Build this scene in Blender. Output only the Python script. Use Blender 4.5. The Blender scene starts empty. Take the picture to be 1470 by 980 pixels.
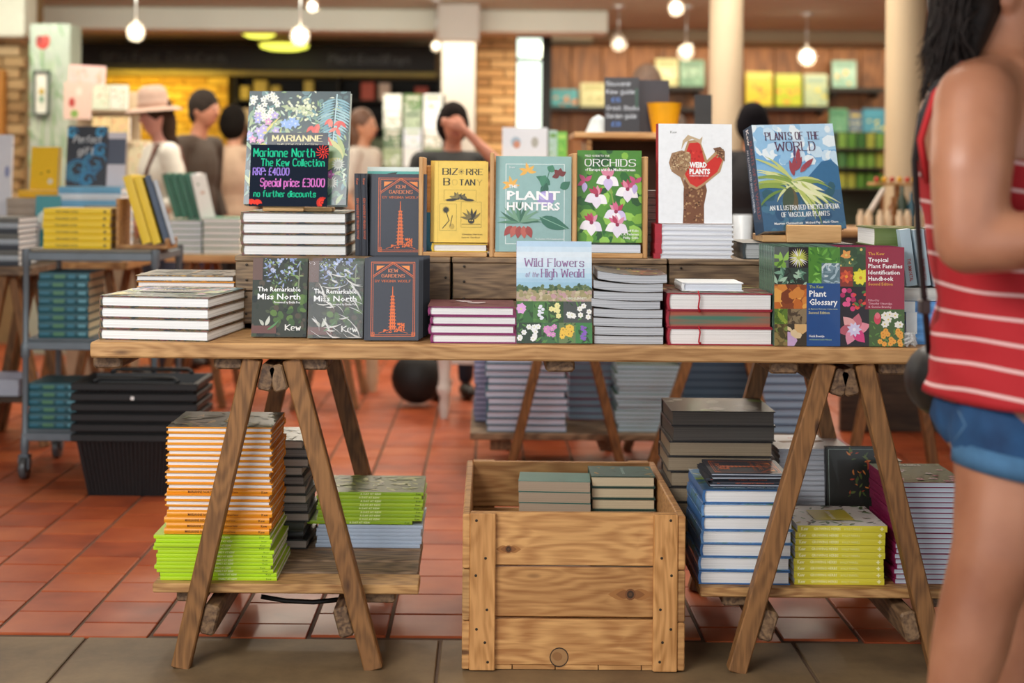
import bpy, bmesh, math, random
from mathutils import Vector, Matrix, Euler
R = random.Random(7)
PI = math.pi
scene = bpy.context.scene
C = scene.collection

# ------------------------------------------------------------------ camera, world, lights, exposure
F = 2000.0; CX, CY = 703.0, 255.0; CAMZ = 1.14; ROLL = 0.008
cam_d = bpy.data.cameras.new('camera'); cam = bpy.data.objects.new('camera', cam_d); C.objects.link(cam)
cam_d.sensor_width = 36; cam_d.lens = F*36/1470
cam_d.shift_x = (735-CX)/1470; cam_d.shift_y = -(490-CY)/1470
cam.matrix_world = Matrix.Translation((0, 0, CAMZ)) @ Matrix.Rotation(PI/2, 4, 'X') @ Matrix.Rotation(ROLL, 4, 'Z')
cam_d.clip_start = 0.05; cam_d.clip_end = 100
cam_d.dof.use_dof = True; cam_d.dof.focus_distance = 3.32; cam_d.dof.aperture_fstop = 2.2
scene.camera = cam
scene.view_settings.view_transform = 'Standard'; scene.view_settings.look = 'None'
scene.view_settings.exposure = 0.42; scene.view_settings.gamma = 1.0
scene.view_settings.use_curve_mapping = False

w = bpy.data.worlds.new('world'); scene.world = w; w.use_nodes = True
w.node_tree.nodes['Background'].inputs[0].default_value = (0.90, 0.95, 1.0, 1)
w.node_tree.nodes['Background'].inputs[1].default_value = 1.0

def area(name, loc, target, sx, sy, energy, col=(1, 1, 1)):
    d = bpy.data.lights.new(name, 'AREA'); d.shape = 'RECTANGLE'; d.size = sx; d.size_y = sy
    d.energy = energy; d.color = col
    o = bpy.data.objects.new(name, d); C.objects.link(o); o.location = loc
    o.rotation_euler = (Vector(target)-Vector(loc)).to_track_quat('-Z', 'Y').to_euler()
    return o
area('ceiling_light_panel', (-1.5, 0.9, 2.40), (0.2, 3.5, 0.5), 1.8, 1.0, 95, (1.0, 0.98, 0.96))
area('ceiling_light_panel', (0.6, 4.4, 2.42), (0.4, 4.4, 0), 3.0, 0.6, 40, (1.0, 0.93, 0.82))
area('ceiling_light_panel', (-1.0, 7.4, 2.42), (-1.0, 7.4, 0), 6.0, 1.2, 105, (1.0, 0.90, 0.76))
area('ceiling_light_panel', (0.5, 10.4, 2.15), (0.5, 10.6, 0), 8.0, 1.0, 90, (1.0, 0.87, 0.68))
area('added_beam_fill', (0.0, 8.3, 2.25), (0.0, 11.0, 2.42), 7.0, 0.25, 30, (0.95, 1.0, 0.92))  # added fill light out of view, only there to brighten the ceiling beam
area('wall_wash_light', (-3.2, 13.1, 2.05), (-3.2, 13.7, 1.2), 1.1, 0.15, 9, (1.0, 0.72, 0.18))
area('wall_wash_light', (2.4, 12.6, 2.33), (2.4, 13.6, 1.3), 4.0, 0.15, 26, (1.0, 0.80, 0.55))

# ------------------------------------------------------------------ helpers
def at(px, py, Y):
    dx, dy = px-CX, py-CY
    return Vector(((dx+ROLL*dy)*Y/F, Y, CAMZ-(dy-ROLL*dx)*Y/F))
def zat(px, py, Y): return at(px, py, Y).z
def xat(px, Y, py=500): return at(px, py, Y).x
def lin(h):
    h = h.lstrip('#'); o = []
    for i in (0, 2, 4):
        c = int(h[i:i+2], 16)/255
        o.append(c/12.92 if c <= 0.04045 else ((c+0.055)/1.055)**2.4)
    return tuple(o)

class NT:
    def __init__(s, name):
        s.m = bpy.data.materials.new(name); s.m.use_nodes = True
        s.t = s.m.node_tree; s.b = s.t.nodes['Principled BSDF']
    def n(s, typ, **kw):
        nd = s.t.nodes.new(typ)
        for k, v in kw.items():
            if k in nd.inputs.keys(): nd.inputs[k].default_value = v
            else: setattr(nd, k, v)
        return nd
    def l(s, a, b): s.t.links.new(a, b)
    def ramp(s, fac, stops):
        r = s.n('ShaderNodeValToRGB'); e = r.color_ramp.elements
        while len(e) < len(stops): e.new(0.5)
        for i, (p, c) in enumerate(stops):
            e[i].position = p; e[i].color = (*c, 1)
        s.l(fac, r.inputs[0]); return r.outputs[0]
    def bump(s, h, strength=0.3, dist=0.002):
        b = s.n('ShaderNodeBump', Strength=strength, Distance=dist); s.l(h, b.inputs['Height']); s.l(b.outputs[0], s.b.inputs['Normal'])
_M = {}
def mat(hexc, rough=0.5, metal=0.0, noise=0.10, scale=14.0, coat=0.0, spec=0.5):
    key = ('p', hexc, rough, metal, noise, scale, coat, spec)
    if key in _M: return _M[key]
    k = NT('surface_'+hexc); c = lin(hexc)
    tc = k.n('ShaderNodeTexCoord'); nz = k.n('ShaderNodeTexNoise', Scale=scale, Detail=4.0)
    k.l(tc.outputs['Object'], nz.inputs['Vector'])
    col = k.ramp(nz.outputs[0], [(0.3, tuple(x*(1-noise) for x in c)), (0.7, tuple(min(1, x*(1+noise)) for x in c))])
    k.l(col, k.b.inputs['Base Color'])
    k.b.inputs['Roughness'].default_value = rough; k.b.inputs['Metallic'].default_value = metal
    k.b.inputs['Coat Weight'].default_value = coat; k.b.inputs['Specular IOR Level'].default_value = spec
    _M[key] = k.m; return k.m
def mat_wood(ca, cb, scale=1.0, axis='X', knots=True, rough=0.6):
    key = ('w', ca, cb, scale, axis, knots)
    if key in _M: return _M[key]
    k = NT('wood_'+ca); a, b = lin(ca), lin(cb)
    tc = k.n('ShaderNodeTexCoord'); oi = k.n('ShaderNodeObjectInfo')
    cmb = k.n('ShaderNodeVectorMath', operation='MULTIPLY_ADD')
    mul = k.n('ShaderNodeCombineXYZ')
    m1 = k.n('ShaderNodeMath', operation='MULTIPLY'); m1.inputs[1].default_value = 37.0
    k.l(oi.outputs['Random'], m1.inputs[0])
    for i in range(3): k.l(m1.outputs[0], mul.inputs[i])
    k.l(tc.outputs['Object'], cmb.inputs[0]); cmb.inputs[1].default_value = (1, 1, 1); k.l(mul.outputs[0], cmb.inputs[2])
    st = {'X': (1.6, 22, 22), 'Y': (22, 1.6, 22), 'Z': (22, 22, 1.6)}[axis]
    # knots : distort the grain around voronoi cells
    kn = k.n('ShaderNodeTexVoronoi', Scale=5.0 if knots else 1.0); mpk = k.n('ShaderNodeMapping')
    mpk.inputs['Scale'].default_value = {'X': (.7, 2.2, 2.2), 'Y': (2.2, .7, 2.2), 'Z': (2.2, 2.2, .7)}[axis]
    k.l(cmb.outputs[0], mpk.inputs[0]); k.l(mpk.outputs[0], kn.inputs['Vector'])
    mp = k.n('ShaderNodeMapping'); mp.inputs['Scale'].default_value = tuple(x*scale for x in st)
    k.l(cmb.outputs[0], mp.inputs[0])
    nz = k.n('ShaderNodeTexNoise', Scale=1.0, Detail=3.0, Distortion=0.5); k.l(mp.outputs[0], nz.inputs['Vector'])
    ad = k.n('ShaderNodeMath', operation='MULTIPLY_ADD'); k.l(kn.outputs['Distance'], ad.inputs[0]); ad.inputs[1].default_value = 1.3; k.l(nz.outputs[0], ad.inputs[2])
    wv = k.n('ShaderNodeMath', operation='MULTIPLY'); k.l(ad.outputs[0], wv.inputs[0]); wv.inputs[1].default_value = 26.0
    sn = k.n('ShaderNodeMath', operation='SINE'); k.l(wv.outputs[0], sn.inputs[0])
    fine = k.n('ShaderNodeTexNoise', Scale=7.0, Detail=4.0); k.l(mp.outputs[0], fine.inputs['Vector'])
    mx = k.n('ShaderNodeMath', operation='MULTIPLY_ADD'); k.l(sn.outputs[0], mx.inputs[0]); mx.inputs[1].default_value = 0.16; k.l(fine.outputs[0], mx.inputs[2])
    r1 = k.n('ShaderNodeMath', operation='MULTIPLY_ADD'); k.l(oi.outputs['Random'], r1.inputs[0]); r1.inputs[1].default_value = 0.25; k.l(mx.outputs[0], r1.inputs[2])
    col = k.ramp(r1.outputs[0], [(0.30, b), (0.85, a)])
    big = k.n('ShaderNodeTexNoise', Scale=2.3, Detail=3.0); k.l(cmb.outputs[0], big.inputs['Vector'])
    st_ = k.ramp(big.outputs[0], [(0.35, (.62, .56, .50)), (0.55, (1, 1, 1))])
    mu = k.n('ShaderNodeMixRGB', blend_type='MULTIPLY', Fac=0.55); k.l(col, mu.inputs[1]); k.l(st_, mu.inputs[2])
    out = mu.outputs[0]
    if knots:
        kr = k.ramp(kn.outputs['Distance'], [(0.04, (.12, .06, .03)), (0.10, (1, 1, 1))])
        m2 = k.n('ShaderNodeMixRGB', blend_type='MULTIPLY', Fac=0.85); k.l(out, m2.inputs[1]); k.l(kr, m2.inputs[2]); out = m2.outputs[0]
    k.l(out, k.b.inputs['Base Color']); k.b.inputs['Roughness'].default_value = rough
    k.bump(mx.outputs[0], 0.35, 0.0012)
    _M[key] = k.m; return k.m
def mat_pages(hexc, hex2=None, freq=1400):
    key = ('pg', hexc, hex2)
    if key in _M: return _M[key]
    k = NT('paper_pages_'+hexc); c = lin(hexc); c2 = lin(hex2) if hex2 else tuple(x*0.80 for x in c)
    tc = k.n('ShaderNodeTexCoord'); mp = k.n('ShaderNodeMapping'); mp.inputs['Scale'].default_value = (3, 3, freq)
    k.l(tc.outputs['Object'], mp.inputs[0]); nz = k.n('ShaderNodeTexNoise', Scale=1.0, Detail=2.0); k.l(mp.outputs[0], nz.inputs['Vector'])
    k.l(k.ramp(nz.outputs[0], [(0.32, c2), (0.58, c)]), k.b.inputs['Base Color'])
    k.b.inputs['Roughness'].default_value = 0.8; k.bump(nz.outputs[0], 0.25, 0.0006)
    _M[key] = k.m; return k.m
def mat_mottle(cols, scale=28.0, rough=0.3, coat=0.3):
    key = ('mt', tuple(cols), scale)
    if key in _M: return _M[key]
    k = NT('printed_cover'); tc = k.n('ShaderNodeTexCoord')
    nz = k.n('ShaderNodeTexNoise', Scale=scale, Detail=3.0, Distortion=1.2); k.l(tc.outputs['Object'], nz.inputs['Vector'])
    n = len(cols); k.l(k.ramp(nz.outputs[0], [(0.30+0.42*i/max(1, n-1), lin(c)) for i, c in enumerate(cols)]), k.b.inputs['Base Color'])
    k.b.inputs['Roughness'].default_value = rough; k.b.inputs['Coat Weight'].default_value = coat
    _M[key] = k.m; return k.m
def mat_print(rough=0.35, coat=0.15):
    key = ('print', rough, coat)
    if key in _M: return _M[key]
    k = NT('ink_print'); at_ = k.n('ShaderNodeAttribute', attribute_name='ink')
    tc = k.n('ShaderNodeTexCoord'); nz = k.n('ShaderNodeTexNoise', Scale=90.0, Detail=3.0); k.l(tc.outputs['Object'], nz.inputs['Vector'])
    r = k.ramp(nz.outputs[0], [(0.3, (.94, .94, .94)), (0.6, (1, 1, 1))])
    m = k.n('ShaderNodeMixRGB', blend_type='MULTIPLY', Fac=0.8); k.l(at_.outputs['Color'], m.inputs[1]); k.l(r, m.inputs[2])
    k.l(m.outputs[0], k.b.inputs['Base Color']); k.b.inputs['Roughness'].default_value = rough
    k.b.inputs['Coat Weight'].default_value = 0 if rough > .8 else coat
    if rough > .8: k.b.inputs['Specular IOR Level'].default_value = .15
    _M[key] = k.m; return k.m
def mat_emit(hexc, strength):
    key = ('e', hexc, strength)
    if key in _M: return _M[key]
    k = NT('lamp_glow'); k.b.inputs['Base Color'].default_value = (*lin(hexc), 1)
    k.b.inputs['Emission Color'].default_value = (*lin(hexc), 1); k.b.inputs['Emission Strength'].default_value = strength
    _M[key] = k.m; return k.m
def mat_glass(hexc='FFFFFF', rough=0.05, alpha=0.25):
    key = ('g', hexc, rough, alpha)
    if key in _M: return _M[key]
    k = NT('clear_film'); k.b.inputs['Base Color'].default_value = (*lin(hexc), 1)
    k.b.inputs['Roughness'].default_value = rough
    tr = k.n('ShaderNodeBsdfTransparent'); mx = k.n('ShaderNodeMixShader'); mx.inputs[0].default_value = alpha
    out = k.t.nodes['Material Output']; k.l(tr.outputs[0], mx.inputs[1]); k.l(k.b.outputs[0], mx.inputs[2]); k.l(mx.outputs[0], out.inputs[0])
    _M[key] = k.m; return k.m

class MB:
    """collects shapes for ONE mesh"""
    def __init__(s): s.v = []; s.f = []; s.c = []; s.smooth = False
    def add(s, vs, fs, col=None):
        o = len(s.v); s.v += [Vector(p) for p in vs]; s.f += [[i+o for i in f] for f in fs]
        s.c += [col]*len(fs); return s
    def box(s, x0, x1, y0, y1, z0, z1, bev=0.0, col=None):
        L = Vector(((x0+x1)/2, (y0+y1)/2, z0)); T = Vector((L.x, L.y, z1))
        if bev <= 0:
            vs = [(x, y, z) for x in (x0, x1) for y in (y0, y1) for z in (z0, z1)]
            return s.add(vs, [(0, 1, 3, 2), (4, 6, 7, 5), (0, 4, 5, 1), (2, 3, 7, 6), (0, 2, 6, 4), (1, 5, 7, 3)], col)
        sx, sy, sz = abs(x1-x0), abs(y1-y0), abs(z1-z0)
        if sx >= sy and sx >= sz: return s.beam((x0, (y0+y1)/2, (z0+z1)/2), (x1, (y0+y1)/2, (z0+z1)/2), sy, sz, bev, (0, 0, 1), col)
        if sy >= sz: return s.beam(((x0+x1)/2, y0, (z0+z1)/2), ((x0+x1)/2, y1, (z0+z1)/2), sx, sz, bev, (0, 0, 1), col)
        return s.beam(L, T, sy, sx, bev, (1, 0, 0), col)
    def beam(s, p0, p1, w, h, bev=0.003, up=(0, 0, 1), col=None):
        p0, p1 = Vector(p0), Vector(p1); d = (p1-p0).normalized(); u = Vector(up)
        sd = u.cross(d).normalized(); u = d.cross(sd).normalized(); b = min(bev, w*.3, h*.3)
        prof = [(-w/2+b, -h/2), (w/2-b, -h/2), (w/2, -h/2+b), (w/2, h/2-b), (w/2-b, h/2), (-w/2+b, h/2), (-w/2, h/2-b), (-w/2, -h/2+b)]
        vs = []
        for p, k in ((p0, .8), (p0+d*b*.8, 1), (p1-d*b*.8, 1), (p1, .8)):
            for x, y in prof:
                kx = (w/2-b*.7)/(w/2) if k < 1 else 1; ky = (h/2-b*.7)/(h/2) if k < 1 else 1
                vs.append(p+sd*x*kx+u*y*ky)
        fs = [list(range(7, -1, -1)), list(range(24, 32))]
        for r in range(3):
            for i in range(8): j = (i+1) % 8; fs.append((r*8+i, r*8+j, r*8+8+j, r*8+8+i))
        return s.add(vs, fs, col)
    def tube(s, pts, r, n=8, col=None, cap=True):
        pts = [Vector(p) for p in pts]; rs = r if isinstance(r, (list, tuple)) else [r]*len(pts)
        vs = []; prev = None
        for i, p in enumerate(pts):
            d = (pts[min(i+1, len(pts)-1)]-pts[max(i-1, 0)]).normalized()
            if prev is None: a = Vector((0, 0, 1)) if abs(d.z) < .9 else Vector((1, 0, 0)); prev = a.cross(d).normalized()
            sd = (prev-d*prev.dot(d)).normalized(); prev = sd; u = d.cross(sd)
            for k in range(n): a = 2*PI*k/n; vs.append(p+(sd*math.cos(a)+u*math.sin(a))*rs[i])
        fs = []
        for i in range(len(pts)-1):
            for k in range(n): j = (k+1) % n; fs.append((i*n+k, i*n+j, i*n+n+j, i*n+n+k))
        if cap: fs.append(list(range(n-1, -1, -1))); fs.append([(len(pts)-1)*n+k for k in range(n)])
        return s.add(vs, fs, col)
    def lathe(s, prof, cen, n=20, col=None, M=None):
        vs = []; fs = []; cen = Vector(cen)
        for r, z in prof:
            for k in range(n):
                a = 2*PI*k/n; p = Vector((r*math.cos(a), r*math.sin(a), z))
                if M: p = M @ p
                vs.append(p+cen)
        for i in range(len(prof)-1):
            for k in range(n): j = (k+1) % n; fs.append((i*n+k, i*n+j, i*n+n+j, i*n+n+k))
        return s.add(vs, fs, col)
    def ell(s, c, r, n=14, m=9, col=None, M=None):
        prof = [(max(1e-4, math.sin(PI*i/m)), -math.cos(PI*i/m)) for i in range(m+1)]
        T = (M or Matrix.Identity(3)) @ Matrix.Diagonal(Vector(r) if not isinstance(r, (int, float)) else Vector((r, r, r)))
        return s.lathe(prof, c, n, col, T)
    def cap(s, p0, r0, p1, r1, n=12, col=None):
        p0, p1 = Vector(p0), Vector(p1); d = p1-p0; L = d.length or 1e-5; d = d/L
        pts = []; rs = []
        for k in range(5): a = PI/2*k/4; pts.append(p0-d*r0*math.cos(a)); rs.append(max(1e-4, r0*math.sin(a)))
        for k in range(5): a = PI/2*k/4; pts.append(p1+d*r1*math.sin(a)); rs.append(max(1e-4, r1*math.cos(a)))
        return s.tube(pts, rs, n, col)
    def mesh(s, name, m, shift=None, smooth=None):
        me = bpy.data.meshes.new(name)
        vs = [v-shift for v in s.v] if shift is not None else s.v
        me.from_pydata([tuple(v) for v in vs], [], s.f)
        if m: 
            for q in (m if isinstance(m, (list, tuple)) else [m]): me.materials.append(q)
        if any(c is not None for c in s.c):
            ca = me.color_attributes.new('ink', 'FLOAT_COLOR', 'CORNER'); i = 0
            buf = []
            for f, c in zip(s.f, s.c): buf += list((*(c or (1, 1, 1)), 1.0))*len(f)
            ca.data.foreach_set('color', buf)
        if smooth if smooth is not None else s.smooth:
            me.polygons.foreach_set('use_smooth', [True]*len(me.polygons))
        me.update(); return me

def link(name, data, parent=None):
    o = bpy.data.objects.new(name, data); C.objects.link(o)
    if parent: o.parent = parent
    return o
_labels = []
def tag(o, label, cat, group=None, kind=None):
    n = len(label.split())
    if n < 4 or n > 16: print('LABEL LENGTH', n, label)
    _labels.append(label)
    o['label'] = label; o['category'] = cat
    if group: o['group'] = group
    if kind: o['kind'] = kind
    return o
class Thing:
    def __init__(s, name, label, cat, loc=(0, 0, 0), rot=None, group=None):
        s.o = bpy.data.objects.new(name, None); C.objects.link(s.o); s.o.empty_display_size = .05
        s.L = Vector(loc); s.o.location = s.L; tag(s.o, label, cat, group)
        s.local = False
        if rot is not None: s.o.rotation_euler = rot; s.local = True
    def part(s, name, mb, m, parent=None, label=None, smooth=None):
        if isinstance(mb, MB): me = mb.mesh(name, m, None if s.local else s.L, smooth)
        else: me = mb
        o = link(name, me, parent or s.o)
        if label: o['label'] = label
        return o
def struct(name, mb, m, parent=None, smooth=None):
    o = link(name, mb.mesh(name, m, None, smooth), parent)
    if parent is None: o['kind'] = 'structure'
    return o
def ordw(i, n):
    if n == 1: return 'only one'
    if i == 0: return 'topmost'
    if i == n-1: return 'lowest'
    W = ['', 'second', 'third', 'fourth', 'fifth', 'sixth', 'seventh', 'eighth', 'ninth', 'tenth', 'eleventh', 'twelfth', 'thirteenth', 'fourteenth', 'fifteenth', 'sixteenth', 'seventeenth', 'eighteenth', 'nineteenth', 'twentieth']
    if i > n/2 and n > 4: return W[n-1-i]+' from bottom'
    return W[i]+' from top'

# ------------------------------------------------------------------ flat print (vector art on a real surface)
GLY = dict(A="02 28 42|14 34", B="02 08|~08 48 45 05|~05 45 42 02", C="~47 48 08 02 42 43", D="02 08|~08 48 42 02", E="48 08 02 42|05 35",
 F="48 08 02|05 35", G="~47 48 08 02 42 45|25 45", H="02 08|42 48|05 45", I="02 08", J="~48 42 02 03", K="02 08|48 05 42", L="08 02 42",
 M="02 08 24 48 42", N="02 08 42 48", O="~28 08 02 42 48 28", P="02 08|~08 48 45 05", Q="~28 08 02 42 48 28|24 42", R="02 08|~08 48 45 05|25 42",
 S="~47 48 08 05 45 42 02 03", T="08 48|28 22", U="~08 02 42 48", V="08 22 48", W="08 12 37 52 68", X="02 48|08 42", Y="08 25 48|25 22", Z="08 48 02 42",
 a="36 32|~36 06 02 32", b="08 02|~02 32 36 06", c="~35 36 06 02 32 33", d="38 32|~36 06 02 32", e="~04 34 36 06 02 32", f="~38 18 15 12|06 26",
 g="~36 06 02 32|~36 31 30 00", h="08 02|~05 06 36 32", i="06 02|07 08", j="~16 10 00", k="08 02|36 04 32", l="08 02", m="06 02|~05 06 26 22|~25 26 46 42",
 n="06 02|~05 06 36 32", o="~16 06 02 32 36 16", p="06 00|~06 36 32 02", q="36 30|~36 06 02 32", r="06 02|~04 06 26", s="~35 36 06 04 34 32 02 03",
 t="~18 12 32|06 26", u="~06 02 32 36|36 32", v="06 22 46", w="06 12 25 32 46", x="06 32|36 02", y="06 22|46 10", z="06 36 02 32")
GLY.update({'0': "~28 08 02 42 48 28", '1': "07 18 12", '2': "~07 08 48 46 02|02 42", '3': "~08 48 45 15|~15 45 42 02", '4': "32 38 04 44",
 '5': "48 08 05|~05 45 42 02", '6': "~48 08 02 42 45 05", '7': "08 48 12", '8': "~28 08 05 45 42 02 05 45 48 28", '9': "~45 05 08 48 42 02", '£': "~48 18 12 02|02 42|05 35", ':': "02 03|05 06", '.': "02 03", '&': "42 07 28 27 03 22 44", '-': "05 25", "'": "07 08", ',': "01 03"})
def chaikin(p, it=2):
    for _ in range(it):
        q = [p[0]]
        for a, b in zip(p, p[1:]): q += [(a[0]*.75+b[0]*.25, a[1]*.75+b[1]*.25), (a[0]*.25+b[0]*.75, a[1]*.25+b[1]*.75)]
        q.append(p[-1]); p = q
    return p
_tx = {}
def sans(sx, bold=0.0):
    if (sx, bold) in _tx: return _tx[(sx, bold)]
    cu = bpy.data.curves.new('t', 'FONT'); cu.body = sx; cu.size = 1; cu.resolution_u = 1; cu.offset = bold; cu.fill_mode = 'FRONT'
    ob = bpy.data.objects.new('t', cu); C.objects.link(ob)
    dg = bpy.context.evaluated_depsgraph_get(); me = ob.evaluated_get(dg).to_mesh()
    vs = [(v.co.x, v.co.y) for v in me.vertices]; fs = [list(p.vertices) for p in me.polygons]
    bpy.data.objects.remove(ob); bpy.data.curves.remove(cu)
    _tx[(sx, bold)] = (vs, fs); return vs, fs
class ArtMB(MB):
    """marks are kept as (x, y, layer); layers are spread over at most 1.6 mm when the mesh is made"""
    def mesh(s, name, m, shift=None, smooth=None):
        kx = max([v.z for v in s.v] or [1]); st = min(.00004, .0016/max(kx, 1)); raw = s.v
        s.v = [s.M @ Vector((v.x, v.y, .00008+v.z*st)) for v in raw]; me = MB.mesh(s, name, m, shift, smooth); s.v = raw; return me
class Art:
    """u 0..1 across the face, v 0..H up; every mark sits a hair above the last one"""
    def __init__(s, W, Hm, M=None):
        s.W = W; s.H = Hm/W; s.mb = ArtMB(); s.k = 0; s.hold = False; s.mb.M = M or Matrix.Identity(4)
        s.mn = [0, 1, 0, s.H]
    def put(s, pts, faces, c):
        if not s.hold: s.k += 1
        s.mb.add([Vector((p[0]*s.W, p[1]*s.W, s.k)) for p in pts], faces, lin(c) if isinstance(c, str) else c)
    def clip(s, pts):
        x0, x1, y0, y1 = s.mn; P = [tuple(p) for p in pts]
        for ax, lim, sg in ((0, x0, 1), (0, x1, -1), (1, y0, 1), (1, y1, -1)):
            out = []
            for i in range(len(P)):
                a, b = P[i-1], P[i]; ia = (a[ax]-lim)*sg >= 0; ib = (b[ax]-lim)*sg >= 0
                if ia != ib:
                    t = (lim-a[ax])/(b[ax]-a[ax]); out.append((a[0]+(b[0]-a[0])*t, a[1]+(b[1]-a[1])*t))
                if ib: out.append(b)
            P = out
            if len(P) < 3: return None
        return P
    def poly(s, pts, c):
        P = s.clip(pts)
        if P: s.put(P, [list(range(len(P)))], c)
    def window(s, x0, y0, x1, y1): s.mn = [max(0, x0), min(1, x1), max(0, y0), min(s.H, y1)]
    def full(s): s.mn = [0, 1, 0, s.H]
    def rect(s, x0, y0, x1, y1, c): s.poly([(x0, y0), (x1, y0), (x1, y1), (x0, y1)], c)
    def frame(s, x0, y0, x1, y1, t, c):
        s.rect(x0, y0, x1, y0+t, c); s.rect(x0, y1-t, x1, y1, c); s.rect(x0, y0, x0+t, y1, c); s.rect(x1-t, y0, x1, y1, c)
    def ell(s, x, y, rx, ry, c, n=12, rot=0):
        s.poly([(x+rx*math.cos(2*PI*i/n)*math.cos(rot)-ry*math.sin(2*PI*i/n)*math.sin(rot), y+rx*math.cos(2*PI*i/n)*math.sin(rot)+ry*math.sin(2*PI*i/n)*math.cos(rot)) for i in range(n)], c)
    def line(s, pts, wd, c, taper=False):
        n = len(pts); own = not s.hold
        if own: s.k += 1; s.hold = True
        for i in range(n-1):
            (x0, y0), (x1, y1) = pts[i], pts[i+1]; L = math.hypot(x1-x0, y1-y0) or 1e-6
            a = wd/2*(1-(i/n) if taper else 1); b = wd/2*(1-((i+1)/n)*.95 if taper else 1)
            nx, ny = -(y1-y0)/L, (x1-x0)/L; e = 0 if taper else wd*.18/L; ex, ey = (x1-x0)*e, (y1-y0)*e
            s.poly([(x0-ex+nx*a, y0-ey+ny*a), (x0-ex-nx*a, y0-ey-ny*a), (x1+ex-nx*b, y1+ey-ny*b), (x1+ex+nx*b, y1+ey+ny*b)], c)
        if own: s.hold = False
    def leaf(s, x, y, L, wd, ang, c, bend=0.0, n=6):
        up = []; dn = []
        for i in range(n+1):
            t = i/n; a = ang+bend*t; px = x+L*t*math.cos(ang+bend*t*.5); py = y+L*t*math.sin(ang+bend*t*.5)
            ww = wd*math.sin(PI*min(1, t**.8))*.5; up.append((px-ww*math.sin(a), py+ww*math.cos(a))); dn.append((px+ww*math.sin(a), py-ww*math.cos(a)))
        own = not s.hold
        if own: s.k += 1; s.hold = True
        for i in range(n): s.poly([up[i], dn[i], dn[i+1], up[i+1]], c)
        if own: s.hold = False
    def flower(s, x, y, r, n, c, cc, a0=0.0, wd=0.55, c2=None):
        for i in range(n): s.leaf(x, y, r, r*wd*1.2, a0+2*PI*i/n, c if (i % 2 or not c2) else c2, 0, 4)
        s.ell(x, y, r*.22, r*.22, cc, 8)
    def scatter(s, n, x0, y0, x1, y1, r, cols, rnd, kind='e'):
        for _ in range(n):
            x = rnd.uniform(x0, x1); y = rnd.uniform(y0, y1); q = r*rnd.uniform(.5, 1.3); c = rnd.choice(cols)
            if kind == 'e': s.ell(x, y, q, q*rnd.uniform(.5, 1), c, 7, rnd.uniform(0, 3))
            elif kind == 'l': s.leaf(x, y, q*3, q*.9, rnd.uniform(0, 6.28), c, rnd.uniform(-1, 1), 4)
            elif kind == 'f': s.flower(x, y, q, 5, c, 'E8D070', rnd.uniform(0, 1))
    def pen(s, text, x, y, hgt, c, thick=.10, thin=None, serif=False, width=None, align='l', slant=0.0, gap=1.5, wob=0.0, rnd=None):
        """stroke lettering; hgt = cap height"""
        thin = thick if thin is None else thin; u = hgt/6.0
        gs = []; cx = 0
        for ch in text:
            if ch == ' ': cx += 3.0; continue
            g = GLY.get(ch); 
            if not g: cx += 2; continue
            mx = 0; st = []
            for pl in g.split('|'):
                sm = pl[0] == '~'; P = [(float(q[0]), float(q[1])-2) for q in pl.lstrip('~').split()]
                mx = max(mx, max(p[0] for p in P)); st.append((chaikin(P) if sm else P, sm))
            gs.append((cx, st)); cx += mx+gap
        tot = cx-gap; sx = u if width is None else width/tot
        ox = x-(tot*sx/2 if align == 'c' else tot*sx if align == 'r' else 0)
        s.k += 1; s.hold = True
        for gx, st in gs:
            jy = rnd.uniform(-wob, wob)*u if rnd else 0
            for P, sm in st:
                Q = [(ox+(gx+p[0])*sx+slant*p[1]*u, y+p[1]*u+jy) for p in P]
                for a, b in zip(Q, Q[1:]):
                    L = math.hypot(b[0]-a[0], b[1]-a[1]) or 1e-6; v = abs(b[1]-a[1])/L
                    s.line([a, b], hgt*(thin+(thick-thin)*v), c)
                if serif and not sm:
                    for e, o in ((Q[0], Q[1]), (Q[-1], Q[-2])):
                        if abs(e[1]-o[1]) > .3*hgt:
                            s.rect(e[0]-hgt*.13, e[1]-hgt*thin*.6, e[0]+hgt*.13, e[1]+hgt*thin*.6, c)
        s.hold = False
        return tot*sx
    def text(s, t, x, y, hgt, c, width=None, align='l', bold=0.02, vert=None):
        vs, fs = sans(t, bold)
        if not vs: return
        x0 = min(v[0] for v in vs); x1 = max(v[0] for v in vs); sy = hgt/.72; sx = sy if width is None else width/(x1-x0)
        tw = (x1-x0)*sx; ox = x-(tw/2 if align == 'c' else tw if align == 'r' else 0)
        P = [(ox+(v[0]-x0)*sx, y+v[1]*sy) for v in vs]
        if vert: P = [(vert[0]+(q[1]-y), vert[1]-(q[0]-x)) for q in P]
        s.put(P, fs, c)

# ------------------------------------------------------------------ setting : floor, ceiling, walls
W_OAK = mat_wood('C89A62', '8A5A30'); W_TABLE = mat_wood('C89A66', '9C6E40', 1.0)
W_GREY = mat_wood('A08468', '5F4B3A', 1.0); W_CRATE = mat_wood('DCA668', 'AC7440', .8); W_CRATE_Z = mat_wood('DCA264', 'B0783E', .8, 'Z')
W_RISER = mat_wood('93795C', '5A4737', 1.1); W_BEECH = mat_wood('E0B37C', 'C08F58', 1.2, 'X', False); W_BEECH_Z = mat_wood('DDB07A', 'BC8A54', 1.2, 'Z', False)
W_LEG = mat_wood('96683C', '664424', 1.0, 'Z'); W_RAIL = mat_wood('8E6F50', '50392A', 1.0, 'Y')
W_PANEL = mat_wood('A06A3C', '6E4424', .35, 'Z', False, .5); W_DARK = mat_wood('54412F', '33261B', 1.0, 'X', False)

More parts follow.
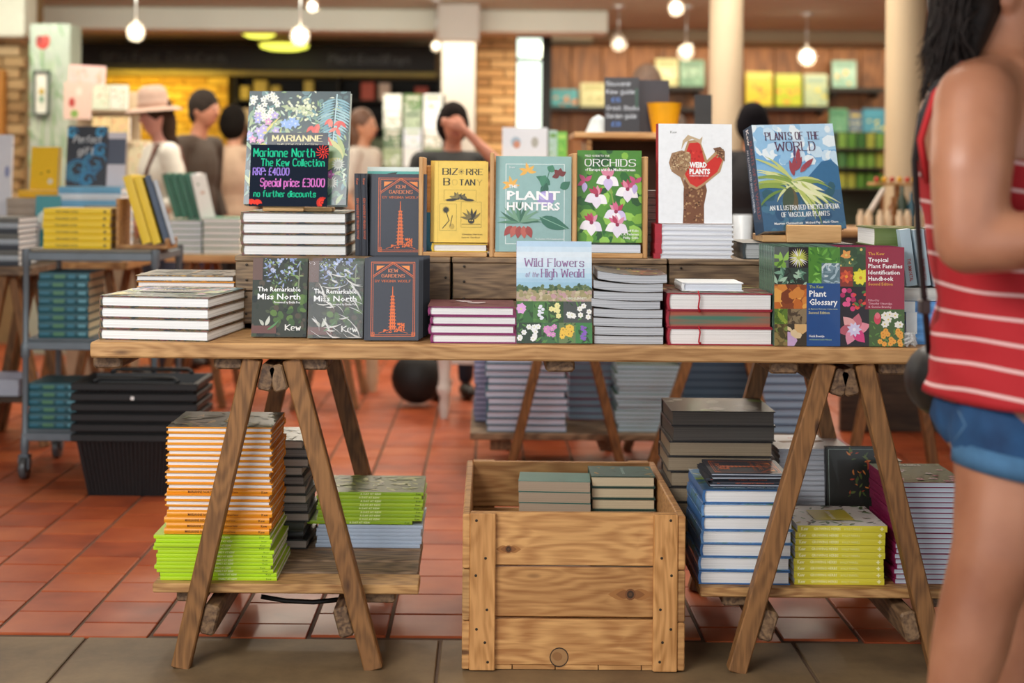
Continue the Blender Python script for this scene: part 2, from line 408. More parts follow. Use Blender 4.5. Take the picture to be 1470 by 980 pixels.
def tile_material():
    k = NT('terracotta_tile'); oi = k.n('ShaderNodeObjectInfo'); tc = k.n('ShaderNodeTexCoord')
    nz = k.n('ShaderNodeTexNoise', Scale=7.0, Detail=5.0); geo = k.n('ShaderNodeNewGeometry'); k.l(geo.outputs['Position'], nz.inputs['Vector'])
    a = k.n('ShaderNodeMath', operation='MULTIPLY_ADD'); k.l(oi.outputs['Random'], a.inputs[0]); a.inputs[1].default_value = .35; k.l(nz.outputs[0], a.inputs[2])
    k.l(k.ramp(a.outputs[0], [(0.35, lin('8E3F22')), (0.6, lin('A84E2A')), (0.95, lin('BE6438'))]), k.b.inputs['Base Color'])
    n2 = k.n('ShaderNodeTexNoise', Scale=3.0, Detail=2.0); k.l(geo.outputs['Position'], n2.inputs['Vector'])
    k.l(k.ramp(n2.outputs[0], [(0.3, (.30,)*3), (0.7, (.48,)*3)]), k.b.inputs['Roughness'])
    n3 = k.n('ShaderNodeTexNoise', Scale=25.0, Detail=3.0); k.l(geo.outputs['Position'], n3.inputs['Vector']); k.bump(n3.outputs[0], .15, .001)
    return k.m
M_TILE = tile_material()
def slab_material():
    k = NT('brown_stone_slab'); geo = k.n('ShaderNodeNewGeometry'); nz = k.n('ShaderNodeTexNoise', Scale=5.0, Detail=8.0, Roughness=.65)
    k.l(geo.outputs['Position'], nz.inputs['Vector'])
    k.l(k.ramp(nz.outputs[0], [(0.3, lin('64503A')), (0.7, lin('8A7252'))]), k.b.inputs['Base Color'])
    k.b.inputs['Roughness'].default_value = .55
    n3 = k.n('ShaderNodeTexNoise', Scale=60.0, Detail=4.0); k.l(geo.outputs['Position'], n3.inputs['Vector']); k.bump(n3.outputs[0], .3, .001)
    return k.m
M_SLAB = slab_material()
YB, YW = 3.44, 14.0        # tile edge, back wall
fl = struct('floor', MB().box(-6, 6, -1.5, YW, -.12, -.006), mat('6E5848', .9))
for i, (x0, x1) in enumerate(((-2.72, -1.852), (-1.852, -.984), (-.984, -.113), (-.113, .757), (.757, 1.627), (1.627, 2.5))):
    for y0, y1 in ((2.78, YB), (2.1, 2.78), (1.4, 2.1)):
        if y1 < 2 and i in (0, 5): continue
        struct('stone_slab', MB().box(x0+.004, x1-.004, y0+.004, y1-.004, -.03, 0, .003), M_SLAB, fl)
cw, rh = .196, .174
tiles = []
for c in range(-26, 30):
    x0 = -.049+c*cw; off = 0 if c in (-1, 0, 1, 2) else rh*.5*(c % 2)
    y = 3.462-off
    while y < YW:
        a, b = max(y, YB), min(y+rh, YW)
        if b-a > .012 and abs((x0+cw/2)-.015*a) < .40*b+.25: tiles.append((a, x0, b))
        y += rh
tiles.sort()
base = {}; rest = MB(); cnt = 0
for a, x0, b in tiles:
    if cnt < 298 and a < 6.4:
        k_ = round(b-a, 3)
        if k_ not in base: base[k_] = MB().box(-cw/2+.005, cw/2-.005, .0025, b-a-.0025, -.02, 0, .0025).mesh('tile', M_TILE)
        o = link('tile', base[k_], fl); o.location = (x0+cw/2, a, R.uniform(-.0006, .0006)); cnt += 1
    else: rest.box(x0+.005, x0+cw-.005, a+.003, b-.003, -.02, 0)
o = struct('tile_field', rest, M_TILE, fl); o['kind'] = 'stuff'
CZ = 2.46
struct('ceiling', MB().box(-6, 6, -1.0, YW, CZ, CZ+.1), mat('C0C6B6', .8, 0, .04, 2))
bm_ = MB().box(-6, .92, 10.95, 11.25, 2.285, CZ-.002, .01); struct('trim_1', bm_, mat('E6E8D8', .7, 0, .03, 2))
struct('trim_2', MB().box(.92, 6, 12.3, 12.55, 2.35, CZ-.002, .01), mat('A89C7C', .7, 0, .03, 2))
wb = struct('wall_back', MB().box(-6, 6, YW, YW+.15, 0, CZ), mat('8A7A5C', .8, 0, .06, 3))
struct('wall_left', MB().box(-6.15, -6, -1.0, YW+.15, 0, CZ), mat('BDA77E', .8, 0, .05, 3))
struct('wall_right', MB().box(6, 6.15, -1.0, YW+.15, 0, CZ), mat('A98A62', .8, 0, .05, 3))
# black menu fascia with chalk marks, across the counter
ft = Thing('chalk_fascia', 'long black fascia board with faint white chalk lettering under ceiling', 'signboard', (xat(360, 13.4), 13.4, 2.1))
x0, x1 = xat(97, 13.4), xat(622, 13.4)
ft.part('board', MB().box(x0, x1, 13.36, 13.44, zat(360, 101, 13.4), zat(360, 63, 13.4), .004), mat('14120E', .6))
A = Art(x1-x0, .26, Matrix.Translation((x0, 13.358, zat(360, 98, 13.4))) @ Matrix.Rotation(PI/2, 4, 'X'))
for tx, px in (('Gifts', 145), ('Food', 190), ('Books', 240), ('Cards', 282), ('Plants', 470), ('Seeds', 512), ('Toys', 550)): 
    A.pen(tx, (px-97)/525, .016, .022, '6E6E68', .11)
ft.part('chalk_lettering', A.mb, mat_print())
# olive trim strip under the fascia
struct('trim_3', MB().box(xat(97, 13.5), xat(622, 13.5), 13.46, 13.56, zat(360, 109, 13.5), zat(360, 101.5, 13.5), .004), mat('9C8C3C', .5))
# brick helper
def bricks(parent, x0, x1, Y, z0, z1, hexes, axis='x', bw=.225, bh=.075, dep=.06):
    ms = [mat(h, .85, 0, .12, 18) for h in hexes]; key = {}
    r = 0; z = z0
    while z+bh <= z1+.001:
        x = x0-(bw/2 if r % 2 else 0)
        while x < x1-.01:
            a, b = max(x, x0), min(x+bw, x1)
            if b-a > .03:
                m = R.choice(ms); kk = (round(b-a, 3), m.name)
                if kk not in key: key[kk] = MB().box(-(b-a)/2+.005, (b-a)/2-.005, 0, dep, .005, bh-.005, .004).mesh('brick', m)
                o = link('brick', key[kk], parent); o.location = ((a+b)/2, Y-dep+R.uniform(-.003, .003), z)
            x += bw
        z += bh; r += 1
# yellow lit brick wall behind the counter
x0, x1 = xat(150, 13.7), xat(328, 13.7)
yw = struct('wall_yellow_brick', MB().box(x0, x1, 13.64, 13.98, 0, zat(240, 102, 13.7)), mat('9C8238', .9))
bricks(yw, x0, x1, 13.64, .9, zat(240, 103, 13.7), ('D0A83C', 'C69C30', 'D8B448', 'BC9230'))
# brick pier right of the white pillar
x0, x1 = xat(681, 11.4), xat(738, 11.4)
bp = struct('brick_pier', MB().box(x0+.02, x1-.02, 11.36, 11.7, 0, CZ-.002), mat('8F714A', .9))
bricks(bp, x0, x1, 11.36, .6, CZ, ('C89A62', 'B98A54', 'D2A870', 'A87C4C'))
# brick wall far left
x0, x1 = xat(-40, 9.4), xat(38, 9.4)
bl = struct('wall_left_brick', MB().box(x0, x1, 9.36, 9.7, 0, CZ-.002), mat('8F7650', .9))
bricks(bl, x0, x1, 9.36, .5, 2.1, ('C2A070', 'B08E60', 'CDB084', 'A58256'))
struct('trim_4', MB().box(x0, xat(4, 9.25), 9.22, 9.30, .9, zat(0, 100, 9.25), .01), mat('B8792E', .5))
struct('trim_5', MB().box(x0, xat(38, 9.2), 9.1, 9.36, zat(20, 55, 9.2), CZ-.002, .01), mat('D5D0BC', .7, 0, .03))
# white pillars
def square_pillar(name, px0, px1, Y, capy0, capy1):
    x0, x1 = xat(px0, Y, 100), xat(px1, Y, 100)
    m = MB().box(x0, x1, Y, Y+.24, 0, CZ-.002, .006); ct = zat(px0, capy1, Y)
    m.box(x0-.03, x1+.03, Y-.03, Y+.27, ct, CZ-.003, .006)
    return struct(name, m, mat('CFC8BC', .6, 0, .03, 3))
square_pillar('white_pillar', 634, 682, 10.6, 25, 58)
def column(px0, px1, Y, hexc):
    c = at((px0+px1)/2, 100, Y); r = (px1-px0)/2*Y/F
    return struct('round_column', MB().lathe([(r, 0), (r, CZ-.001)], (c.x, Y, 0), 28), mat(hexc, .6, 0, .03, 3), smooth=True)
column(1018, 1066, 8.2, 'C6B498'); column(1272, 1330, 7.6, 'C2AE8E')
# floral painted panel on the left
pn = Thing('painted_panel', 'tall pale pillar painted with green stems and a red flower', 'pillar', (xat(68, 8.8), 8.8, 0))
x0, x1 = xat(39, 8.8), xat(97, 8.8)
pn.part('panel', MB().box(x0, x1, 8.8, 9.05, 0, 2.09, .006), mat('A4AC9A', .6, 0, .05))
A = Art(x1-x0, 2.09, Matrix.Translation((x0, 8.798, 0)) @ Matrix.Rotation(PI/2, 4, 'X'))
rr = random.Random(3)
for i in range(90): A.leaf(rr.uniform(.02, .98), rr.uniform(3.2, 7.9), rr.uniform(.3, .8), .07, rr.uniform(1.1, 2.2), rr.choice(['9DB08A', '7F9A72', 'B4BFA6', '8FA588', 'A9AFA0']), rr.uniform(-.6, .6), 4)
A.line([(.33, 7.5), (.38, 6.2), (.33, 5.2)], .05, '7E9A6C'); A.ell(.33, 7.72, .17, .17, 'B03428'); A.ell(.25, 7.8, .09, .1, '8E2A22'); A.ell(.42, 7.8, .09, .1, 'C44234')
pn.part('painted_flowers', A.mb, mat_print())
pf = Thing('framed_picture', 'small dark framed botanical picture hanging on the painted pillar', 'picture', (xat(54, 8.75), 8.75, zat(54, 165, 8.75)))
x0, x1, z0, z1 = xat(44, 8.75), xat(67, 8.75), zat(54, 165, 8.75), zat(54, 101, 8.75)
m = MB()
for a in ((x0, x0+.012, z0, z1), (x1-.012, x1, z0, z1), (x0, x1, z0, z0+.012), (x0, x1, z1-.012, z1)): m.box(a[0], a[1], 8.75, 8.78, a[2], a[3])
pf.part('frame', m, mat('4E5850', .4)); pf.part('backing', MB().box(x0+.01, x1-.01, 8.77, 8.795, z0+.01, z1-.01), mat('D9D6C6', .6))
A = Art(x1-x0-.03, z1-z0-.03, Matrix.Translation((x0+.015, 8.768, z0+.015)) @ Matrix.Rotation(PI/2, 4, 'X'))
A.ell(.5, 1.9, .26, .3, 'B89A40'); A.ell(.5, 1.2, .2, .3, '5F8F6C'); A.line([(.5, .5), (.5, 1.8)], .05, '5F7F4C'); pf.part('print', A.mb, mat_print())
# narrow bright window with dark frame, garden light behind
x0, x1 = xat(739, 12.6), xat(774, 12.6); z0, z1 = 0.9, zat(756, 55, 12.6)
wi = struct('window_1', MB().box(x0-.03, x1+.03, 12.62, 12.66, z0-.03, z1+.03), mat_emit('E4F4E4', 1.5))
m = MB()
for a in ((x0-.07, x0, z0, z1), (x1, x1+.09, z0, z1), (x0-.07, x1+.09, z0-.05, z0), (x0-.07, x1+.09, z1, z1+.05), (x0, x1, zat(756, 86, 12.6)-.012, zat(756, 86, 12.6)+.012)): m.box(a[0], a[1], 12.54, 12.66, a[2], a[3], .004)
struct('window_frame', m, mat('23211C', .5), wi)
# wood panelled wall on the right, boards one by one
pw = struct('wall_panelled', MB().box(xat(776, 13.6), 5.9, 13.52, 13.7, 0, 2.44), mat('4A2E1A', .8))
x = xat(776, 13.5); 
while x < 4.4:
    wd = R.uniform(.26, .30); struct('board', MB().box(x+.004, x+wd-.004, 13.49, 13.53, .4, 2.42, .004), W_PANEL, pw); x += wd

# ------------------------------------------------------------------ display table and its trestles
def leg(th, p0, p1, wd=.043, dp=.04, m=None, label=None):
    return th.part('leg', MB().beam(p0, p1, dp, wd, .003, (1, 0, 0)), m or W_LEG, label=label)
TZ = .755; TH = .036; TY0 = 3.2; TY1 = 3.94; TX0 = -.912; TX1 = 1.26
tb = Thing('table_top', 'long plank table top resting on two trestles, covered with book displays', 'table top', ((TX0+TX1)/2, TY0, TZ-TH))
for i in range(5):
    y0 = TY0+i*.148
    tb.part('plank', MB().box(TX0+R.uniform(-.004, .004), TX1, y0+.002, y0+.146, TZ-TH, TZ, .004), W_TABLE)
for px in (155, 328, 450, 804, 1125, 1282):
    x = xat(px, 3.24, 520); tb.part('batten', MB().box(x-.034, x+.034, 3.235, 3.90, TZ-TH-.029, TZ-TH-.0005, .006), W_RAIL)
def trestle(label, lt, lb, rt, rb, shelf_px, nm):
    """folding A trestle: two leg frames (front+rear leg, top and bottom rail each)"""
    cx = (xat(lb, 3.2, 960)+xat(rb, 3.2, 960))/2
    t = Thing('trestle', label, 'trestle', (cx, 3.5, 0), group=None)
    zt = TZ-TH-.002
    for (ta, ba, sg) in ((lt, lb, 1), (rt, rb, -1)):
        xt, xb = xat(ta, 3.24, 515), xat(ba, 3.24, 962)
        for y in (3.235, 3.87): leg(t, (xb, y, 0), (xt, y, zt), .043, .036)
        d = (Vector((xt, 0, zt))-Vector((xb, 0, 0))).normalized()
        n = Vector((d.z*sg, 0, -d.x*sg))
        c = Vector((xt, 0, zt))-d*.035+n*.042
        t.part('top_rail', MB().beam((c.x, 3.222, c.z), (c.x, 3.88, c.z), .034, .062, .005, d), W_RAIL)
        c = Vector((xb, 0, 0))+d*.122+n*.040
        t.part('bottom_rail', MB().beam((c.x, 3.225, c.z), (c.x, 3.90, c.z), .036, .070, .006, d), W_RAIL)
    m = MB().tube([(xat(lt, 3.2)+.03, 3.3, .70), (xat(rt, 3.2)-.03, 3.3, .70)], .006, 8); t.part('hinge_pin', m, mat('6A6258', .4, .8))
    return t
t1 = trestle('left folding wooden trestle carrying the table end above lime green books', 364, 261, 420, 537, None, 'l')
t2 = trestle('right folding wooden trestle carrying the table end beside the woman', 1185, 1056, 1238, 1347, None, 'r')
SZ = .182
def slat_shelf(label, x0, x1, y0, n, pitch, gx):
    t = Thing('slatted_shelf', label, 'shelf', ((x0+x1)/2, y0, SZ-.03))
    for i in range(n):
        t.part('slat', MB().box(x0+gx*i+R.uniform(-.004, .004), x1+gx*i+R.uniform(-.004, .004), y0+i*pitch, y0+(i+1)*pitch-.012, SZ-.022, SZ, .003), W_GREY if i else W_OAK)
    for x in (x0+.09, x1-.09): t.part('batten', MB().box(x-.035, x+.035, y0+.02, y0+n*pitch-.02, SZ-.022-.026, SZ-.0225, .004), W_RAIL)
    return t
slat_shelf('low slatted shelf across the left trestle rails holding lime green books', xat(217, 3.27, 850), xat(600, 3.27, 850), 3.27, 5, .105, -.003)
slat_shelf('low slatted shelf across the right trestle rails holding yellow and blue books', xat(1006, 3.27, 850), xat(1400, 3.27, 850), 3.27, 5, .105, .003)
m = MB().tube([at(375, 856, 3.4), at(410, 862, 3.4), at(450, 864, 3.4), at(500, 859, 3.4)], .006, 8)
o = link('cable', m.mesh('cable', mat('15130F', .5), smooth=True)); tag(o, 'black cable sagging under the low shelf with lime green books', 'cable')

_nm = MB().lathe([(.0034, 0), (.0001, .0008)], (0, 0, 0), 8, None, Matrix.Rotation(PI/2, 3, 'X')).mesh('nail', mat('3A322A', .45, .6))
def nail(t, p): o = link('nail', _nm, t.o); o.location = Vector(p)-t.L
# riser boxes on the table
RY0, RY1, RZ = 3.50, 3.80, .939
for i, (a, b) in enumerate(((338, 646), (650, 957), (961, 1262))):
    x0, x1 = xat(a, RY0, 420), xat(b, RY0, 420)
    t = Thing('riser_box', ['weathered wooden riser crate behind the two dark portrait cases', 'weathered wooden riser crate behind the magenta and wildflower books', 'weathered wooden riser crate behind the big red ribbon books'][i], 'crate', ((x0+x1)/2, RY0, TZ))
    zm = TZ+.095
    if i == 0:
        t.part('plank', MB().box(x0, x1-.058, RY0, RY0+.014, zm+.002, RZ-.014, .002), W_RISER); t.part('plank', MB().box(x0, x1-.058, RY0, RY0+.014, TZ+.014, zm-.001, .002), W_RISER)
        t.part('end_batten', MB().box(x1-.055, x1, RY0-.003, RY0+.014, TZ+.06, RZ-.014, .002), W_RISER)
    else:
        t.part('plank', MB().box(x0, x1, RY0, RY0+.014, zm-.015, RZ-.014, .002), W_RISER); t.part('plank', MB().box(x0, x1, RY0, RY0+.014, TZ+.004, zm-.019, .002), W_RISER)
    for k in range(3): t.part('top_plank', MB().box(x0-.002, x1, RY0-.004+k*.102, RY0-.004+k*.102+.098, RZ-.013, RZ, .002), W_RISER)
    t.part('back_plank', MB().box(x0, x1, RY1-.012, RY1, TZ, RZ-.014, .002), W_RISER)
    for xx in (x0, x1-.012): t.part('side_plank', MB().box(xx, xx+.012, RY0+.015, RY1-.013, TZ, RZ-.014, .002), W_RISER)
    for (nx, nz) in ((.02, .03), (.02, .075), (.02, .12), (.02, .16), (.5, .05), (.52, .13)):
        nail(t, (x0+.008+nx, RY0-.0035, TZ+.01+nz*.95))

# ------------------------------------------------------------------ big crate on the floor
YC = 3.215; x0, x1 = xat(663.5, YC, 850), xat(984, YC, 850); zt = zat(820, 738, YC)
t = Thing('wooden_crate', 'large open pine crate on the floor between the two trestles', 'crate', ((x0+x1)/2, YC, 0))
YE = YC+.62; s_ = .018
for k, (za, zb_) in enumerate(((.012, .118), (.124, .238), (.243, zt))):
    t.part('front_board', MB().box(x0+s_, x1-s_, YC+.014, YC+.030, za, zb_, .002), W_CRATE)
    t.part('back_board', MB().box(x0+s_, x1-s_, YE-.030, YE-.014, za, zb_, .002), W_CRATE)
    for a in (x0, x1-s_): t.part('side_board', MB().box(a, a+s_, YC+.004, YE, za-.008+.001*k, zb_-.003, .003), W_CRATE if k != 1 else W_OAK)
for y in (YC, YE-.014):
    for a, b in ((674, 711), (938, 973)): t.part('corner_batten', MB().box(xat(a, YC, 850), xat(b, YC, 850), y, y+.0135, .003, zt, .002), W_CRATE_Z)
for k in range(5): t.part('base_board', MB().box(x0+s_+.1*k, min(x0+s_+.1*k+.098, x1-s_), YC+.016, YE-.016, .001, .0115, .001), W_CRATE)
for a in (692, 955):
    for (dx, py) in ((-8, 747), (5, 801), (-9, 826), (7, 875), (4, 922), (-8, 903), (8, 950)): nail(t, (xat(a+dx*(1 if a < 800 else -1), YC, py), YC-.0002, zat(a, py, YC)))

# knots and stains that belong to the crate's front boards
def knot(px, py, w_, h_, seed, tail=1.0):
    c = at(px, py, YC+.0135); A = Art(.2, .1, Matrix.Translation((c.x-.1, YC+.0138, c.z-.05)) @ Matrix.Rotation(PI/2, 4, 'X')); A.mn = [-.5, 1.5, -.5, 1]
    for k_ in (1, -1):
        A.leaf(.5, .25, w_*2.6*tail, h_*1.5, 0 if k_ > 0 else PI, 'A8703C', 0)
        A.leaf(.5, .25, w_*1.7*tail, h_*1.1, 0 if k_ > 0 else PI, '8E5A2E', 0)
    A.ell(.5, .25, w_*.62, h_*.75, '7A4A26', 14); A.ell(.5, .25, w_*.42, h_*.52, '3E2818', 12); A.ell(.5, .25, w_*.2, h_*.25, '5A3A20', 10)
    t.part('knot', A.mb, mat_print(.7))
knot(905, 853, .10, .09, 1); knot(730, 788, .07, .06, 2, .8); A = Art(.2, .1, Matrix.Translation((at(803, 946, YC).x-.1, YC+.0138, at(803, 946, YC).z-.05)) @ Matrix.Rotation(PI/2, 4, 'X')); A.mn = [-.5, 1.5, -.5, 1]
A.ell(.5, .25, .11, .115, '3E2A1A', 20, -.3); A.ell(.5, .25, .098, .10, 'A87C4E', 20, -.3); A.ell(.48, .26, .06, .05, '97683C', 12, -.3)
t.part('knot', A.mb, mat_print(.7))

# ------------------------------------------------------------------ books
PW = mat_pages('F6F5F4', 'D4D2D0'); PC = mat_pages('DCC9A6'); PG = mat_pages('8F8A84', '6A6560'); PB = mat_pages('B9A48C'); PWB = mat_pages('E6ECF6', 'C4CCD8')
_bk = {}
def book_meshes(w_, h_, t_, cov, pg, hard=True, bend=0.0, seed=0):
    key = (round(w_, 4), round(h_, 4), round(t_, 4), cov.name, pg.name, hard, bend)
    if key in _bk: return _bk[key]
    c = .0026 if hard else .0009; ov = .0035 if hard else .0004
    c = min(c, t_*.22); n = 8 if bend else 1
    def slab(m, x0, x1, y0, y1, z0, z1):
        for i in range(n):
            ya, yb = y0+(y1-y0)*i/n, y0+(y1-y0)*(i+1)/n
            vs = [(x, y, z) for x in (x0, x1) for y in (ya, yb) for z in (z0, z1)]
            fs = [(0, 1, 3, 2), (4, 6, 7, 5), (0, 2, 6, 4), (1, 5, 7, 3)]
            if i == 0: fs.append((0, 4, 5, 1))
            if i == n-1: fs.append((2, 3, 7, 6))
            m.add(vs, fs)
    cv = MB(); x0, x1, y0, y1 = -w_/2, w_/2, -h_/2, h_/2
    slab(cv, x0+c*.6, x1, y0, y1, 0, c); slab(cv, x0+c*.6, x1, y0, y1, t_-c, t_)
    # rounded spine
    k = 6 if hard else 4; bul = min(.0035, t_*.18) if hard else .0006
    for i in range(k):
        za, zb_ = t_*i/k, t_*(i+1)/k
        xa, xb = x0+bul*(1-math.sin(PI*i/k)), x0+bul*(1-math.sin(PI*(i+1)/k))
        vs = [(xa, y0, za), (xa, y1, za), (xb, y0, zb_), (xb, y1, zb_), (xa+c+bul, y0, za), (xa+c+bul, y1, za), (xb+c+bul, y0, zb_), (xb+c+bul, y1, zb_)]
        cv.add(vs, [(0, 2, 3, 1), (4, 5, 7, 6), (0, 4, 6, 2), (1, 3, 7, 5)])
    pgm = MB(); slab(pgm, x0+c+bul*.8, x1-ov, y0+ov, y1-ov, c, t_-c)
    if bend:
        for m in (cv, pgm):
            for v in m.v: v.z += bend*((2*v.y/h_)**2*.7-.5*(2*v.y/h_))
    r = (cv.mesh('cover', cov), pgm.mesh('pages', pg)); _bk[key] = r; return r
def frontM(w_, h_, t_): return Matrix.Translation((-w_/2, -h_/2, t_))
def spineM(w_, h_, t_): return Matrix(((0, 0, -1, -w_/2), (-1, 0, 0, h_/2), (0, 1, 0, 0), (0, 0, 0, 1)))
def spineM_up(w_, h_, t_): return spineM(w_, h_, t_)
def book(label, cat, w_, h_, t_, cov, pg, M, hard=True, group=None, name='book', bend=0.0, art=None, spine=None, glossy=.35):
    r = bpy.data.objects.new(name, None); C.objects.link(r); r.empty_display_size = .03; r.matrix_world = M
    tag(r, label, cat, group)
    if name == 'book': r.name = 'hardback_book' if hard else 'softback_book'
    a, b = book_meshes(w_, h_, t_, cov, pg, hard, bend); cvo = link('cover', a, r); link('pages', b, r)
    if art:
        if callable(art):
            A = Art(w_, h_, frontM(w_, h_, t_)); art(A); me = A.mb.mesh('cover_print', mat_print(glossy))
        else: me = art
        link('cover_print', me, cvo)
    if spine:
        if callable(spine):
            A = Art(h_, t_, spineM(w_, h_, t_)); spine(A); me = A.mb.mesh('spine_print', mat_print(.5))
        else: me = spine
        link('spine_print', me, cvo)
    return r
ROT = dict(tail=0, tailr=PI, fore=-PI/2, spine=PI/2)
def stack(label, group, px0, px1, Y, zb, pytop, n, depth, orient='fore', cov=None, pg=None, hard=True, jit=.003, rot=0.0, top=None, spine=None, name='book', cat='book', bends=None, shifts=None, tl=None, rj=.012, thick=None, skew=0.0, start=0):
    """books piled one on another; label has {o} for the place in the pile"""
    mid = (px0+px1)/2; wd = (px1-px0)*Y/F; zt = zat(mid, pytop, Y) if pytop else zb+n*thick
    th = (zt-zb)/n; cx = xat(mid, Y, pytop or 500); out = []; sm = {}
    for i in range(n):
        oi = orient[i] if isinstance(orient, (list, tuple)) else orient
        cv = cov[i % len(cov)] if isinstance(cov, (list, tuple)) else cov; p = pg[i % len(pg)] if isinstance(pg, (list, tuple)) else (pg or PW)
        w_, h_ = (wd, depth) if oi in ('tail', 'tailr') else (depth, wd)
        sh = shifts[i] if shifts else R.uniform(-jit, jit)
        M = Matrix.Translation((cx+sh+skew*i, Y+depth/2+R.uniform(-jit, jit)*.6, zb+i*th)) @ Matrix.Rotation(ROT[oi]+rot+R.uniform(-rj, rj), 4, 'Z')
        k = n-1-i; lb = (tl if (k == 0 and tl) else label.format(o=ordw(k, n)))
        bd = bends[i] if bends else 0
        sp = None
        if spine and oi == 'spine':
            kk = (round(w_, 4), round(h_, 4), spine.__name__)
            if kk not in sm: A = Art(h_, th, spineM(w_, h_, th)); spine(A); sm[kk] = A.mb.mesh('spine_print', mat_print(.5))
            sp = sm[kk]
        out.append(book(lb, cat, w_, h_, th*(.985 if hard else .955), cv, p, M, hard, group, name, bd, top if k == 0 else None, sp))
    return out
def facing(label, px0, px1, pytop, Y, zb, t_, cov, pg, lean=8, yaw=0, hard=True, art=None, spine=None, group=None, cat='book', name='book', pyb=None, glossy=.35, roll=0.0, h_=None):
    """a book shown cover forward: front bottom edge near (px, zb) at depth Y"""
    mid = (px0+px1)/2; w_ = (px1-px0)*Y/F/math.cos(math.radians(yaw)); l = math.radians(lean)
    if h_ is None:
        h_ = (zat(mid, pytop, Y+.12*math.sin(l))-zb-t_*math.sin(l))/math.cos(l)
    Rm = Matrix.Rotation(math.radians(yaw), 4, 'Z') @ Matrix.Rotation(PI/2-l, 4, 'X') @ Matrix.Rotation(roll, 4, 'Z')
    b = Rm @ Vector((0, -h_/2, 0)); fb = Rm @ Vector((0, -h_/2, t_))
    loc = Vector((xat(mid, Y, (pytop+480)/2)-fb.x, Y-fb.y, zb-b.z+.0005))
    return book(label, cat, w_, h_, t_, cov, pg, Matrix.Translation(loc) @ Rm, hard, group, name, 0, art, spine, glossy), w_, h_

# ---------- cover drawings
def art_painting(A, panel=True, seed=1):
    r = random.Random(seed); H = A.H
    A.rect(0, 0, 1, H, '3C4E54')
    A.scatter(60, 0, 0, 1, H, .05, ['4E6A6E', '5A7E80', '3B5A5C', '65858A', '34464E'], r, 'e')
    A.scatter(220, 0, 0, 1, H*.85, .035, ['6F9484', '4F7A66', '88A88A', '3E6450', 'A8B88C', '5A8890'], r, 'l')
    A.scatter(160, 0, H*.2, 1, H, .022, ['9CC0B8', 'C4D4C0', '6C9C98', 'D8DCC8', '88A878', '5C8C90'], r, 'l')
    for i in range(16):    # grass fans lower left
        A.leaf(.05+r.uniform(0, .25), r.uniform(.35, .6), r.uniform(.2, .4), .03, r.uniform(.2, 2.6), r.choice(['8FB090', '6C967A', 'B8C878', 'D8CC70']), r.uniform(-.8, .8))
    for i in range(26): x = r.uniform(.03, .30); y = r.uniform(H-.28, H-.03); A.flower(x, y, .035, 5, 'E6E6E0', 'C8C8A0', r.uniform(0, 1))
    for i in range(14): A.flower(r.uniform(.02, .30), r.uniform(H-.52, H-.2), .045, 5, r.choice(['B9A8DC', 'A6A8E0', 'D89AC4', '9FB6E4']), 'F0E0C0', r.uniform(0, 1))
    for i in range(70): a = r.uniform(0, 6.28); q = r.uniform(0, .16); A.ell(.52+q*math.cos(a)*1.2, H-.17+q*math.sin(a)*.8, .014, .014, r.choice(['E4E6C8', 'CDD6B0', 'BAC49A']), 7)
    for i in range(6): A.flower(.34+.05*r.random()+i*.02, H-.32+r.uniform(-.03, .03), .05, 5, '8FB0E6', 'C4D4F0', r.random())
    for s in (-1, 1):        # fern
        for i in range(16): t = i/15; A.leaf(.86-.02*t, H-.08-.4*t, .20*(1-abs(t-.3)*.6), .022, (PI if s < 0 else 0)+s*-.35+.2*(1-t)*s, r.choice(['86B2C0', '6C9CAC', 'A0C4CC']), -.5*s)
    A.line([(.87, H-.03), (.85, H-.5)], .012, 'B8D4DC')
    for (x, y) in ((.70, H-.33), (.68, H-.38), (.82, H-.28), (.88, H-.37), (.80, H-.46), (.92, H-.30), (.86, H-.50), (.64, H-.35)):
        for k in range(3): A.leaf(x, y, .09, .035, r.uniform(3.4, 5.4), r.choice(['E8685C', 'D84E48', 'F08070']), .3)
    for i in range(7): A.leaf(.95, .45, .26, .06, 1.6+i*.32, r.choice(['A8B878', 'C8C884', '84A070']), .5)
    for i in range(5): A.leaf(.05, .05+.03*i, .25, .05, .3+i*.25, r.choice(['D8C868', 'C0A848', 'E0D890']), .5)
    for (x, y) in ((.91, .40), (.85, .22)):
        for k in range(14): A.leaf(x, y, .07, .016, k*.45, 'C8CCC4', 0, 3)
        A.ell(x, y, .03, .03, 'A8ACA0')
    A.flower(.83, .3, .05, 5, 'C468B8', 'E8C0E0'); A.text('Kew', .12, H-.11, .045, 'E8ECE8', bold=0)
    if panel:
        A.rect(.20, H-.70, .80, H-.42, '232B3C')
        A.pen('MARIANNE', .5, H-.505, .058, 'F2E3A8', .26, .08, True, .49, 'c'); A.pen('THE KEW COLLECTION', .5, H-.548, .020, 'D8D0B0', .16, .10, False, .40, 'c')
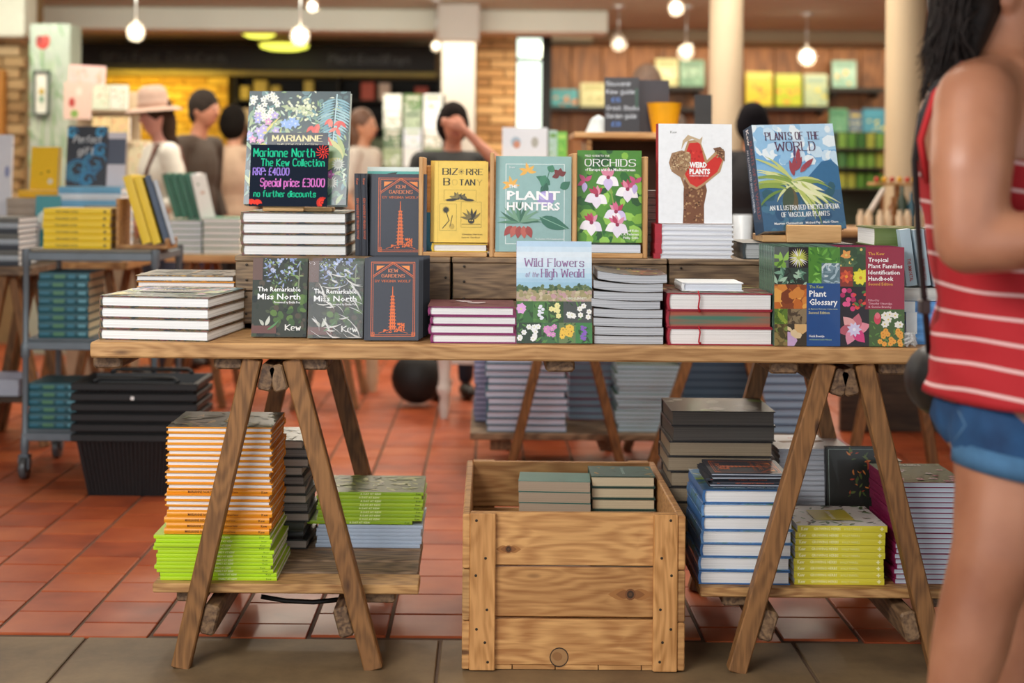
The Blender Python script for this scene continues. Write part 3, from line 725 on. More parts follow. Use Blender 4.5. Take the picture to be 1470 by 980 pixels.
def sign_art(A):
    r = random.Random(5); H = A.H; A.rect(.0, 0, 1, H, '1C2433'); A.k += 5
    g = '2FD3A0'
    A.pen('Marianne North', .04, H-.155, .105, g, .15, .15, False, .78, wob=.15, rnd=r)
    A.pen('The Kew Collection', .14, H-.275, .09, g, .15, .15, False, .81, wob=.15, rnd=r)
    A.pen('RRP: £40.00', .04, H-.395, .09, 'A98BE8', .16, .16, False, .46, wob=.1, rnd=r)
    A.pen('Special price: £30.00', .14, H-.54, .10, 'E884D8', .15, .15, False, .82, wob=.1, rnd=r)
    A.pen('no further discounts', .06, H-.675, .075, g, .17, .17, False, .79, wob=.1, rnd=r)
    for cx, cy, a0, a1, q in ((.93, H-.09, 0, 6.28, 1), (.03, .035, 0, 3.1, .62), (.11, .03, .1, 3, .62), (.94, .05, 1.0, 4.4, .8)):
        for k in range(13):
            a = a0+(a1-a0)*k/12; A.line([(cx+.03*q*math.cos(a), cy+.03*q*math.sin(a)), (cx+.065*q*math.cos(a+.2), cy+.065*q*math.sin(a+.2)), (cx+.09*q*math.cos(a), cy+.09*q*math.sin(a))], .011, 'F0483C')
        A.ell(cx, cy, .016, .016, 'F0483C')
def art_pagoda(A):
    H = A.H; o = 'E8733A'; A.rect(0, 0, 1, H, '3A3D48'); A.rect(0, 0, .07, H, '343742')
    A.frame(.12, .07, .93, H-.07, .010, o); A.frame(.155, .10, .90, H-.10, .007, o)
    for sx in (0, 1):
        f = (lambda x: x) if not sx else (lambda x: 1.05-x)
        A.poly([(f(.19), H-.12), (f(.40), H-.12), (f(.24), H-.24), (f(.19), H-.24)], '3A3D48')
        A.poly([(f(.22), H-.14), (f(.38), H-.14), (f(.22), H-.235)], 'F2914A')
        A.line([(f(.155), H-.33), (f(.525), H-.075)], .012, o); A.line([(f(.155), H-.36), (f(.525), H-.105)], .008, o)
        A.frame(f(.15)-.03, .08, f(.15)+.04, .15, .008, o); A.frame(f(.15)-.015, .095, f(.15)+.02, .13, .006, o)
    A.pen('KEW', .525, H-.26, .058, 'E88A5C', .2, .1, True, .17, 'c'); A.pen('GARDENS', .525, H-.355, .058, 'E88A5C', .2, .1, True, .42, 'c')
    A.pen('BY VIRGINIA WOOLF', .525, H-.445, .04, 'D8703E', .2, .12, True, .66, 'c')
    y = .20
    for i in range(10):
        wd = .085-.0045*i; hh = .062; A.rect(.52-wd*.62, y, .52+wd*.62, y+hh*.78, o)
        A.rect(.52-wd*.25, y+.008, .52-wd*.05, y+hh*.6, '3A3D48'); A.rect(.52+wd*.12, y+.008, .52+wd*.3, y+hh*.6, '3A3D48')
        A.poly([(.52-wd, y+hh*.68), (.52+wd, y+hh*.68), (.52+wd*.6, y+hh), (.52-wd*.6, y+hh)], o); y += hh
    A.line([(.52, y), (.52, y+.17)], .02, o, True)
    A.line([(.27, .13), (.52, .215), (.80, .13)], .008, o)
    r = random.Random(2)
    for k in range(40): A.ell(.66+r.uniform(-.10, .08), .22+r.uniform(-.06, .09), .015, .015, o, 6)
    for k in range(18): A.ell(.45+r.uniform(-.09, .07), .16+r.uniform(-.02, .04), .013, .01, o, 6)
def art_pagoda_spine(A):
    A.text('KEW GARDENS BY VIRGINIA WOOLF', .30, A.H*.3, A.H*.4, 'C25A34', .5); A.text('Kew', .06, A.H*.3, A.H*.4, 'C25A34')
def art_bizarre(A):
    H = A.H; k = '2E2A1E'; y = 'EFCB5A'; A.rect(0, 0, 1, H, y); A.rect(0, 0, .015, H, 'D8B448'); A.rect(.07, 0, .08, H, 'DDB94C')
    A.pen('BIZ', .16, H-.245, .115, k, .22, .07, True, .27); A.pen('RRE', .60, H-.245, .105, k, .22, .07, True, .30)
    A.flower(.50, H-.19, .07, 9, 'C8A848', k, 0, .3); A.pen('B', .18, H-.44, .125, k, .22, .07, True, .10); A.pen('TAN', .47, H-.44, .105, k, .22, .07, True, .28)
    A.pen('O', .335, H-.44, .10, 'D8B858', .12, .08, True, .09); A.pen('Y', .80, H-.44, .10, 'B89A48', .12, .05, True, .08)
    for q in ((.18, H-.74, .78, H-.53), (.10, .22, .42, H-.79), (.50, .28, .88, H-.75)): A.frame(q[0], min(q[1], q[3]), q[2], max(q[1], q[3]), .005, 'A08A3C')
    r = random.Random(4)
    for i in range(9): A.leaf(.48+r.uniform(-.12, .14), H-.71, .15, .06, r.uniform(.5, 2.6), r.choice([k, '6A5E38', '8A7A40']), .5)
    A.leaf(.2, H-.72, .28, .05, 0, k, .2); A.leaf(.75, H-.72, .26, .05, PI, k, -.2)
    for i in range(16): A.leaf(.22, H-.90, .07, .018, i*.4, k, 0, 3)
    A.ell(.22, H-.90, .04, .04, k); A.line([(.22, H-.92), (.28, H-1.1), (.16, .26)], .012, k); A.ell(.33, .30, .05, .05, 'C8A848'); A.line([(.34, .5), (.30, .3)], .01, k)
    for i in range(6): A.leaf(.69, .42, .22, .05, .5+i*.45, r.choice(['7A6A38', k]), .3)
    A.ell(.69, .40, .06, .05, k); A.ell(.67, .41, .012, .012, y); A.ell(.71, .41, .012, .012, y); A.line([(.52, .34), (.86, .34)], .008, k)
    A.text('Christina Harrison', .52, .14, .028, '8A7430', .38); A.text('Lauren Gardiner', .52, .085, .028, '8A7430', .34)
def art_hunters(A):
    H = A.H; A.rect(0, 0, 1, H, '97BCBA'); A.rect(0, 0, .05, H, '86AFB0'); A.frame(.13, .10, .91, H-.10, .008, 'E8F2F0'); r = random.Random(9)
    for (x, y, rr) in ((.42, H-.20, .12), (.20, H-.38, .12)):
        for a in (-.2, .6, 1.6, 2.7, 3.5): A.leaf(x, y, rr, .045, a, 'F0B858', .3)
    for (x, y, a, L, c) in ((.72, H-.38, 2.4, .22, '3F7A62'), (.62, H-.52, 1.2, .2, '2F6450'), (.66, H-.25, 4.2, .16, '4A8A6C'), (.85, H-.42, .4, .16, '3F7A62'), (.70, H-.2, .8, .1, '4A8A6C')): A.leaf(x, y, L, .11, a, c, .4)
    A.leaf(.58, H*.36, .42, .17, -.45, '3B7460', .2); A.line([(.55, H*.38), (.95, .24*H)], .008, '8FC0A8')
    A.line([(.58, H-.5), (.68, H-.3), (.72, H-.15)], .01, '3F7A62')
    for a in (.4, 1.3, 2.2, 3.3): A.leaf(.84, H-.25, .10, .07, a, '7A3838', .2)
    A.ell(.66, H*.56, .12, .10, 'A79AD4'); A.ell(.63, H*.58, .06, .05, 'C4B8EC')
    for i in range(17): A.leaf(.32, .30*H, .30, .04, .1+i*.18, r.choice(['5A8C70', '3E6E58', '7AA488']), r.uniform(-.7, .7))
    for i in range(5): A.leaf(.22+.05*i, .27*H, .17, .09, 4.0+.25*i, r.choice(['C4685C', 'A84C48', 'D88468']), .1)
    A.text('THE', .17, H*.665, .045, 'FFFFFF', bold=.03); A.text('PLANT', .15, H*.545, .115, 'FFFFFF', .70, bold=.03); A.text('HUNTERS', .15, H*.435, .105, 'FFFFFF', .70, bold=.03)
    A.text('The adventures of the botanical explorers', .52, .16, .022, 'E8F0F0', .38); A.text('Kew', .18, H-.16, .03, 'D8E4E4')
def art_orchids(A):
    H = A.H; r = random.Random(11); A.rect(0, 0, 1, H, '4E8A34')
    A.scatter(60, 0, 0, 1, H, .09, ['3E7A2E', '66A03C', '2F6A30', '8AC048', '4E9038', '2B5A2C'], r)
    A.scatter(22, 0, 0, 1, H*.5, .12, ['88BC44', '5C9A34', '9CD058'], r)
    A.line([(.56, .05), (.58, .5), (.50, H*.65)], .02, '8FA850')
    for (x, y) in ((.48, H-.42), (.78, H-.60), (.30, H-.70), (.60, H-.95), (.22, H-1.12), (.62, H-1.15)):
        pc = r.choice(['D86A90', 'C84C74', 'E08AA4'])
        for a in (.8, 1.5, 2.3, 1.9): A.leaf(x+r.uniform(-.02, .02), y, .16, .07, a, r.choice([pc, 'B83A5C', 'E49AB4']), .2)
        for a in (3.6, 5.6, 4.7): A.leaf(x, y, .21, .15, a, r.choice(['F0E8F8', 'D8C8F0', 'FAF6FC']), 0)
        A.ell(x, y, .03, .03, '9A2C50')
    for (x, y) in ((.12, H-.48), (.9, H-.50)):
        for a in (.6, 2.2, 3.6): A.leaf(x, y, .14, .07, a, 'C85480', .2)
        A.leaf(x, y-.02, .16, .09, 4.6, 'C8B8EC', 0)
    A.text('FIELD GUIDE TO THE', .12, H-.10, .03, 'F0F0E8', .38); A.pen('ORCHIDS', .12, H-.245, .105, 'FFFFFF', .17, .08, True, .78)
    A.text('of Europe and the Mediterranean', .12, H-.32, .045, 'FFFFFF', .78, bold=.02)
    for i, s_ in enumerate(('Rolf Kuhn', 'H. A. Pedersen', 'Phillip Cribb')): A.text(s_, .95, .17-.055*i, .035, 'FFFFFF', None, 'r', .02)
def art_weird(A):
    H = A.H; r = random.Random(13); A.rect(0, 0, 1, H, 'F2F5FA')
    A.text('Kew', .16, H-.13, .035, '8A8A8A'); b1 = '7A5038'; red = 'D0322C'
    A.poly([(.33, .0), (.62, .0), (.62, .25), (.66, .45), (.62, .62), (.35, .60), (.34, .4), (.34, .2)], b1)
    A.scatter(90, .35, .02, .62, .60, .016, ['A88058', '5A3826', '8E6444', 'C09A70'], r)
    A.poly([(.42, .50), (.33, .64), (.33, .92), (.40, 1.12), (.56, 1.14), (.66, .86), (.78, .98), (.90, .90), (.84, .70), (.62, .52), (.52, .46)], 'B8946C')
    A.poly([(.43, .54), (.36, .66), (.36, .92), (.42, 1.09), (.56, 1.10), (.64, .80), (.80, .94), (.87, .86), (.80, .70), (.60, .54), (.52, .49)], red)
    A.scatter(30, .4, .6, .6, 1.0, .02, ['B8241F', 'E0483C'], r)
    A.poly([(.56, 1.14), (.40, 1.20), (.33, 1.12), (.31, 1.0), (.36, 1.10), (.46, 1.15), (.58, 1.07), (.60, 1.18)], 'C8B090')
    A.poly([(.14, .82), (.18, .95), (.32, .99), (.44, .94), (.44, .80), (.34, .64), (.36, .45), (.30, .62), (.18, .70)], 'A07C5C')
    A.scatter(110, .17, .72, .42, .96, .014, ['D0B890', '7A563C', 'B89870'], r)
    A.poly([(.74, 1.02), (.84, 1.04), (.90, .98), (.90, .84), (.82, .92)], '7A5640'); A.scatter(25, .77, .9, .89, 1.02, .012, ['B89870', '5A3826'], r)
    A.text('WEIRD', .42, .76, .07, 'FFFFFF', .24, bold=.05); A.text('PLANTS', .42, .67, .07, 'FFFFFF', .28, bold=.05); A.text('CHRIS THOROGOOD', .42, .635, .02, 'FFFFFF', .26)
def art_world(A):
    H = A.H; r = random.Random(17)
    for i, c in enumerate(('4C7CA6', '6FA0C8', '8CB8DC', '9CC6E6', '86B6DE', '78ACDA', 'A4CCEA', 'B4D4EE')): A.rect(0, H*i/8, 1, H*(i+1)/8, c)
    A.scatter(40, 0, H*.6, 1, H, .08, ['C8DFF2', 'E4EEF6', '94C0E4'], r)
    A.poly([(.55, .55), (.80, .78), (.92, .80), (1, .72), (1, .1), (0, .1), (0, .5)], '3E6E98'); A.rect(0, 0, 1, .45, '44688A'); A.scatter(40, 0, 0, 1, .5, .07, ['38587A', '4E7894', '3A6070'], r)
    for i in range(30):
        a = r.choice([r.uniform(-.1, .75), r.uniform(2.5, 3.3), r.uniform(1.9, 2.5), r.uniform(-.5, 0)]); c = r.choice(['A8B860', '8CA454', 'C4CC80', '6E8C4C', 'D8DCA4', '7C9C58'])
        A.leaf(.40+r.uniform(-.06, .06), .50+r.uniform(-.06, .05), r.uniform(.3, .62), .034, a, c, r.uniform(.5, 1.2)*(1 if math.cos(a) < 0 else -1))
    for i in range(8): A.leaf(.42+r.uniform(-.03, .10), .56, r.uniform(.3, .48), .055, r.uniform(4.9, 6.0), r.choice(['E8E8C0', 'C8D080', 'E0E4B4', 'B8C46C']), r.uniform(-.2, .4))
    for i in range(5): A.leaf(.38, .5, .3, .10, r.uniform(4.2, 4.9), r.choice(['5C5A44', '6A6048', '4A5848']), .1)
    for (x, y, a) in ((.44, .66, 1.35), (.47, .68, 1.0), (.52, .66, .75), (.56, .70, .65), (.44, .62, 1.7), (.50, .76, 1.35)): A.leaf(x, y, .19, .06, a, r.choice(['9E4A56', 'A85862', '7A3A48']), .1)
    A.leaf(.47, .84, .13, .03, 1.4, '5C4A78', 0)
    A.pen('PLANTS OF THE', .48, H-.18, .085, '5E3C58', .14, .07, True, .66, 'c'); A.pen('WORLD', .50, H-.31, .10, '5E3C58', .14, .07, True, .48, 'c')
    A.pen('AN ILLUSTRATED ENCYCLOPEDIA', .52, .235, .05, 'F4F6F8', .17, .1, True, .84, 'c'); A.pen('OF VASCULAR PLANTS', .52, .155, .05, 'F4F6F8', .17, .1, True, .58, 'c')
    A.text('Maarten Christenhusz   Michael Fay   Mark Chase', .52, .07, .026, 'F4F6F8', .78, 'c')
def art_world_spine(A):
    A.rect(0, 0, 1, A.H, '2E4A66'); A.text('PLANTS OF THE WORLD', .14, A.H*.52, A.H*.3, '9A5A5C', .74); A.text('AN ILLUSTRATED ENCYCLOPEDIA', .2, A.H*.14, A.H*.2, 'D8E4F0', .6); A.text('Kew', .02, A.H*.3, A.H*.3, 'FFFFFF')
def art_wild(A):
    H = A.H; r = random.Random(19)
    for i, c in enumerate(('A8CCE4', 'B8D8EC', 'C8E0F0', 'D4E6F4', 'DCEAF6', 'E0ECF6', 'D0E4F4', 'BCD8F0')): A.rect(0, .78+i*(H-.78)/8, 1, .78+(i+1)*(H-.78)/8, c)
    A.rect(0, .72, 1, .80, '9CC4DC')
    A.rect(0, .55, 1, .72, 'B0A47C')
    A.scatter(80, 0, .66, 1, .76, .035, ['4A6440', '3A5438', '5E7448', '6C7C50'], r)
    A.window(0, .53, 1, .70); A.scatter(150, 0, .54, 1, .68, .035, ['C0B48C', 'A89C70', 'CDBFA0', '9C9468', 'B8A08C', 'C49AA0'], r); A.full()
    G = [(0, .27, .22, .55), (.22, .27, .42, .55), (.42, .27, .62, .55), (.62, .27, 1, .55), (0, 0, .33, .27), (.33, 0, .56, .27), (.56, 0, .78, .27), (.78, 0, 1, .27)]
    bg = ['3A6A34', '4A7A3C', '35502C', '4A4E4C', '2E4030', '3E6A40', '6A8050', '3F8044']; fc = ['E4A8E0', 'E8E8F4', 'F0E8A0', 'F6F4F0', 'F0F0F0', 'D890C8', 'F0C448', '8A5CC0']
    for i, (x0, y0, x1, y1) in enumerate(G):
        A.window(x0, y0, x1, y1); A.rect(x0, y0, x1, y1, bg[i]); A.scatter(22, x0, y0, x1, y1, .03, ['2A4A26', '5A8A44', bg[i]], r, 'l')
        if i in (1, 7):
            for k in range(14): A.ell((x0+x1)/2+r.uniform(-.03, .03), y0+.05+.013*k, .025, .015, fc[i], 6)
        else:
            for k in range({0: 2, 2: 6, 3: 9, 4: 11, 5: 8, 6: 14}.get(i, 5)): A.flower(r.uniform(x0+.04, x1-.04), r.uniform(y0+.05, y1-.05), .04 if i != 0 else .07, 6, fc[i], 'D8D8A0' if i != 6 else '9A6A20', r.random(), .8)
        A.full()
    A.text('CHRIS CLENNETT', .93, .575, .03, 'F0F0E0', .28, 'r')
    A.pen('Wild Flowers', .5, H-.335, .105, '9A6CA0', .12, .05, True, .78, 'c'); A.pen('of the', .12, H-.475, .065, 'B08AB4', .09, .05, False, .17, slant=.15)
    A.pen('High Weald', .33, H-.475, .105, '9A6CA0', .12, .05, True, .56)
def art_north(A, shine=False):
    H = A.H; r = random.Random(23); A.rect(0, 0, 1, H, '33372C')
    A.scatter(90, 0, 0, 1, H, .06, ['2A3226', '3C4A30', '4A5238', '1F2620', '544A3C'], r); A.scatter(26, .35, .25, 1, .8, .07, ['4C6A34', '5E7C3A', '3E5A30'], r)
    A.rect(0, H*.72, .18, H, '6A5048'); A.rect(0, .06, .45, .2, '6A4640')
    A.scatter(90, .2, H*.62, .95, H, .03, ['5C7A50', '7C9A5C', '3C5A40', '8FA06A', '9CA8D0', '8A9AC8'], r, 'l'); A.scatter(30, .22, H*.8, .8, H, .03, ['A0B0D8', '8898C8', 'B8C0DC'], r)
    A.line([(.86, H*.95), (.84, H*.62)], .02, '8A9078'); A.leaf(.25, .2, .2, .07, .9, 'C8CCC0', .6); A.leaf(.28, .12, .3, .04, .5, '5E8A58', .4); A.leaf(.22, .2, .14, .06, 2.0, 'B8BCB0', .4)
    A.text('The Remarkable', .10, H*.575, .085, 'FFFFFF', .78, bold=.014); A.text('Miss North', .10, H*.475, .105, 'FFFFFF', .78, bold=.014); A.text('Presented by Emilia Fox', .88, H*.425, .04, 'F0F0F0', .48, 'r')
    A.pen('Kew', .62, .12, .10, 'F4F4F0', .22, .07, True, .27)
def photo_cell(A, x0, y0, x1, y1, bg, cols, kind, r, n=14, q=.05):
    A.window(x0, y0, x1, y1); A.rect(x0, y0, x1, y1, bg)
    if kind == 'sun': 
        for k in range(26): A.leaf((x0+x1)/2, (y0+y1)/2, min(x1-x0, y1-y0)*.52, .018, k*.2417, r.choice(cols), 0, 3)
        A.ell((x0+x1)/2, (y0+y1)/2, .03, .03, cols[-1])
    elif kind == 'bigf': A.scatter(12, x0, y0, x1, y1, q, [bg], r); A.flower((x0+x1)/2, (y0+y1)/2, min(x1-x0, y1-y0)*.55, 8, cols[0], cols[-1], .2, .6, cols[len(cols)//2])
    else: A.scatter(n, x0, y0, x1, y1, q, cols, r, kind)
    A.full()
def art_glossary(A):
    H = A.H; r = random.Random(29)
    photo_cell(A, 0, H*.78, .22, H, '5C6664', ['7FB048', '98C860', '4E7A34'], 'l', r, 9, .08); photo_cell(A, .22, H*.78, .52, H, '1C1A20', ['E8E8E8', 'D8D880', 'C8D060'], 'sun', r)
    photo_cell(A, .52, H*.60, 1, H, '4E8A30', ['6CB040', '88C858', '3C7A2C', '5A9A38'], 'l', r, 60, .04); photo_cell(A, 0, H*.62, .52, H*.79, '2C4038', ['7CA890', '4C7A64', 'A8C8B0', '1F2E28'], 'l', r, 40, .05)
    photo_cell(A, .72, H*.62, 1, H*.84, '5F7C88', ['A8C0CC', '7C98A4', 'D0DCE0'], 'l', r, 40, .04)
    photo_cell(A, 0, H*.375, .5, H*.62, 'A85A24', ['D8893C', '7A3A1C', 'C46A28', 'E8A850', '8A4420'], 'e', r, 26, .09)
    photo_cell(A, 0, H*.22, .2, H*.375, '5C7A2C', ['A8BC48', '44601F', '8AA038'], 'l', r, 16, .06); photo_cell(A, .2, H*.22, .5, H*.375, '6A5A42', ['8C7A5C', '4A3C2C'], 'l', r, 20, .07)
    photo_cell(A, 0, 0, .2, H*.22, '6A5A34', ['8C7A48', '4C4424', '7C8A44'], 'e', r, 20, .05); photo_cell(A, .2, 0, .5, H*.22, '3C3428', ['C8A8D0', 'D8B078', 'E0C8A0', 'B890C4'], 'e', r, 8, .10)
    A.rect(.49, 0, 1, H*.635, '1C4C8C'); A.text('The Kew', .53, H*.585, .045, 'A8B85C', .22, bold=.02); A.text('Plant', .53, H*.50, .095, 'FFFFFF', .26, bold=.02); A.text('Glossary', .53, H*.415, .095, 'FFFFFF', .43, bold=.02)
    A.text('an illustrated dictionary of plant terms', .52, H*.37, .018, 'D0D8A0', .44); A.text('Second Edition', .52, H*.325, .04, 'D8D08C', .32, bold=.02); A.text('Henk Beentje', .53, H*.09, .035, 'F0F0F0', .23, bold=.02); A.text('with illustrations by Juliet Williamson', .53, H*.06, .02, 'A8C890', .34)
def art_tropical(A):
    H = A.H; r = random.Random(31)
    photo_cell(A, 0, H*.80, .45, H, '2E4A2C', ['E8A050', '3C5A34', 'F0B870', '4A6A48'], 'f', r, 9, .10)
    photo_cell(A, 0, H*.6, .2, H*.8, '8A3020', ['C8442C', 'A03018', 'E06030', 'F0A030'], 'bigf', r); photo_cell(A, .2, H*.6, .45, H*.8, '2A4A20', ['F0E030', 'D8D028', 'E8C820'], 'bigf', r)
    A.window(.2, H*.58, .45, H*.8); A.flower(.32, H*.69, .12, 9, 'F4E838', 'E0A020', .1, .5); A.full()
    A.window(0, 0, .45, H*.6); A.rect(0, 0, .45, H*.6, '1E141C')
    for i in range(9): A.ell(.06+.07*(i % 3)+r.uniform(-.02, .02), H*.56-.07*(i//2), .04, .04, r.choice(['D83878', 'E85890', 'B82060']), 10)
    A.scatter(16, .2, H*.38, .45, H*.55, .035, ['C83028', '4A7A34', '8A1820', 'E84838'], r)
    A.full(); A.window(0, 0, .46, H*.4)
    for a, c in ((.2, 'E890A0'), (1.2, 'C86878'), (2.2, 'E8A8A8'), (3.2, 'B85868'), (4.2, 'E090A8'), (5.3, 'D83C80')): A.leaf(.22, H*.17, .26, .17, a, c, .2)
    A.flower(.22, H*.17, .12, 9, 'D8D0F0', 'F0F0FF', 0, .4); A.full()
    A.rect(.40, H*.375, 1, H, '9A1C3C')
    A.text('The Kew', .44, H*.92, .045, 'E8A83C', .25, bold=.02)
    for i, (s_, wd) in enumerate((('Tropical', .31), ('Plant Families', .53), ('Identification', .49), ('Handbook', .39))): A.text(s_, .44, H*(.852-.063*i), .066, 'FFFFFF', wd, bold=.02)
    A.text('Second Edition', .44, H*.615, .045, 'E8A83C', .38, bold=.02)
    for i, (s_, wd) in enumerate((('Edited by', .17), ('Timothy Utteridge', .37), ('& Gemma Bramley', .36))): A.text(s_, .44, H*(.455-.033*i), .033, 'E8B8C0', wd, bold=.01)
    photo_cell(A, .45, .0, 1, H*.375, '44602C', ['5C8A38', '3C5A2A', '6C8C40'], 'l', r, 30, .04)
    A.window(.45, 0, 1, H*.375); A.ell(.58, H*.28, .055, .09, 'D84058'); A.ell(.58, H*.31, .04, .05, 'E87080')
    for i in range(9): A.flower(.80+r.uniform(-.13, .13), H*.28+r.uniform(-.1, .1), .06, 6, 'F4F0E8', 'E0C860', r.random(), .7)
    for i in range(16): A.flower(r.uniform(.5, .98), r.uniform(.03, H*.16), .045, 7, 'F0A83C', 'D87820', r.random(), .8)
    A.full()
def art_leafy(A):
    r = random.Random(37); A.rect(0, 0, 1, A.H, '5A6A34'); A.scatter(60, 0, 0, 1, A.H, .08, ['7C8C44', '46582C', 'A8B060', '8A9A50', 'C8CC90'], r, 'l'); A.text('Kew', .4, A.H*.4, .08, 'E8ECD8')
def art_darkgarden(A):
    r = random.Random(41); A.rect(0, 0, 1, A.H, '2E3028'); A.scatter(50, 0, 0, 1, A.H, .07, ['4A4A38', '6A6040', '23261F', '55603C', '8A6A3C', '3C4A44'], r, 'l'); A.text('MARIANNE NORTH', .2, A.H*.5, .06, 'D8A850', .5)
def art_weirdtop(A):
    A.rect(0, 0, 1, A.H, 'E6E8EC'); A.poly([(.25, .45), (.45, .58), (.6, .52), (.85, .58), (.9, .45), (.6, .40), (.3, .38)], '6A5040'); A.ell(.6, .5, .1, .06, '4A352A'); A.text('WEIRD PLANTS', .3, .2, .06, 'C0392B', .4)
def art_pinkflowers(A):
    r = random.Random(43); A.rect(0, 0, 1, A.H, '5A6A4A'); A.scatter(40, 0, 0, 1, A.H, .05, ['3E5234', '7C8C60'], r, 'l'); 
    for i in range(22): A.flower(r.uniform(.05, .95), r.uniform(.05, A.H-.3), .06, 5, r.choice(['D89AB0', 'E8B8C4', 'C07890', 'E8E0E4']), 'A04060', r.random())
    A.text('ORCHIDS', .2, A.H-.2, .09, 'F0F0F0', .5)
def art_herbs(A):
    r = random.Random(47); A.rect(0, 0, 1, A.H, 'ECE9E0'); A.scatter(70, 0, 0, 1, A.H, .04, ['5A7A48', '7A9A5C', '8A4038', 'C8B84C', '3C5A3C', '5A4A40'], r, 'l'); A.rect(.25, A.H*.3, .75, A.H*.75, 'D8C840'); A.text('GROWING HERBS', .3, A.H*.5, .05, 'FFFFFF', .4)
def art_redbook(A):
    r = random.Random(53); A.rect(0, 0, 1, A.H, '5C3C30'); A.scatter(50, 0, 0, 1, A.H, .06, ['7C9048', '8A3028', '4C5A30', 'A8A068', 'B86850'], r, 'l')
def art_maroon(A):
    A.rect(0, 0, 1, A.H, '7A4A50'); A.scatter(24, 0, 0, 1, A.H, .06, ['6A3C44', '8C5A5C'], random.Random(3), 'l'); A.leaf(.45, .4, .3, .18, .6, 'DCC8CC', .3); A.leaf(.5, .6, .25, .14, 2.4, 'E8DCE0', .3)
    pass
def art_field(A):
    r = random.Random(59); A.rect(0, 0, 1, A.H, '6A4A40'); A.scatter(60, 0, 0, 1, A.H, .05, ['8A5A48', 'A8704C', '5C6A3C', 'C8C060', 'B86858'], r, 'l')
# spines
def sp_orange(A): A.text('MARIANNE NORTH', .20, A.H*.25, A.H*.45, '6A3A10', .24); A.text('A Very Intrepid Painter', .52, A.H*.3, A.H*.33, 'A05A20', .16); A.text('Kew', .90, A.H*.25, A.H*.45, '6A3A10', .06)
def sp_lime(A): A.text('FAMILY AT KEW', .50, A.H*.2, A.H*.5, 'E8F4B0', .16, bold=.04); A.text('Kew', .91, A.H*.25, A.H*.45, '6A8A14', .045)
def sp_lime2(A): A.text('A DAY AT KEW', .40, A.H*.2, A.H*.5, 'E8F4B0', .2, bold=.04); A.text('Kew', .93, A.H*.25, A.H*.45, '3C4A14', .045)
def sp_herbs(A): A.text('Kew', .04, A.H*.25, A.H*.5, 'F4F0B0', .08, bold=.04); A.text('GROWING HERBS', .18, A.H*.28, A.H*.42, 'F4F0B0', .30, bold=.02); A.text('HOLLY FARRELL', .52, A.H*.3, A.H*.33, 'E8E490', .2); A.flower(.94, A.H*.5, A.H*.35, 4, 'F4F0B0', 'F4F0B0')
def sp_blue(A): A.rect(0, 0, .13, A.H, 'E8F0F4'); A.text('Booth-Davis', .5, A.H*.3, A.H*.36, '1C2C4C', .2)
def sp_teal(A): A.rect(.03, A.H*.3, .22, A.H*.7, '2C6C80'); A.rect(.3, A.H*.25, .52, A.H*.75, '4C7E60'); A.rect(.58, A.H*.25, .72, A.H*.75, '307286'); A.rect(.8, A.H*.3, .95, A.H*.7, '5C98A8')
def sp_yel(A): A.text('THE DRINKS GUIDE', .18, A.H*.3, A.H*.38, '7A6410', .34); A.rect(.90, A.H*.3, .94, A.H*.7, '7A6410')
def sp_immortal(A): A.text('THE IMMORTAL', .52, A.H*.35, A.H*.34, 'B03A34', .4)

# ------------------------------------------------------------------ things on the display table
SLATE = mat('33363F', .6, 0, .06); BLACKC = mat('1B1A1C', .35, 0, .1, coat=.3); ARTC = mat_mottle(['14181C', '242C2A', '6E5C34', '7E4A48', '1E2628', '2E3432'], 30)
ORANGE = mat('F09A1C', .4, 0, .04); LIME = mat('B4D81E', .4, 0, .03); YEL = mat('D8CC38', .4, 0, .03); MAG = mat('8A3066', .5); RED = mat('9C1E30', .45, 0, .06)
WHT = mat('F0F2F4', .4, 0, .03); BLUEC = mat('3F6FA8', .35, 0, .15); SKY = mat('5E9AD8', .4, 0, .05); TEAL = mat('1C5560', .45, 0, .12); GREYC = mat('6A6A66', .5); DGREEN = mat('2F5A4C', .5); WINE = mat('861C48', .45, 0, .06)
TOPZ, RIZ = TZ+.0005, RZ+.0005
# left pile of four big art books
stack('big floral art book with white page block, {o} of four, table left end', 'big art books at the table left end', 150, 314, 3.235, TOPZ, 425.5, 4, .30, 'tail', ARTC, PW, rot=math.radians(-7), top=art_painting, jit=.002, rj=.006)
stack('orange-edged art book behind the big floral books, {o} in pile', 'orange edged books behind the big art books', 196, 337, 3.58, TOPZ, 395, 8, .22, 'fore', [ORANGE, mat_mottle(['C88A30', '4A4034', 'E0A840'], 30)], PW, top=art_darkgarden, jit=.002)
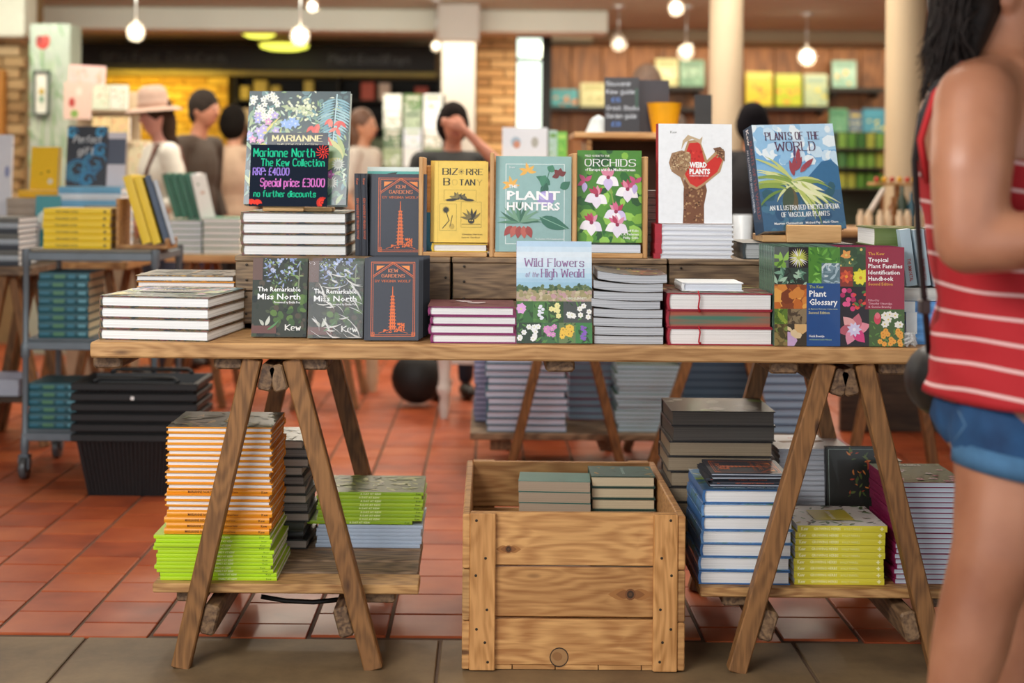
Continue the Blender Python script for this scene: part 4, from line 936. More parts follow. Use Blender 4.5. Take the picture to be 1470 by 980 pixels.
# two shrink wrapped cases
def wrap_film(r, w_, h_, t_, seed):
    rn = random.Random(seed); m = MB(); nx, ny = 14, 20
    for j in range(ny+1):
        for i in range(nx+1):
            m.v.append(Vector((-w_/2+w_*i/nx, -h_/2+h_*j/ny, t_+.0015+rn.uniform(0, .0042)*(0 if i in (0, nx) or j in (0, ny) else 1))))
    for j in range(ny):
        for i in range(nx): m.f.append([j*(nx+1)+i, j*(nx+1)+i+1, (j+1)*(nx+1)+i+1, (j+1)*(nx+1)+i]); m.c.append(None)
    o = link('plastic_wrap', m.mesh('plastic_wrap', mat_glass('F4F8FF', .04, .10), smooth=True), r); o['label'] = 'crinkled clear plastic wrap'
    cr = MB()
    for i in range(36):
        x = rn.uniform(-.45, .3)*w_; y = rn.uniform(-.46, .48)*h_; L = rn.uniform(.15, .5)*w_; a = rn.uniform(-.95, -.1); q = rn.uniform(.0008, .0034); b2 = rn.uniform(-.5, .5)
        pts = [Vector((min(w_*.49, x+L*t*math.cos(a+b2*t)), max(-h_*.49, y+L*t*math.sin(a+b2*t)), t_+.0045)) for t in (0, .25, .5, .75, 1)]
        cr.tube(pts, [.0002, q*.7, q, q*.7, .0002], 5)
    cr2 = link('glint_creases', cr.mesh('glint_creases', mat_glass('FFFFFF', .06, .6), smooth=True), o); cr2['kind'] = 'stuff'  # crease ridges coloured white to stand in for glints on the wrap
c1, w_, h_ = facing('dark garden portrait case with white title, unwrapped, left of the wrapped one', 361, 440, 371, 3.31, TOPZ, .018, mat('22241F', .3), mat('1C1C1A', .4), 7, 0, True, art_north, None, None, 'disc case', 'audio_case', glossy=.15)
c2, w_, h_ = facing('same dark garden case but shrink wrapped in shiny crinkled plastic', 442, 521, 375, 3.29, TOPZ, .018, mat('3A3C3A', .3), mat('4C4C4A', .4), 7, 0, True, art_north, None, None, 'disc case', 'audio_case', glossy=.15)
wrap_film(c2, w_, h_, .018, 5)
c3, w3, h3 = facing('second dark garden case, wrapped, leaning behind the front wrapped one', 447, 524, 371, 3.325, TOPZ, .016, mat('2A2C2A', .3), mat('2C2C2A', .4), 7, 0, True, art_north, None, None, 'disc case', 'audio_case')
# front pagoda books
_, wp, hp = facing('front slate book with orange pagoda, lower of the two pagoda displays', 523, 601, 371, 3.26, TOPZ, .014, SLATE, PWB, 7, 3, True, art_pagoda, None)
P = None
for i in range(5):
    facing('slate pagoda book partly hidden, %s copy behind the lower front one' % ['first', 'second', 'third', 'fourth', 'fifth'][i], 526+i*3.2, 604+i*3.2, 366, 3.285+i*.026, TOPZ, .013, SLATE, PWB, 6, 3, True, art_pagoda if i < 2 else None, None, 'slate pagoda books behind the lower display', h_=hp)
# four magenta books
stack('magenta-edged white-paged hardback, {o} of four beside the lower pagoda books', 'magenta edged hardbacks', 615.5, 740, 3.235, TOPZ, 440, 4, .185, 'tail', MAG, PW, top=art_maroon, jit=.004, tl='topmost magenta-edged hardback with brownish cover, beside the lower pagoda books')
# wild flowers
facing('pale sky blue book with heath and flower photographs standing before magenta books', 742, 851, 347, 3.225, TOPZ, .016, mat('7A4A80', .4), PW, 8, 2, False, art_wild)
# sagging softbacks
stack('sagging white-paged softback, {o} in the curvy pile of eight', 'curvy softbacks beside the wildflower book', 853, 952, 3.24, TOPZ, 394, 8, .20, 'fore', mat_mottle(['6A5A4A', '3C3C3C', '9A8A80'], 40), mat_pages('C9CCD2', '9AA0A8'), False, jit=.005, top=art_field,
      bends=[.001, .0015, .002, .003, .006, .003, .007, .008], shifts=[.0, .001, -.002, .0, -.008, .001, -.001, .010], rj=.03)
# three big red books with ribbons, a small white one on top
rb = stack('very thick red-edged book with white pages, {o} of three beside plant handbooks', 'thick red ribbon books', 956, 1108, 3.235, TOPZ, 420.5, 3, .245, 'tail', RED, [PW, mat_pages('B05A48', '4E7A68', 60), PW], top=art_redbook, jit=.003, rj=.006)
for i, b in enumerate(rb):
    if i == 1: b['label'] = 'very thick red-edged book with striped coral and green pages, middle of three'
    m = MB(); z = .05
    m.tube([(-.05, -.1245, .045), (-.047, -.128, .03), (-.05, -.128, .008), (-.046, -.127, -.004 if i else .004)], [.002, .002, .002, .0035], 5)
    if i != 1: link('ribbon', m.mesh('ribbon', mat('B81C30', .4), smooth=True), [c_ for c_ in b.children if c_.name.startswith('pages')][0])
stack('small {o} white closed book lying on top of the thick red books', None, 978, 1067, 3.27, zat(1030, 420.5, 3.235)+.001, 405.5, 1, .125, 'tail', WHT, PWB, jit=0)
# plant handbooks, cover forward, copies behind
LG = mat_mottle(['2E3C34', '4C6A5C', '6C8C78', '26302C'], 50)
facing('front plant handbook with blue panel and photo mosaic cover', 1112, 1206.5, 355, 3.225, TOPZ, .016, LG, PW, 2, 0, False, art_glossary)
facing('front plant handbook with wine red panel and flower photos, beside blue panel one', 1206.5, 1299, 355, 3.225, TOPZ, .017, WINE, PW, 2, 0, False, art_tropical)
hh = (zat(1160, 355, 3.225)-TOPZ)
for i in range(8):
    facing('grey-green spined handbook copy, %s behind the blue panel one' % ['first', 'second', 'third', 'fourth', 'fifth', 'sixth', 'seventh', 'last'][i], 1109-i*2.5, 1203-i*2.5, 352, 3.243+i*.0185, TOPZ, .016, LG, PW, 2, 0, False, None, None, 'handbook copies behind the blue panel one', h_=hh)
for i in range(5):
    facing('wine red handbook copy, %s behind the front wine red one' % ['first', 'second', 'third', 'fourth', 'last'][i], 1206-i*3.5, 1298-i*5, 352, 3.244+i*.0195, TOPZ, .017, WINE, PW, 2, 0, False, None, None, 'handbook copies behind the wine red one', h_=hh)
m = MB(); rn = random.Random(3)
for i in range(9): m.tube([at(1303+rn.uniform(-6, 14), 485+rn.uniform(-10, 12), 3.23+rn.uniform(-.01, .01)) for _ in range(4)], [.001, .004, .003, .001], 5)
o = link('crumpled_wrap', m.mesh('crumpled_wrap', mat_glass('FFFFFF', .12, .25), smooth=True)); tag(o, 'crumpled clear plastic wrap beside the wine red handbook', 'wrap')
# blue pile at the right end with leaning white books
stack('bright blue thick book with pale spine end, {o} of four behind handbooks', 'blue books at the right table end', 1300, 1420, 3.28, TOPZ, 433, 4, .17, 'spine', SKY, PW, top=None, spine=sp_blue, jit=.002)
zb2 = zat(1360, 433, 3.28)+.001
stack('{o} pale grey book lying on the blue pile at right', None, 1296, 1412, 3.285, zb2, 414, 1, .17, 'spine', mat('C8C8C4', .5), PW, jit=0)
zb3 = zat(1360, 414, 3.285)+.002
pale = mat('A8BCC8', .5, 0, .04)
for i in range(7):
    wd = .19; hgt = .135
    b = book('pale blue-grey book leaning left with red spine lettering, %s from the left' % ['first', 'second', 'third', 'fourth', 'fifth', 'sixth', 'seventh'][i], 'book', .165, hgt, .025, pale, PW,
             Matrix.Translation((xat(1296+i*19.5, 3.30), 3.385, zb3+hgt/2)) @ Matrix.Rotation(math.radians(-8), 4, 'Y') @ Matrix.Rotation(PI/2, 4, 'Z') @ Matrix.Rotation(PI/2, 4, 'X'), False, 'pale books leaning on the blue pile')
    A = Art(hgt, .025, Matrix(((0, 0, -1, -.0825), (-1, 0, 0, hgt/2), (0, 1, 0, 0), (0, 0, 0, 1)))); sp_immortal(A); link('spine_print', A.mb.mesh('spine_print', mat_print(.5)), b)
stack('{o} olive green book lying flat across the leaning pale books', None, 1256, 1334, 3.33, zat(1300, 350, 3.33)-.006, 327, 1, .17, 'spine', mat('5C6E38', .4), PW, jit=0, top=art_leafy)

# ------------------------------------------------------------------ row on the riser
RY = 3.51
stack('large art book under the chalk sign, white pages, {o} of four', 'art books under the painting display', 346, 498, RY+.005, RIZ, 304.5, 4, .28, 'tail', ARTC, PW, top=art_painting, jit=.003)
zt4 = zat(422, 304.5, RY+.005)+.001
def easel(label, px0, px1, py0, Y, z, w2, py0b=None):
    x0, x1 = xat(px0, Y, 300), xat(px1, Y, 300); zt_ = zat(px0, py0, Y)
    t = Thing('book_easel', label, 'easel', ((x0+x1)/2, Y, z))
    t.part('front_block', MB().box(x0, x1, Y, Y+.016, z, zt_, .002), W_BEECH)
    t.part('base_block', MB().box(x0+.01, x1+w2, Y+.0165, Y+.09, z, z+.010, .002), W_BEECH)
    t.part('back_rest', MB().beam((x0+(x1-x0)*.5, Y+.085, z+.008), (x0+(x1-x0)*.5, Y+.125, z+.16), .07, .010, .002, (0, 1, .2)), W_BEECH)
    return t
easel('small pale wood easel holding the painting book on the art book pile', 377, 436, 289, RY+.04, zt4, .07)
m = MB().box(xat(438, RY+.075, 300), xat(481, RY+.075, 300), RY+.085, RY+.10, zt4+.012, zat(460, 279, RY+.08), .002)
o = link('wood_block', m.mesh('wood_block', W_BEECH)); tag(o, 'pale wood block beside the chalk sign foot on the art books', 'block')
facing('tall painting book with floral jungle cover behind the chalk price sign', 348.5, 497, 130, RY+.065, zt4+.011, .026, mat('C9D4D0', .4), PW, 12, -3, True, lambda A: art_painting(A, True, 2), None)
s_t = facing('black chalk price sign with teal and pink handwriting on small easel', 356.5, 469, 208, RY+.028, zt4+.012, .004, mat('1A2230', .5), mat('1A2230', .5), 9, -1.5, True, sign_art, None, None, 'price sign', 'chalk_sign', glossy=.95)[0]
# upper pagoda books
for i, px in enumerate((501.5, 511)):
    hgt = zat(515, 249, RY+.02)-RIZ
    b = book('slate pagoda book standing spine out, %s of two beside the art books' % ('left', 'right')[i], 'book', .15, hgt, .0155, SLATE, PWB,
             Matrix.Translation((xat(px+6, RY+.02), RY+.10, RIZ+hgt/2)) @ Matrix.Rotation(math.radians(-1.2), 4, 'Y') @ Matrix.Rotation(PI/2, 4, 'Z') @ Matrix.Rotation(PI/2, 4, 'X'), True, 'slate books spine out')
    A = Art(hgt, .0155, Matrix(((0, 0, -1, -.075), (-1, 0, 0, hgt/2), (0, 1, 0, 0), (0, 0, 0, 1)))); pass
    art_pagoda_spine(A); link('spine_print', A.mb.mesh('spine_print', mat_print(.5)), b)
_, wq, hq = facing('upper slate book with orange pagoda, facing out on the riser', 533, 612, 250, RY+.01, RIZ, .014, SLATE, PWB, 4, 2, True, art_pagoda, None)
for i in range(5):
    facing('slate pagoda book hidden behind the upper front one, %s back' % ['first', 'second', 'third', 'fourth', 'fifth'][i], 530.5-i*2.0, 609-i*1.8, 250, RY+.028+i*.017, RIZ, .013, SLATE, PWB, 4, 2, True, None, None, 'slate books behind the upper pagoda display', h_=hq)
facing('turquoise book peeping out above the upper pagoda book', 526, 601, 240, RY+.20, RIZ, .02, mat('4CB0A8', .4), PW, 3, 0, True, lambda A: (A.rect(0, 0, 1, A.H, '5CB8B0'), A.rect(.0, A.H-.08, 1, A.H, 'E4F0EC'), A.leaf(.3, A.H-.2, .3, .1, .2, '2E3A30', .3)), None)
facing('cyan book edge showing between the pagoda and yellow books', 611, 636, 305, RY+.06, RIZ, .01, mat('3FA0C8', .4), PW, 2, 0, True)
# wooden display boxes
def display_box(label, px0, px1, pyt, Y, dep, hl=True, hr=True):
    x0, x1 = xat(px0, Y, 300), xat(px1, Y, 300); zt_ = zat(px0, pyt, Y)
    t = Thing('display_box', label, 'stand', ((x0+x1)/2, Y, RIZ)); th_ = .011
    if hl: t.part('side_panel', MB().box(x0, x0+th_, Y, Y+dep, RIZ, zt_, .002), W_BEECH_Z)
    if hr: t.part('side_panel', MB().box(x1-th_, x1, Y, Y+dep, RIZ, zt_, .002), W_BEECH_Z)
    t.part('base_panel', MB().box(x0+th_+.0005, x1-th_-.0005, Y, Y+dep, RIZ, RIZ+.012, .002), W_BEECH)
    t.part('back_panel', MB().box(x0+th_+.0005, x1-th_-.0005, Y+dep-.01, Y+dep, RIZ+.0125, zt_-.02, .002), W_BEECH)
    return t
display_box('pale wood display box around the yellow botany books', 601, 706, 225, RY+.01, .19, True, False)
display_box('pale wood display box around the green plant explorer book', 703, 828, 219, RY+.005, .20)
display_box('pale wood display box around the orchid field guide', 829, 930, 224, RY+.01, .20, False)
zb_ = RIZ+.0125
stack('{o} yellow book lying flat under the standing yellow botany book', None, 619, 700, RY+.015, zb_, 349.5, 1, .15, 'tail', mat('E0BC40', .4), PW, jit=0)
zy = zat(660, 349.5, RY+.02)+.001
facing('yellow book with black botanical drawings, front one on the riser', 622.5, 700, 232, RY+.025, zy, .015, mat('EAC452', .4, 0, .03), PW, 4, 0, True, art_bizarre)
facing('yellow book behind the front yellow one, showing at its left edge', 617, 697, 231, RY+.048, zy, .016, mat('E0B840', .4, 0, .03), PW, 4, 0, True)
facing('sage green book with lilac flower and big white title', 711, 820, 224.5, RY+.012, zb_, .016, mat('8CB0AE', .4, 0, .03), PW, 4, 0, True, art_hunters)
stack('{o} white-paged book lying flat under the orchid field guide', None, 832, 920, RY+.016, zb_, 350, 1, .14, 'fore', DGREEN, PWB, False, jit=0)
zo = zat(875, 350, RY+.02)+.001
facing('orchid field guide, green with pink and lilac blossoms, red spine', 828.5, 921.5, 216, RY+.03, zo, .018, mat('9C1C3C', .4), PW, 4, 2, False, art_orchids)
stack('grey-paged softback, {o} in the pile right of the orchid guide', 'grey softbacks between the orchid guide and the white book', 929, 948, RY+.10, RIZ, 273, 9, .14, 'fore', GREYC, PG, False, jit=.001)
# white book with the red fungus
REDS = mat('B02838', .4)
stack('white book with red spine, {o} of seven under standing white book', 'white books with red spines on the riser', 941, 1053, RY+.012, RIZ, 322, 7, .19, 'tail', [mat('E8EAF0', .4, 0, .03)], mat_pages('EEF0F6', 'B8BCC8'), jit=.002, top=None, thick=None)
# red spine strips belong to each book
def add_red_spines():
    for o in list(scene.objects):
        if o.get('group') == 'white books with red spines on the riser':
            w_ = (1053-941)*(RY+.012)/F; t_ = (zat(997, 322, RY+.012)-RIZ)/7*.985
            m = MB().box(-w_/2-.0012, -w_/2+.016, -.095-.0006, .0956, -.0002, t_+.0003); q = link('spine_cloth', m.mesh('spine_cloth', REDS), o); q['label'] = 'red spine wrap'
add_red_spines()
zw = zat(997, 322, RY+.012)+.001
for i in range(3):
    facing(['white book with red and brown fungus-like plant, front copy on its pile', 'white book with red spine, middle of the three standing ones', 'white book with red spine, rearmost of the three standing ones'][i], 945-i*1.5, 1051-i*1.5, 178, RY+.018+i*.019, zw, .017, REDS, PWB, 3, 1, True, art_weird if i == 0 else None, None)
# plants of the world on its easel
stack('{o} thick pale-paged book lying flat under the wooden easel', None, 1067, 1226, RY+.01, RIZ, 349, 1, .22, 'tail', mat('3C4448', .4), mat_pages('B8BCBE', '8A8E90'), jit=0)
ze = zat(1150, 349, RY+.01)+.001
t = Thing('book_easel', 'large pale wood easel holding the blue sky encyclopedia', 'easel', (xat(1165, RY), RY+.03, ze))
x0, x1 = xat(1128, RY+.03, 340), xat(1206, RY+.03, 340)
t.part('front_block', MB().box(x0, x1, RY+.015, RY+.033, ze, zat(1165, 323, RY+.02), .002), W_BEECH)
t.part('base_block', MB().box(xat(1093, RY+.05, 340), x1-.01, RY+.0335, RY+.17, ze, ze+.018, .002), W_BEECH)
t.part('back_rest', MB().beam(((x0+x1)/2, RY+.185, ze+.025), ((x0+x1)/2, RY+.235, ze+.2), .08, .012, .002, (0, 1, .2)), W_BEECH)
facing('large blue sky encyclopedia with bromeliad cover and dark spine, on easel', 1094, 1219, 178, RY+.045, ze+.0185, .055, mat('2C4866', .35), PW, 13, 13, False, art_world, art_world_spine, roll=.035)

# ------------------------------------------------------------------ lower shelf, left
S = SZ+.0005
stack('lime green softback with spine out, {o} of twelve under orange books', 'lime green softbacks under the left trestle', 227, 394, 3.30, S, 768.5, 12, .24, 'spine', LIME, PW, False, jit=.006, spine=sp_lime, skew=-.0009)
zl = zat(310, 768.5, 3.30)+.001
ori = ['spine']*4+['fore']*3+['spine']+['fore']*11
stack('orange-edged hardback, {o} in pile above the lime green ones', 'orange edged hardbacks above the lime green softbacks', 239, 390, 3.31, zl, 613, 19, .22, ori, ORANGE, PW, True, jit=.004, spine=sp_orange, top=art_darkgarden)
DK = mat('2E302C', .45, 0, .1)
stack('dark grey hardback, {o} in the pile behind the orange-edged ones', 'dark hardbacks behind the orange edged pile', 348, 440, 3.58, S, 631, 12, .19, ['fore']+['spine']*2+['fore']*9, [DK, BLACKC, mat('3E4238', .5)], [mat_pages('A89C90'), PG, mat_pages('BDB2A4')], True, jit=.010, top=art_darkgarden, rj=.05)
stack('pale blue-white softback, {o} of six under the green ones', 'pale softbacks on the left low shelf', 453, 603, 3.60, S, 753, 6, .20, 'spine', mat('B4C4D8', .4), PW, False, jit=.003, skew=.001)
z6 = zat(530, 753, 3.60)+.001
stack('yellow-green softback, {o} of nine on the pale softbacks', 'yellow-green softbacks on the left low shelf', 455, 606, 3.60, z6, 706, 9, .20, 'spine', [mat('94B81C', .4), mat('A8C82C', .4)], PW, False, jit=.003, top=art_leafy, spine=sp_lime2, shifts=[-.025]+[.002*(i % 3) for i in range(8)])
# in the crate
stack('green hardback with cream pages, {o} in the pile inside the crate', 'green hardbacks inside the crate', 849, 941, 3.6, .05, 683, 11, .125, 'fore', mat('2E4A40', .5), PC, top=lambda A: (A.rect(0, 0, 1, A.H, '4C7A74'), A.scatter(20, 0, 0, 1, A.H, .06, ['5C8C84', '3E6660', 'C8A050'], random.Random(2), 'l'), A.text('Botanists', .2, A.H*.5, .08, 'A8D0D0', .6)), jit=.002)
stack('teal book with tan pages showing, {o} in left pile inside the crate', 'teal books inside the crate', 746, 849, 3.58, .05, 690, 11, .11, 'fore', mat('4C8478', .5), PB, rot=-.05, jit=.002, hard=False)
# ------------------------------------------------------------------ lower shelf, right
stack('wrapped blue book with white pages, {o} of seven beside the crate', 'blue books under the right trestle', 1006, 1138, 3.30, S, 703, 7, .235, 'tail', [BLUEC, mat_mottle(['3F6FA8', '6C9CD0', '4C7C58'], 20)], PW, True, jit=.004, top=art_world, rj=.02)
zb7 = zat(1070, 703, 3.30)+.001
stack('slate pagoda book lying flat, {o} of five on the blue books', 'slate books lying on the blue books', 1018, 1128, 3.33, zb7, 680, 5, .165, ['fore', 'spine', 'spine', 'fore', 'fore'], SLATE, PWB, True, jit=.008, top=art_pagoda, spine=art_pagoda_spine, rj=.04)
stack('huge dark book in plastic, {o} in the rear pile near the crate', 'huge dark wrapped books behind the blue ones', 962, 1111, 3.62, S, 590, 9, .22, 'fore', [BLACKC, mat('3A3632', .4)], [mat_pages('A8967C', '8A7A64')]*7+[mat_pages('66605A', '4C4844')]*2, True, jit=.006, top=lambda A: (A.rect(0, 0, 1, A.H, '4A4A44'), A.scatter(14, 0, 0, 1, A.H, .12, ['8A8C88', '3C3C34', 'B8BCB8', '6A8A40'], random.Random(5))), rj=.02)
stack('white book with red spine on right, {o} in the low rear pile', 'white red-spined books under the right trestle', 1118, 1228, 3.70, S, 644, 18, .20, 'tailr', [mat('D0D2DA', .4)], mat_pages('D4D8E0', 'A0A4AC'), True, jit=.004, top=art_weirdtop, rj=.02)
for o in list(scene.objects):
    if o.get('group') == 'white red-spined books under the right trestle':
        w_ = 110*3.70/F; m = MB().box(-w_/2-.001, -w_/2+.008, -.1004, .1004, -.0001, .0138); link('spine_cloth', m.mesh('spine_cloth', REDS), o)['label'] = 'red spine wrap'
stack('yellow herb book with white spine lettering, {o} of nine', 'yellow herb books on the right low shelf', 1140, 1269, 3.30, S, 754, 9, .20, 'spine', YEL, PW, False, jit=.003, spine=sp_herbs, top=art_herbs, shifts=[.002, .001, 0, -.001, .003, .002, .003, .004, .008], thick=None)
facing('dark flower book standing behind the yellow herb books', 1190, 1270, 692, 3.56, S, .03, BLACKC, PG, 6, 0, True, lambda A: (A.rect(0, 0, 1, A.H, '22241F'), A.frame(.04, .04, .96, A.H-.04, .008, '8A9A90'), A.scatter(40, .4, A.H*.55, .95, A.H*.95, .04, ['A8442C', '5C6A34', 'C87838', '4A5A30'], random.Random(8), 'l')), None, h_=.27)
stack('green-edged book, {o} in the small pile behind the herb books', 'green edged books behind the herb books', 1228, 1292, 3.74, S, 661, 12, .2, 'fore', [mat('6A7A30', .5), mat('3E4A30', .5)], [PG, PC], True, jit=.008, top=art_herbs, rj=.05)
sw = [i % 5 for i in range(24)]
stack('thin white-paged orchid softback, {o} in tall pile with wine spines', 'white paged softbacks at the right shelf end', 1286, 1392, 3.31, S, 692, 20, .22, 'tail', [WINE], mat_pages('C4CCD8', '8C94A4'), False, jit=.004, top=art_pinkflowers, rj=.015)

# ------------------------------------------------------------------ people
SKIN = mat('C08A6C', .5, 0, .06, 6); SKIN2 = mat('B4765A', .5, 0, .06, 6)
def remesh(mb, voxel, name, m, sm=6, parent=None, shift=None):
    me0 = mb.mesh('tmp', None, shift); ob = bpy.data.objects.new('tmp', me0); C.objects.link(ob)
    md = ob.modifiers.new('r', 'REMESH'); md.mode = 'VOXEL'; md.voxel_size = voxel; md.use_smooth_shade = True
    if sm: s2 = ob.modifiers.new('s', 'SMOOTH'); s2.iterations = sm; s2.factor = .5
    dg = bpy.context.evaluated_depsgraph_get(); me = bpy.data.meshes.new_from_object(ob.evaluated_get(dg))
    bpy.data.objects.remove(ob); me.name = name; me.materials.clear(); me.materials.append(m)
    me.polygons.foreach_set('use_smooth', [True]*len(me.polygons))
    return link(name, me, parent)
def hand(mb, wr, d, side, curl=.5, k=1.0):
    """palm, four unequal bent fingers and a thumb from wrist wr along d; side = thumb direction"""
    wr, d, side = Vector(wr), Vector(d).normalized(), Vector(side); side = (side-d*side.dot(d)).normalized(); nrm = d.cross(side)
    mb.cap(wr, .024*k, wr+d*.05*k+side*.012*k, .026*k); mb.cap(wr+d*.02*k-side*.01*k, .02*k, wr+d*.075*k-side*.018*k, .02*k)
    for i, (L, o) in enumerate(((.070, .026), (.078, .009), (.073, -.009), (.058, -.026))):
        p = wr+d*.075*k+side*o*k; a = d; q = p
        for j, f in enumerate((.45, .32, .23)):
            a2 = (a*math.cos(curl*.7)+nrm*math.sin(curl*.7)).normalized(); e = q+a2*L*f*k; mb.cap(q, .0088*k, e, .0078*k, 8); q = e; a = a2
    t0 = wr+d*.022*k+side*.022*k; t1 = t0+(d*.6+side*.8).normalized()*.035*k; mb.cap(t0, .012*k, t1, .010*k, 8); mb.cap(t1, .010*k, t1+(d*.9+side*.3+nrm*.2).normalized()*.030*k, .0085*k, 8)
def person(label, X, Y, H, ang, shirt, trouser, hairc, skin=None, hair='short', arms=None, hat=None, voxel=.014, lean=0.0, sleeve=1.0, build=1.0, headtilt=0.0, backpack=None):
    k = H/1.7; skin = skin or SKIN; a = math.radians(ang)
    t = Thing('person', label, 'person', (X, Y, 0)); 
    def T(p):
        x, y, z = p[0]*k, p[1]*k, p[2]*k
        if z > 1.0*k: y -= lean*(z-1.0*k)
        if z > 1.48*k: y -= headtilt*(z-1.48*k)
        return Vector((X+x*math.cos(a)-y*math.sin(a), Y+x*math.sin(a)+y*math.cos(a), z))
    Rz = Matrix.Rotation(a, 3, 'Z')
    arms = arms or {}
    b = MB(); sh = MB(); tr = MB(); bw = build
    def both(lst, p, r, q, s_, inf): lst.cap(T(p), (r+inf)*k, T(q), (s_+inf)*k)
    for s_ in (-1, 1):
        for mb_, inf in ((b, 0), (tr, .012)):
            mb_.cap(T((s_*.09, 0, .92)), (.085+inf)*k, T((s_*.095, 0, .49)), (.055+inf)*k)
            mb_.cap(T((s_*.095, 0, .49)), (.055+inf)*k, T((s_*.09, .02, .09 if mb_ is b else .12)), (.036+inf)*k)
        A_ = arms.get(s_, {}); el = A_.get('e', (s_*.25, .03, 1.10)); wr = A_.get('w', (s_*.22, -.10, .88)); hd = A_.get('d', (0, -.3, -1)); th = A_.get('t', (-s_, -.2, 0))
        b.cap(T((s_*.185*bw, 0, 1.385)), .048*k, T(el), .038*k); b.cap(T(el), .040*k, T(wr), .026*k)
        hand(b, T(wr), T(Vector(wr)+Vector(hd)*.1)-T(wr), Rz @ Vector(th), A_.get('c', .45), k)
        e2 = Vector((s_*.185*bw, 0, 1.385)).lerp(Vector(el), min(1, sleeve)); sh.cap(T((s_*.175*bw, 0, 1.385)), .064*k, T(e2), .052*k)
        if sleeve > 1: sh.cap(T(el), .052*k, T(Vector(el).lerp(Vector(wr), sleeve-1)), .040*k)
    for mb_, inf in ((b, 0), (sh, .014), (tr, .013)):
        if mb_ is not sh: mb_.ell(T((0, 0, .96)), (Vector((.16, .115, .12))+Vector((inf,)*3))*k, M=Rz)
        if mb_ is not tr:
            mb_.ell(T((0, .01, 1.24)), (Vector((.165*bw, .115*bw, .21))+Vector((inf,)*3))*k, M=Rz); mb_.ell(T((0, -.005, 1.06)), (Vector((.145*bw, .11*bw, .16))+Vector((inf,)*3))*k, M=Rz)
            mb_.cap(T((-.15*bw, .01, 1.385)), (.052+inf)*k, T((.15*bw, .01, 1.385)), (.052+inf)*k)
    sh.ell(T((0, 0, .98)), Vector((.17*bw, .13*bw, .12))*k, M=Rz)
    b.cap(T((0, .015, 1.40)), .055*k, T((0, 0, 1.53)), .050*k)
    b.ell(T((0, 0, 1.605)), Vector((.074, .092, .108))*k, M=Rz); b.ell(T((0, -.035, 1.545)), Vector((.052, .055, .052))*k, M=Rz)
    b.cap(T((0, -.088, 1.615)), .008*k, T((0, -.104, 1.575)), .013*k)
    for s_ in (-1, 1): b.ell(T((s_*.077, .01, 1.595)), Vector((.010, .018, .030))*k, M=Rz)
    remesh(b, voxel, 'body', skin, 4, t.o, t.L)
    remesh(sh, voxel, 'shirt', shirt, 5, t.o, t.L); remesh(tr, voxel, 'trousers', trouser, 5, t.o, t.L)
    h = MB()
    h.ell(T((0, .022, 1.636)), Vector((.090, .100, .104))*k, M=Rz)
    if hair == 'long':
        h.ell(T((0, .055, 1.55)), Vector((.085, .06, .12))*k, M=Rz); h.ell(T((0, .06, 1.44)), Vector((.07, .045, .09))*k, M=Rz)
    elif hair == 'full': h.ell(T((0, .03, 1.60)), Vector((.102, .09, .115))*k, M=Rz)
    else: h.ell(T((0, .045, 1.58)), Vector((.074, .055, .07))*k, M=Rz)
    remesh(h, voxel*.8, 'hair', hairc, 2, t.o, t.L)
    for s_ in (-1, 1):
        t.part('eye', MB().ell(T((s_*.03, -.087, 1.612)), Vector((.011, .006, .006))*k, 8, 6, M=Rz), mat('2A1E18', .3), smooth=True)
        t.part('shoe', MB().ell(T((s_*.09, -.03, .045)), Vector((.045, .13, .045))*k, 12, 8, M=Rz), mat('2C2622', .5), smooth=True)
    t.part('mouth', MB().ell(T((0, -.088, 1.545)), Vector((.024, .007, .006))*k, 8, 6, M=Rz), mat('94504A', .5), smooth=True)
    if hat:
        hm = MB(); prof = [(.001, .135), (.05, .135), (.078, .12), (.09, .07), (.098, .0), (.105, -.005), (.14, .002), (.172, -.018), (.174, -.024), (.14, -.008), (.10, -.014), (.09, -.01)]
        hm.lathe([(r_*k, z*k) for r_, z in prof], T((0, .0, 1.655)), 28, None, Rz @ Matrix.Rotation(.10, 3, 'X')); t.part('hat', hm, hat, smooth=True)
        t.part('hat_band', MB().lathe([(.0985*k, .006*k), (.0965*k, .03*k)], T((0, .0, 1.655)), 28, None, Rz @ Matrix.Rotation(.10, 3, 'X')), mat('A88470', .6), smooth=True)
    return t, T, k
def strap(t, T, pts, m, r=.012, name='strap'): t.part(name, MB().tube([T(p) for p in pts], r, 6), m, smooth=True)
BLK = mat('1E1C1C', .6); JEAN = mat('2A3448', .7); BRN = mat('3A2A20', .9, 0, .2, 40, spec=.1)
p, T, k = person('woman in a brown sun hat and white striped top, head bowed', xat(228, 7.7), 7.7, 1.55, -62, mat('CFCCC2', .8, 0, .06, 30), JEAN, BRN, mat('C48878', .5), 'long',
   {1: dict(e=(.26, .06, 1.10), w=(.17, -.16, 1.02)), -1: dict(e=(-.24, .02, 1.10), w=(-.15, -.22, 1.05))}, hat=mat('A98E7E', .8, 0, .06), sleeve=1.5, build=1.15, headtilt=.25)
strap(p, T, [(.10, -.13, 1.2), (.13, -.06, 1.43), (.12, .08, 1.42), (.10, .14, 1.2)], mat('6A4034', .6))
person('man with short greying dark hair and brown jacket beside the hat woman', xat(277, 8.3), 8.3, 1.62, 68, mat('3C3026', .8), JEAN, mat('2E2824', .9, 0, .3, 60, spec=.1), mat('B07860', .5), 'short', None, sleeve=1.7, lean=.08, headtilt=.2)
p, T, k = person('woman in pale beige top with dark bun seen from behind', xat(335, 8.9), 8.9, 1.56, 150, mat('B49880', .8), BLK, mat('16120F', .9, spec=.1), mat('B88468', .5), 'full', {-1: dict(e=(-.27, -.02, 1.12), w=(-.12, -.20, 1.02))}, sleeve=.6, build=1.1)
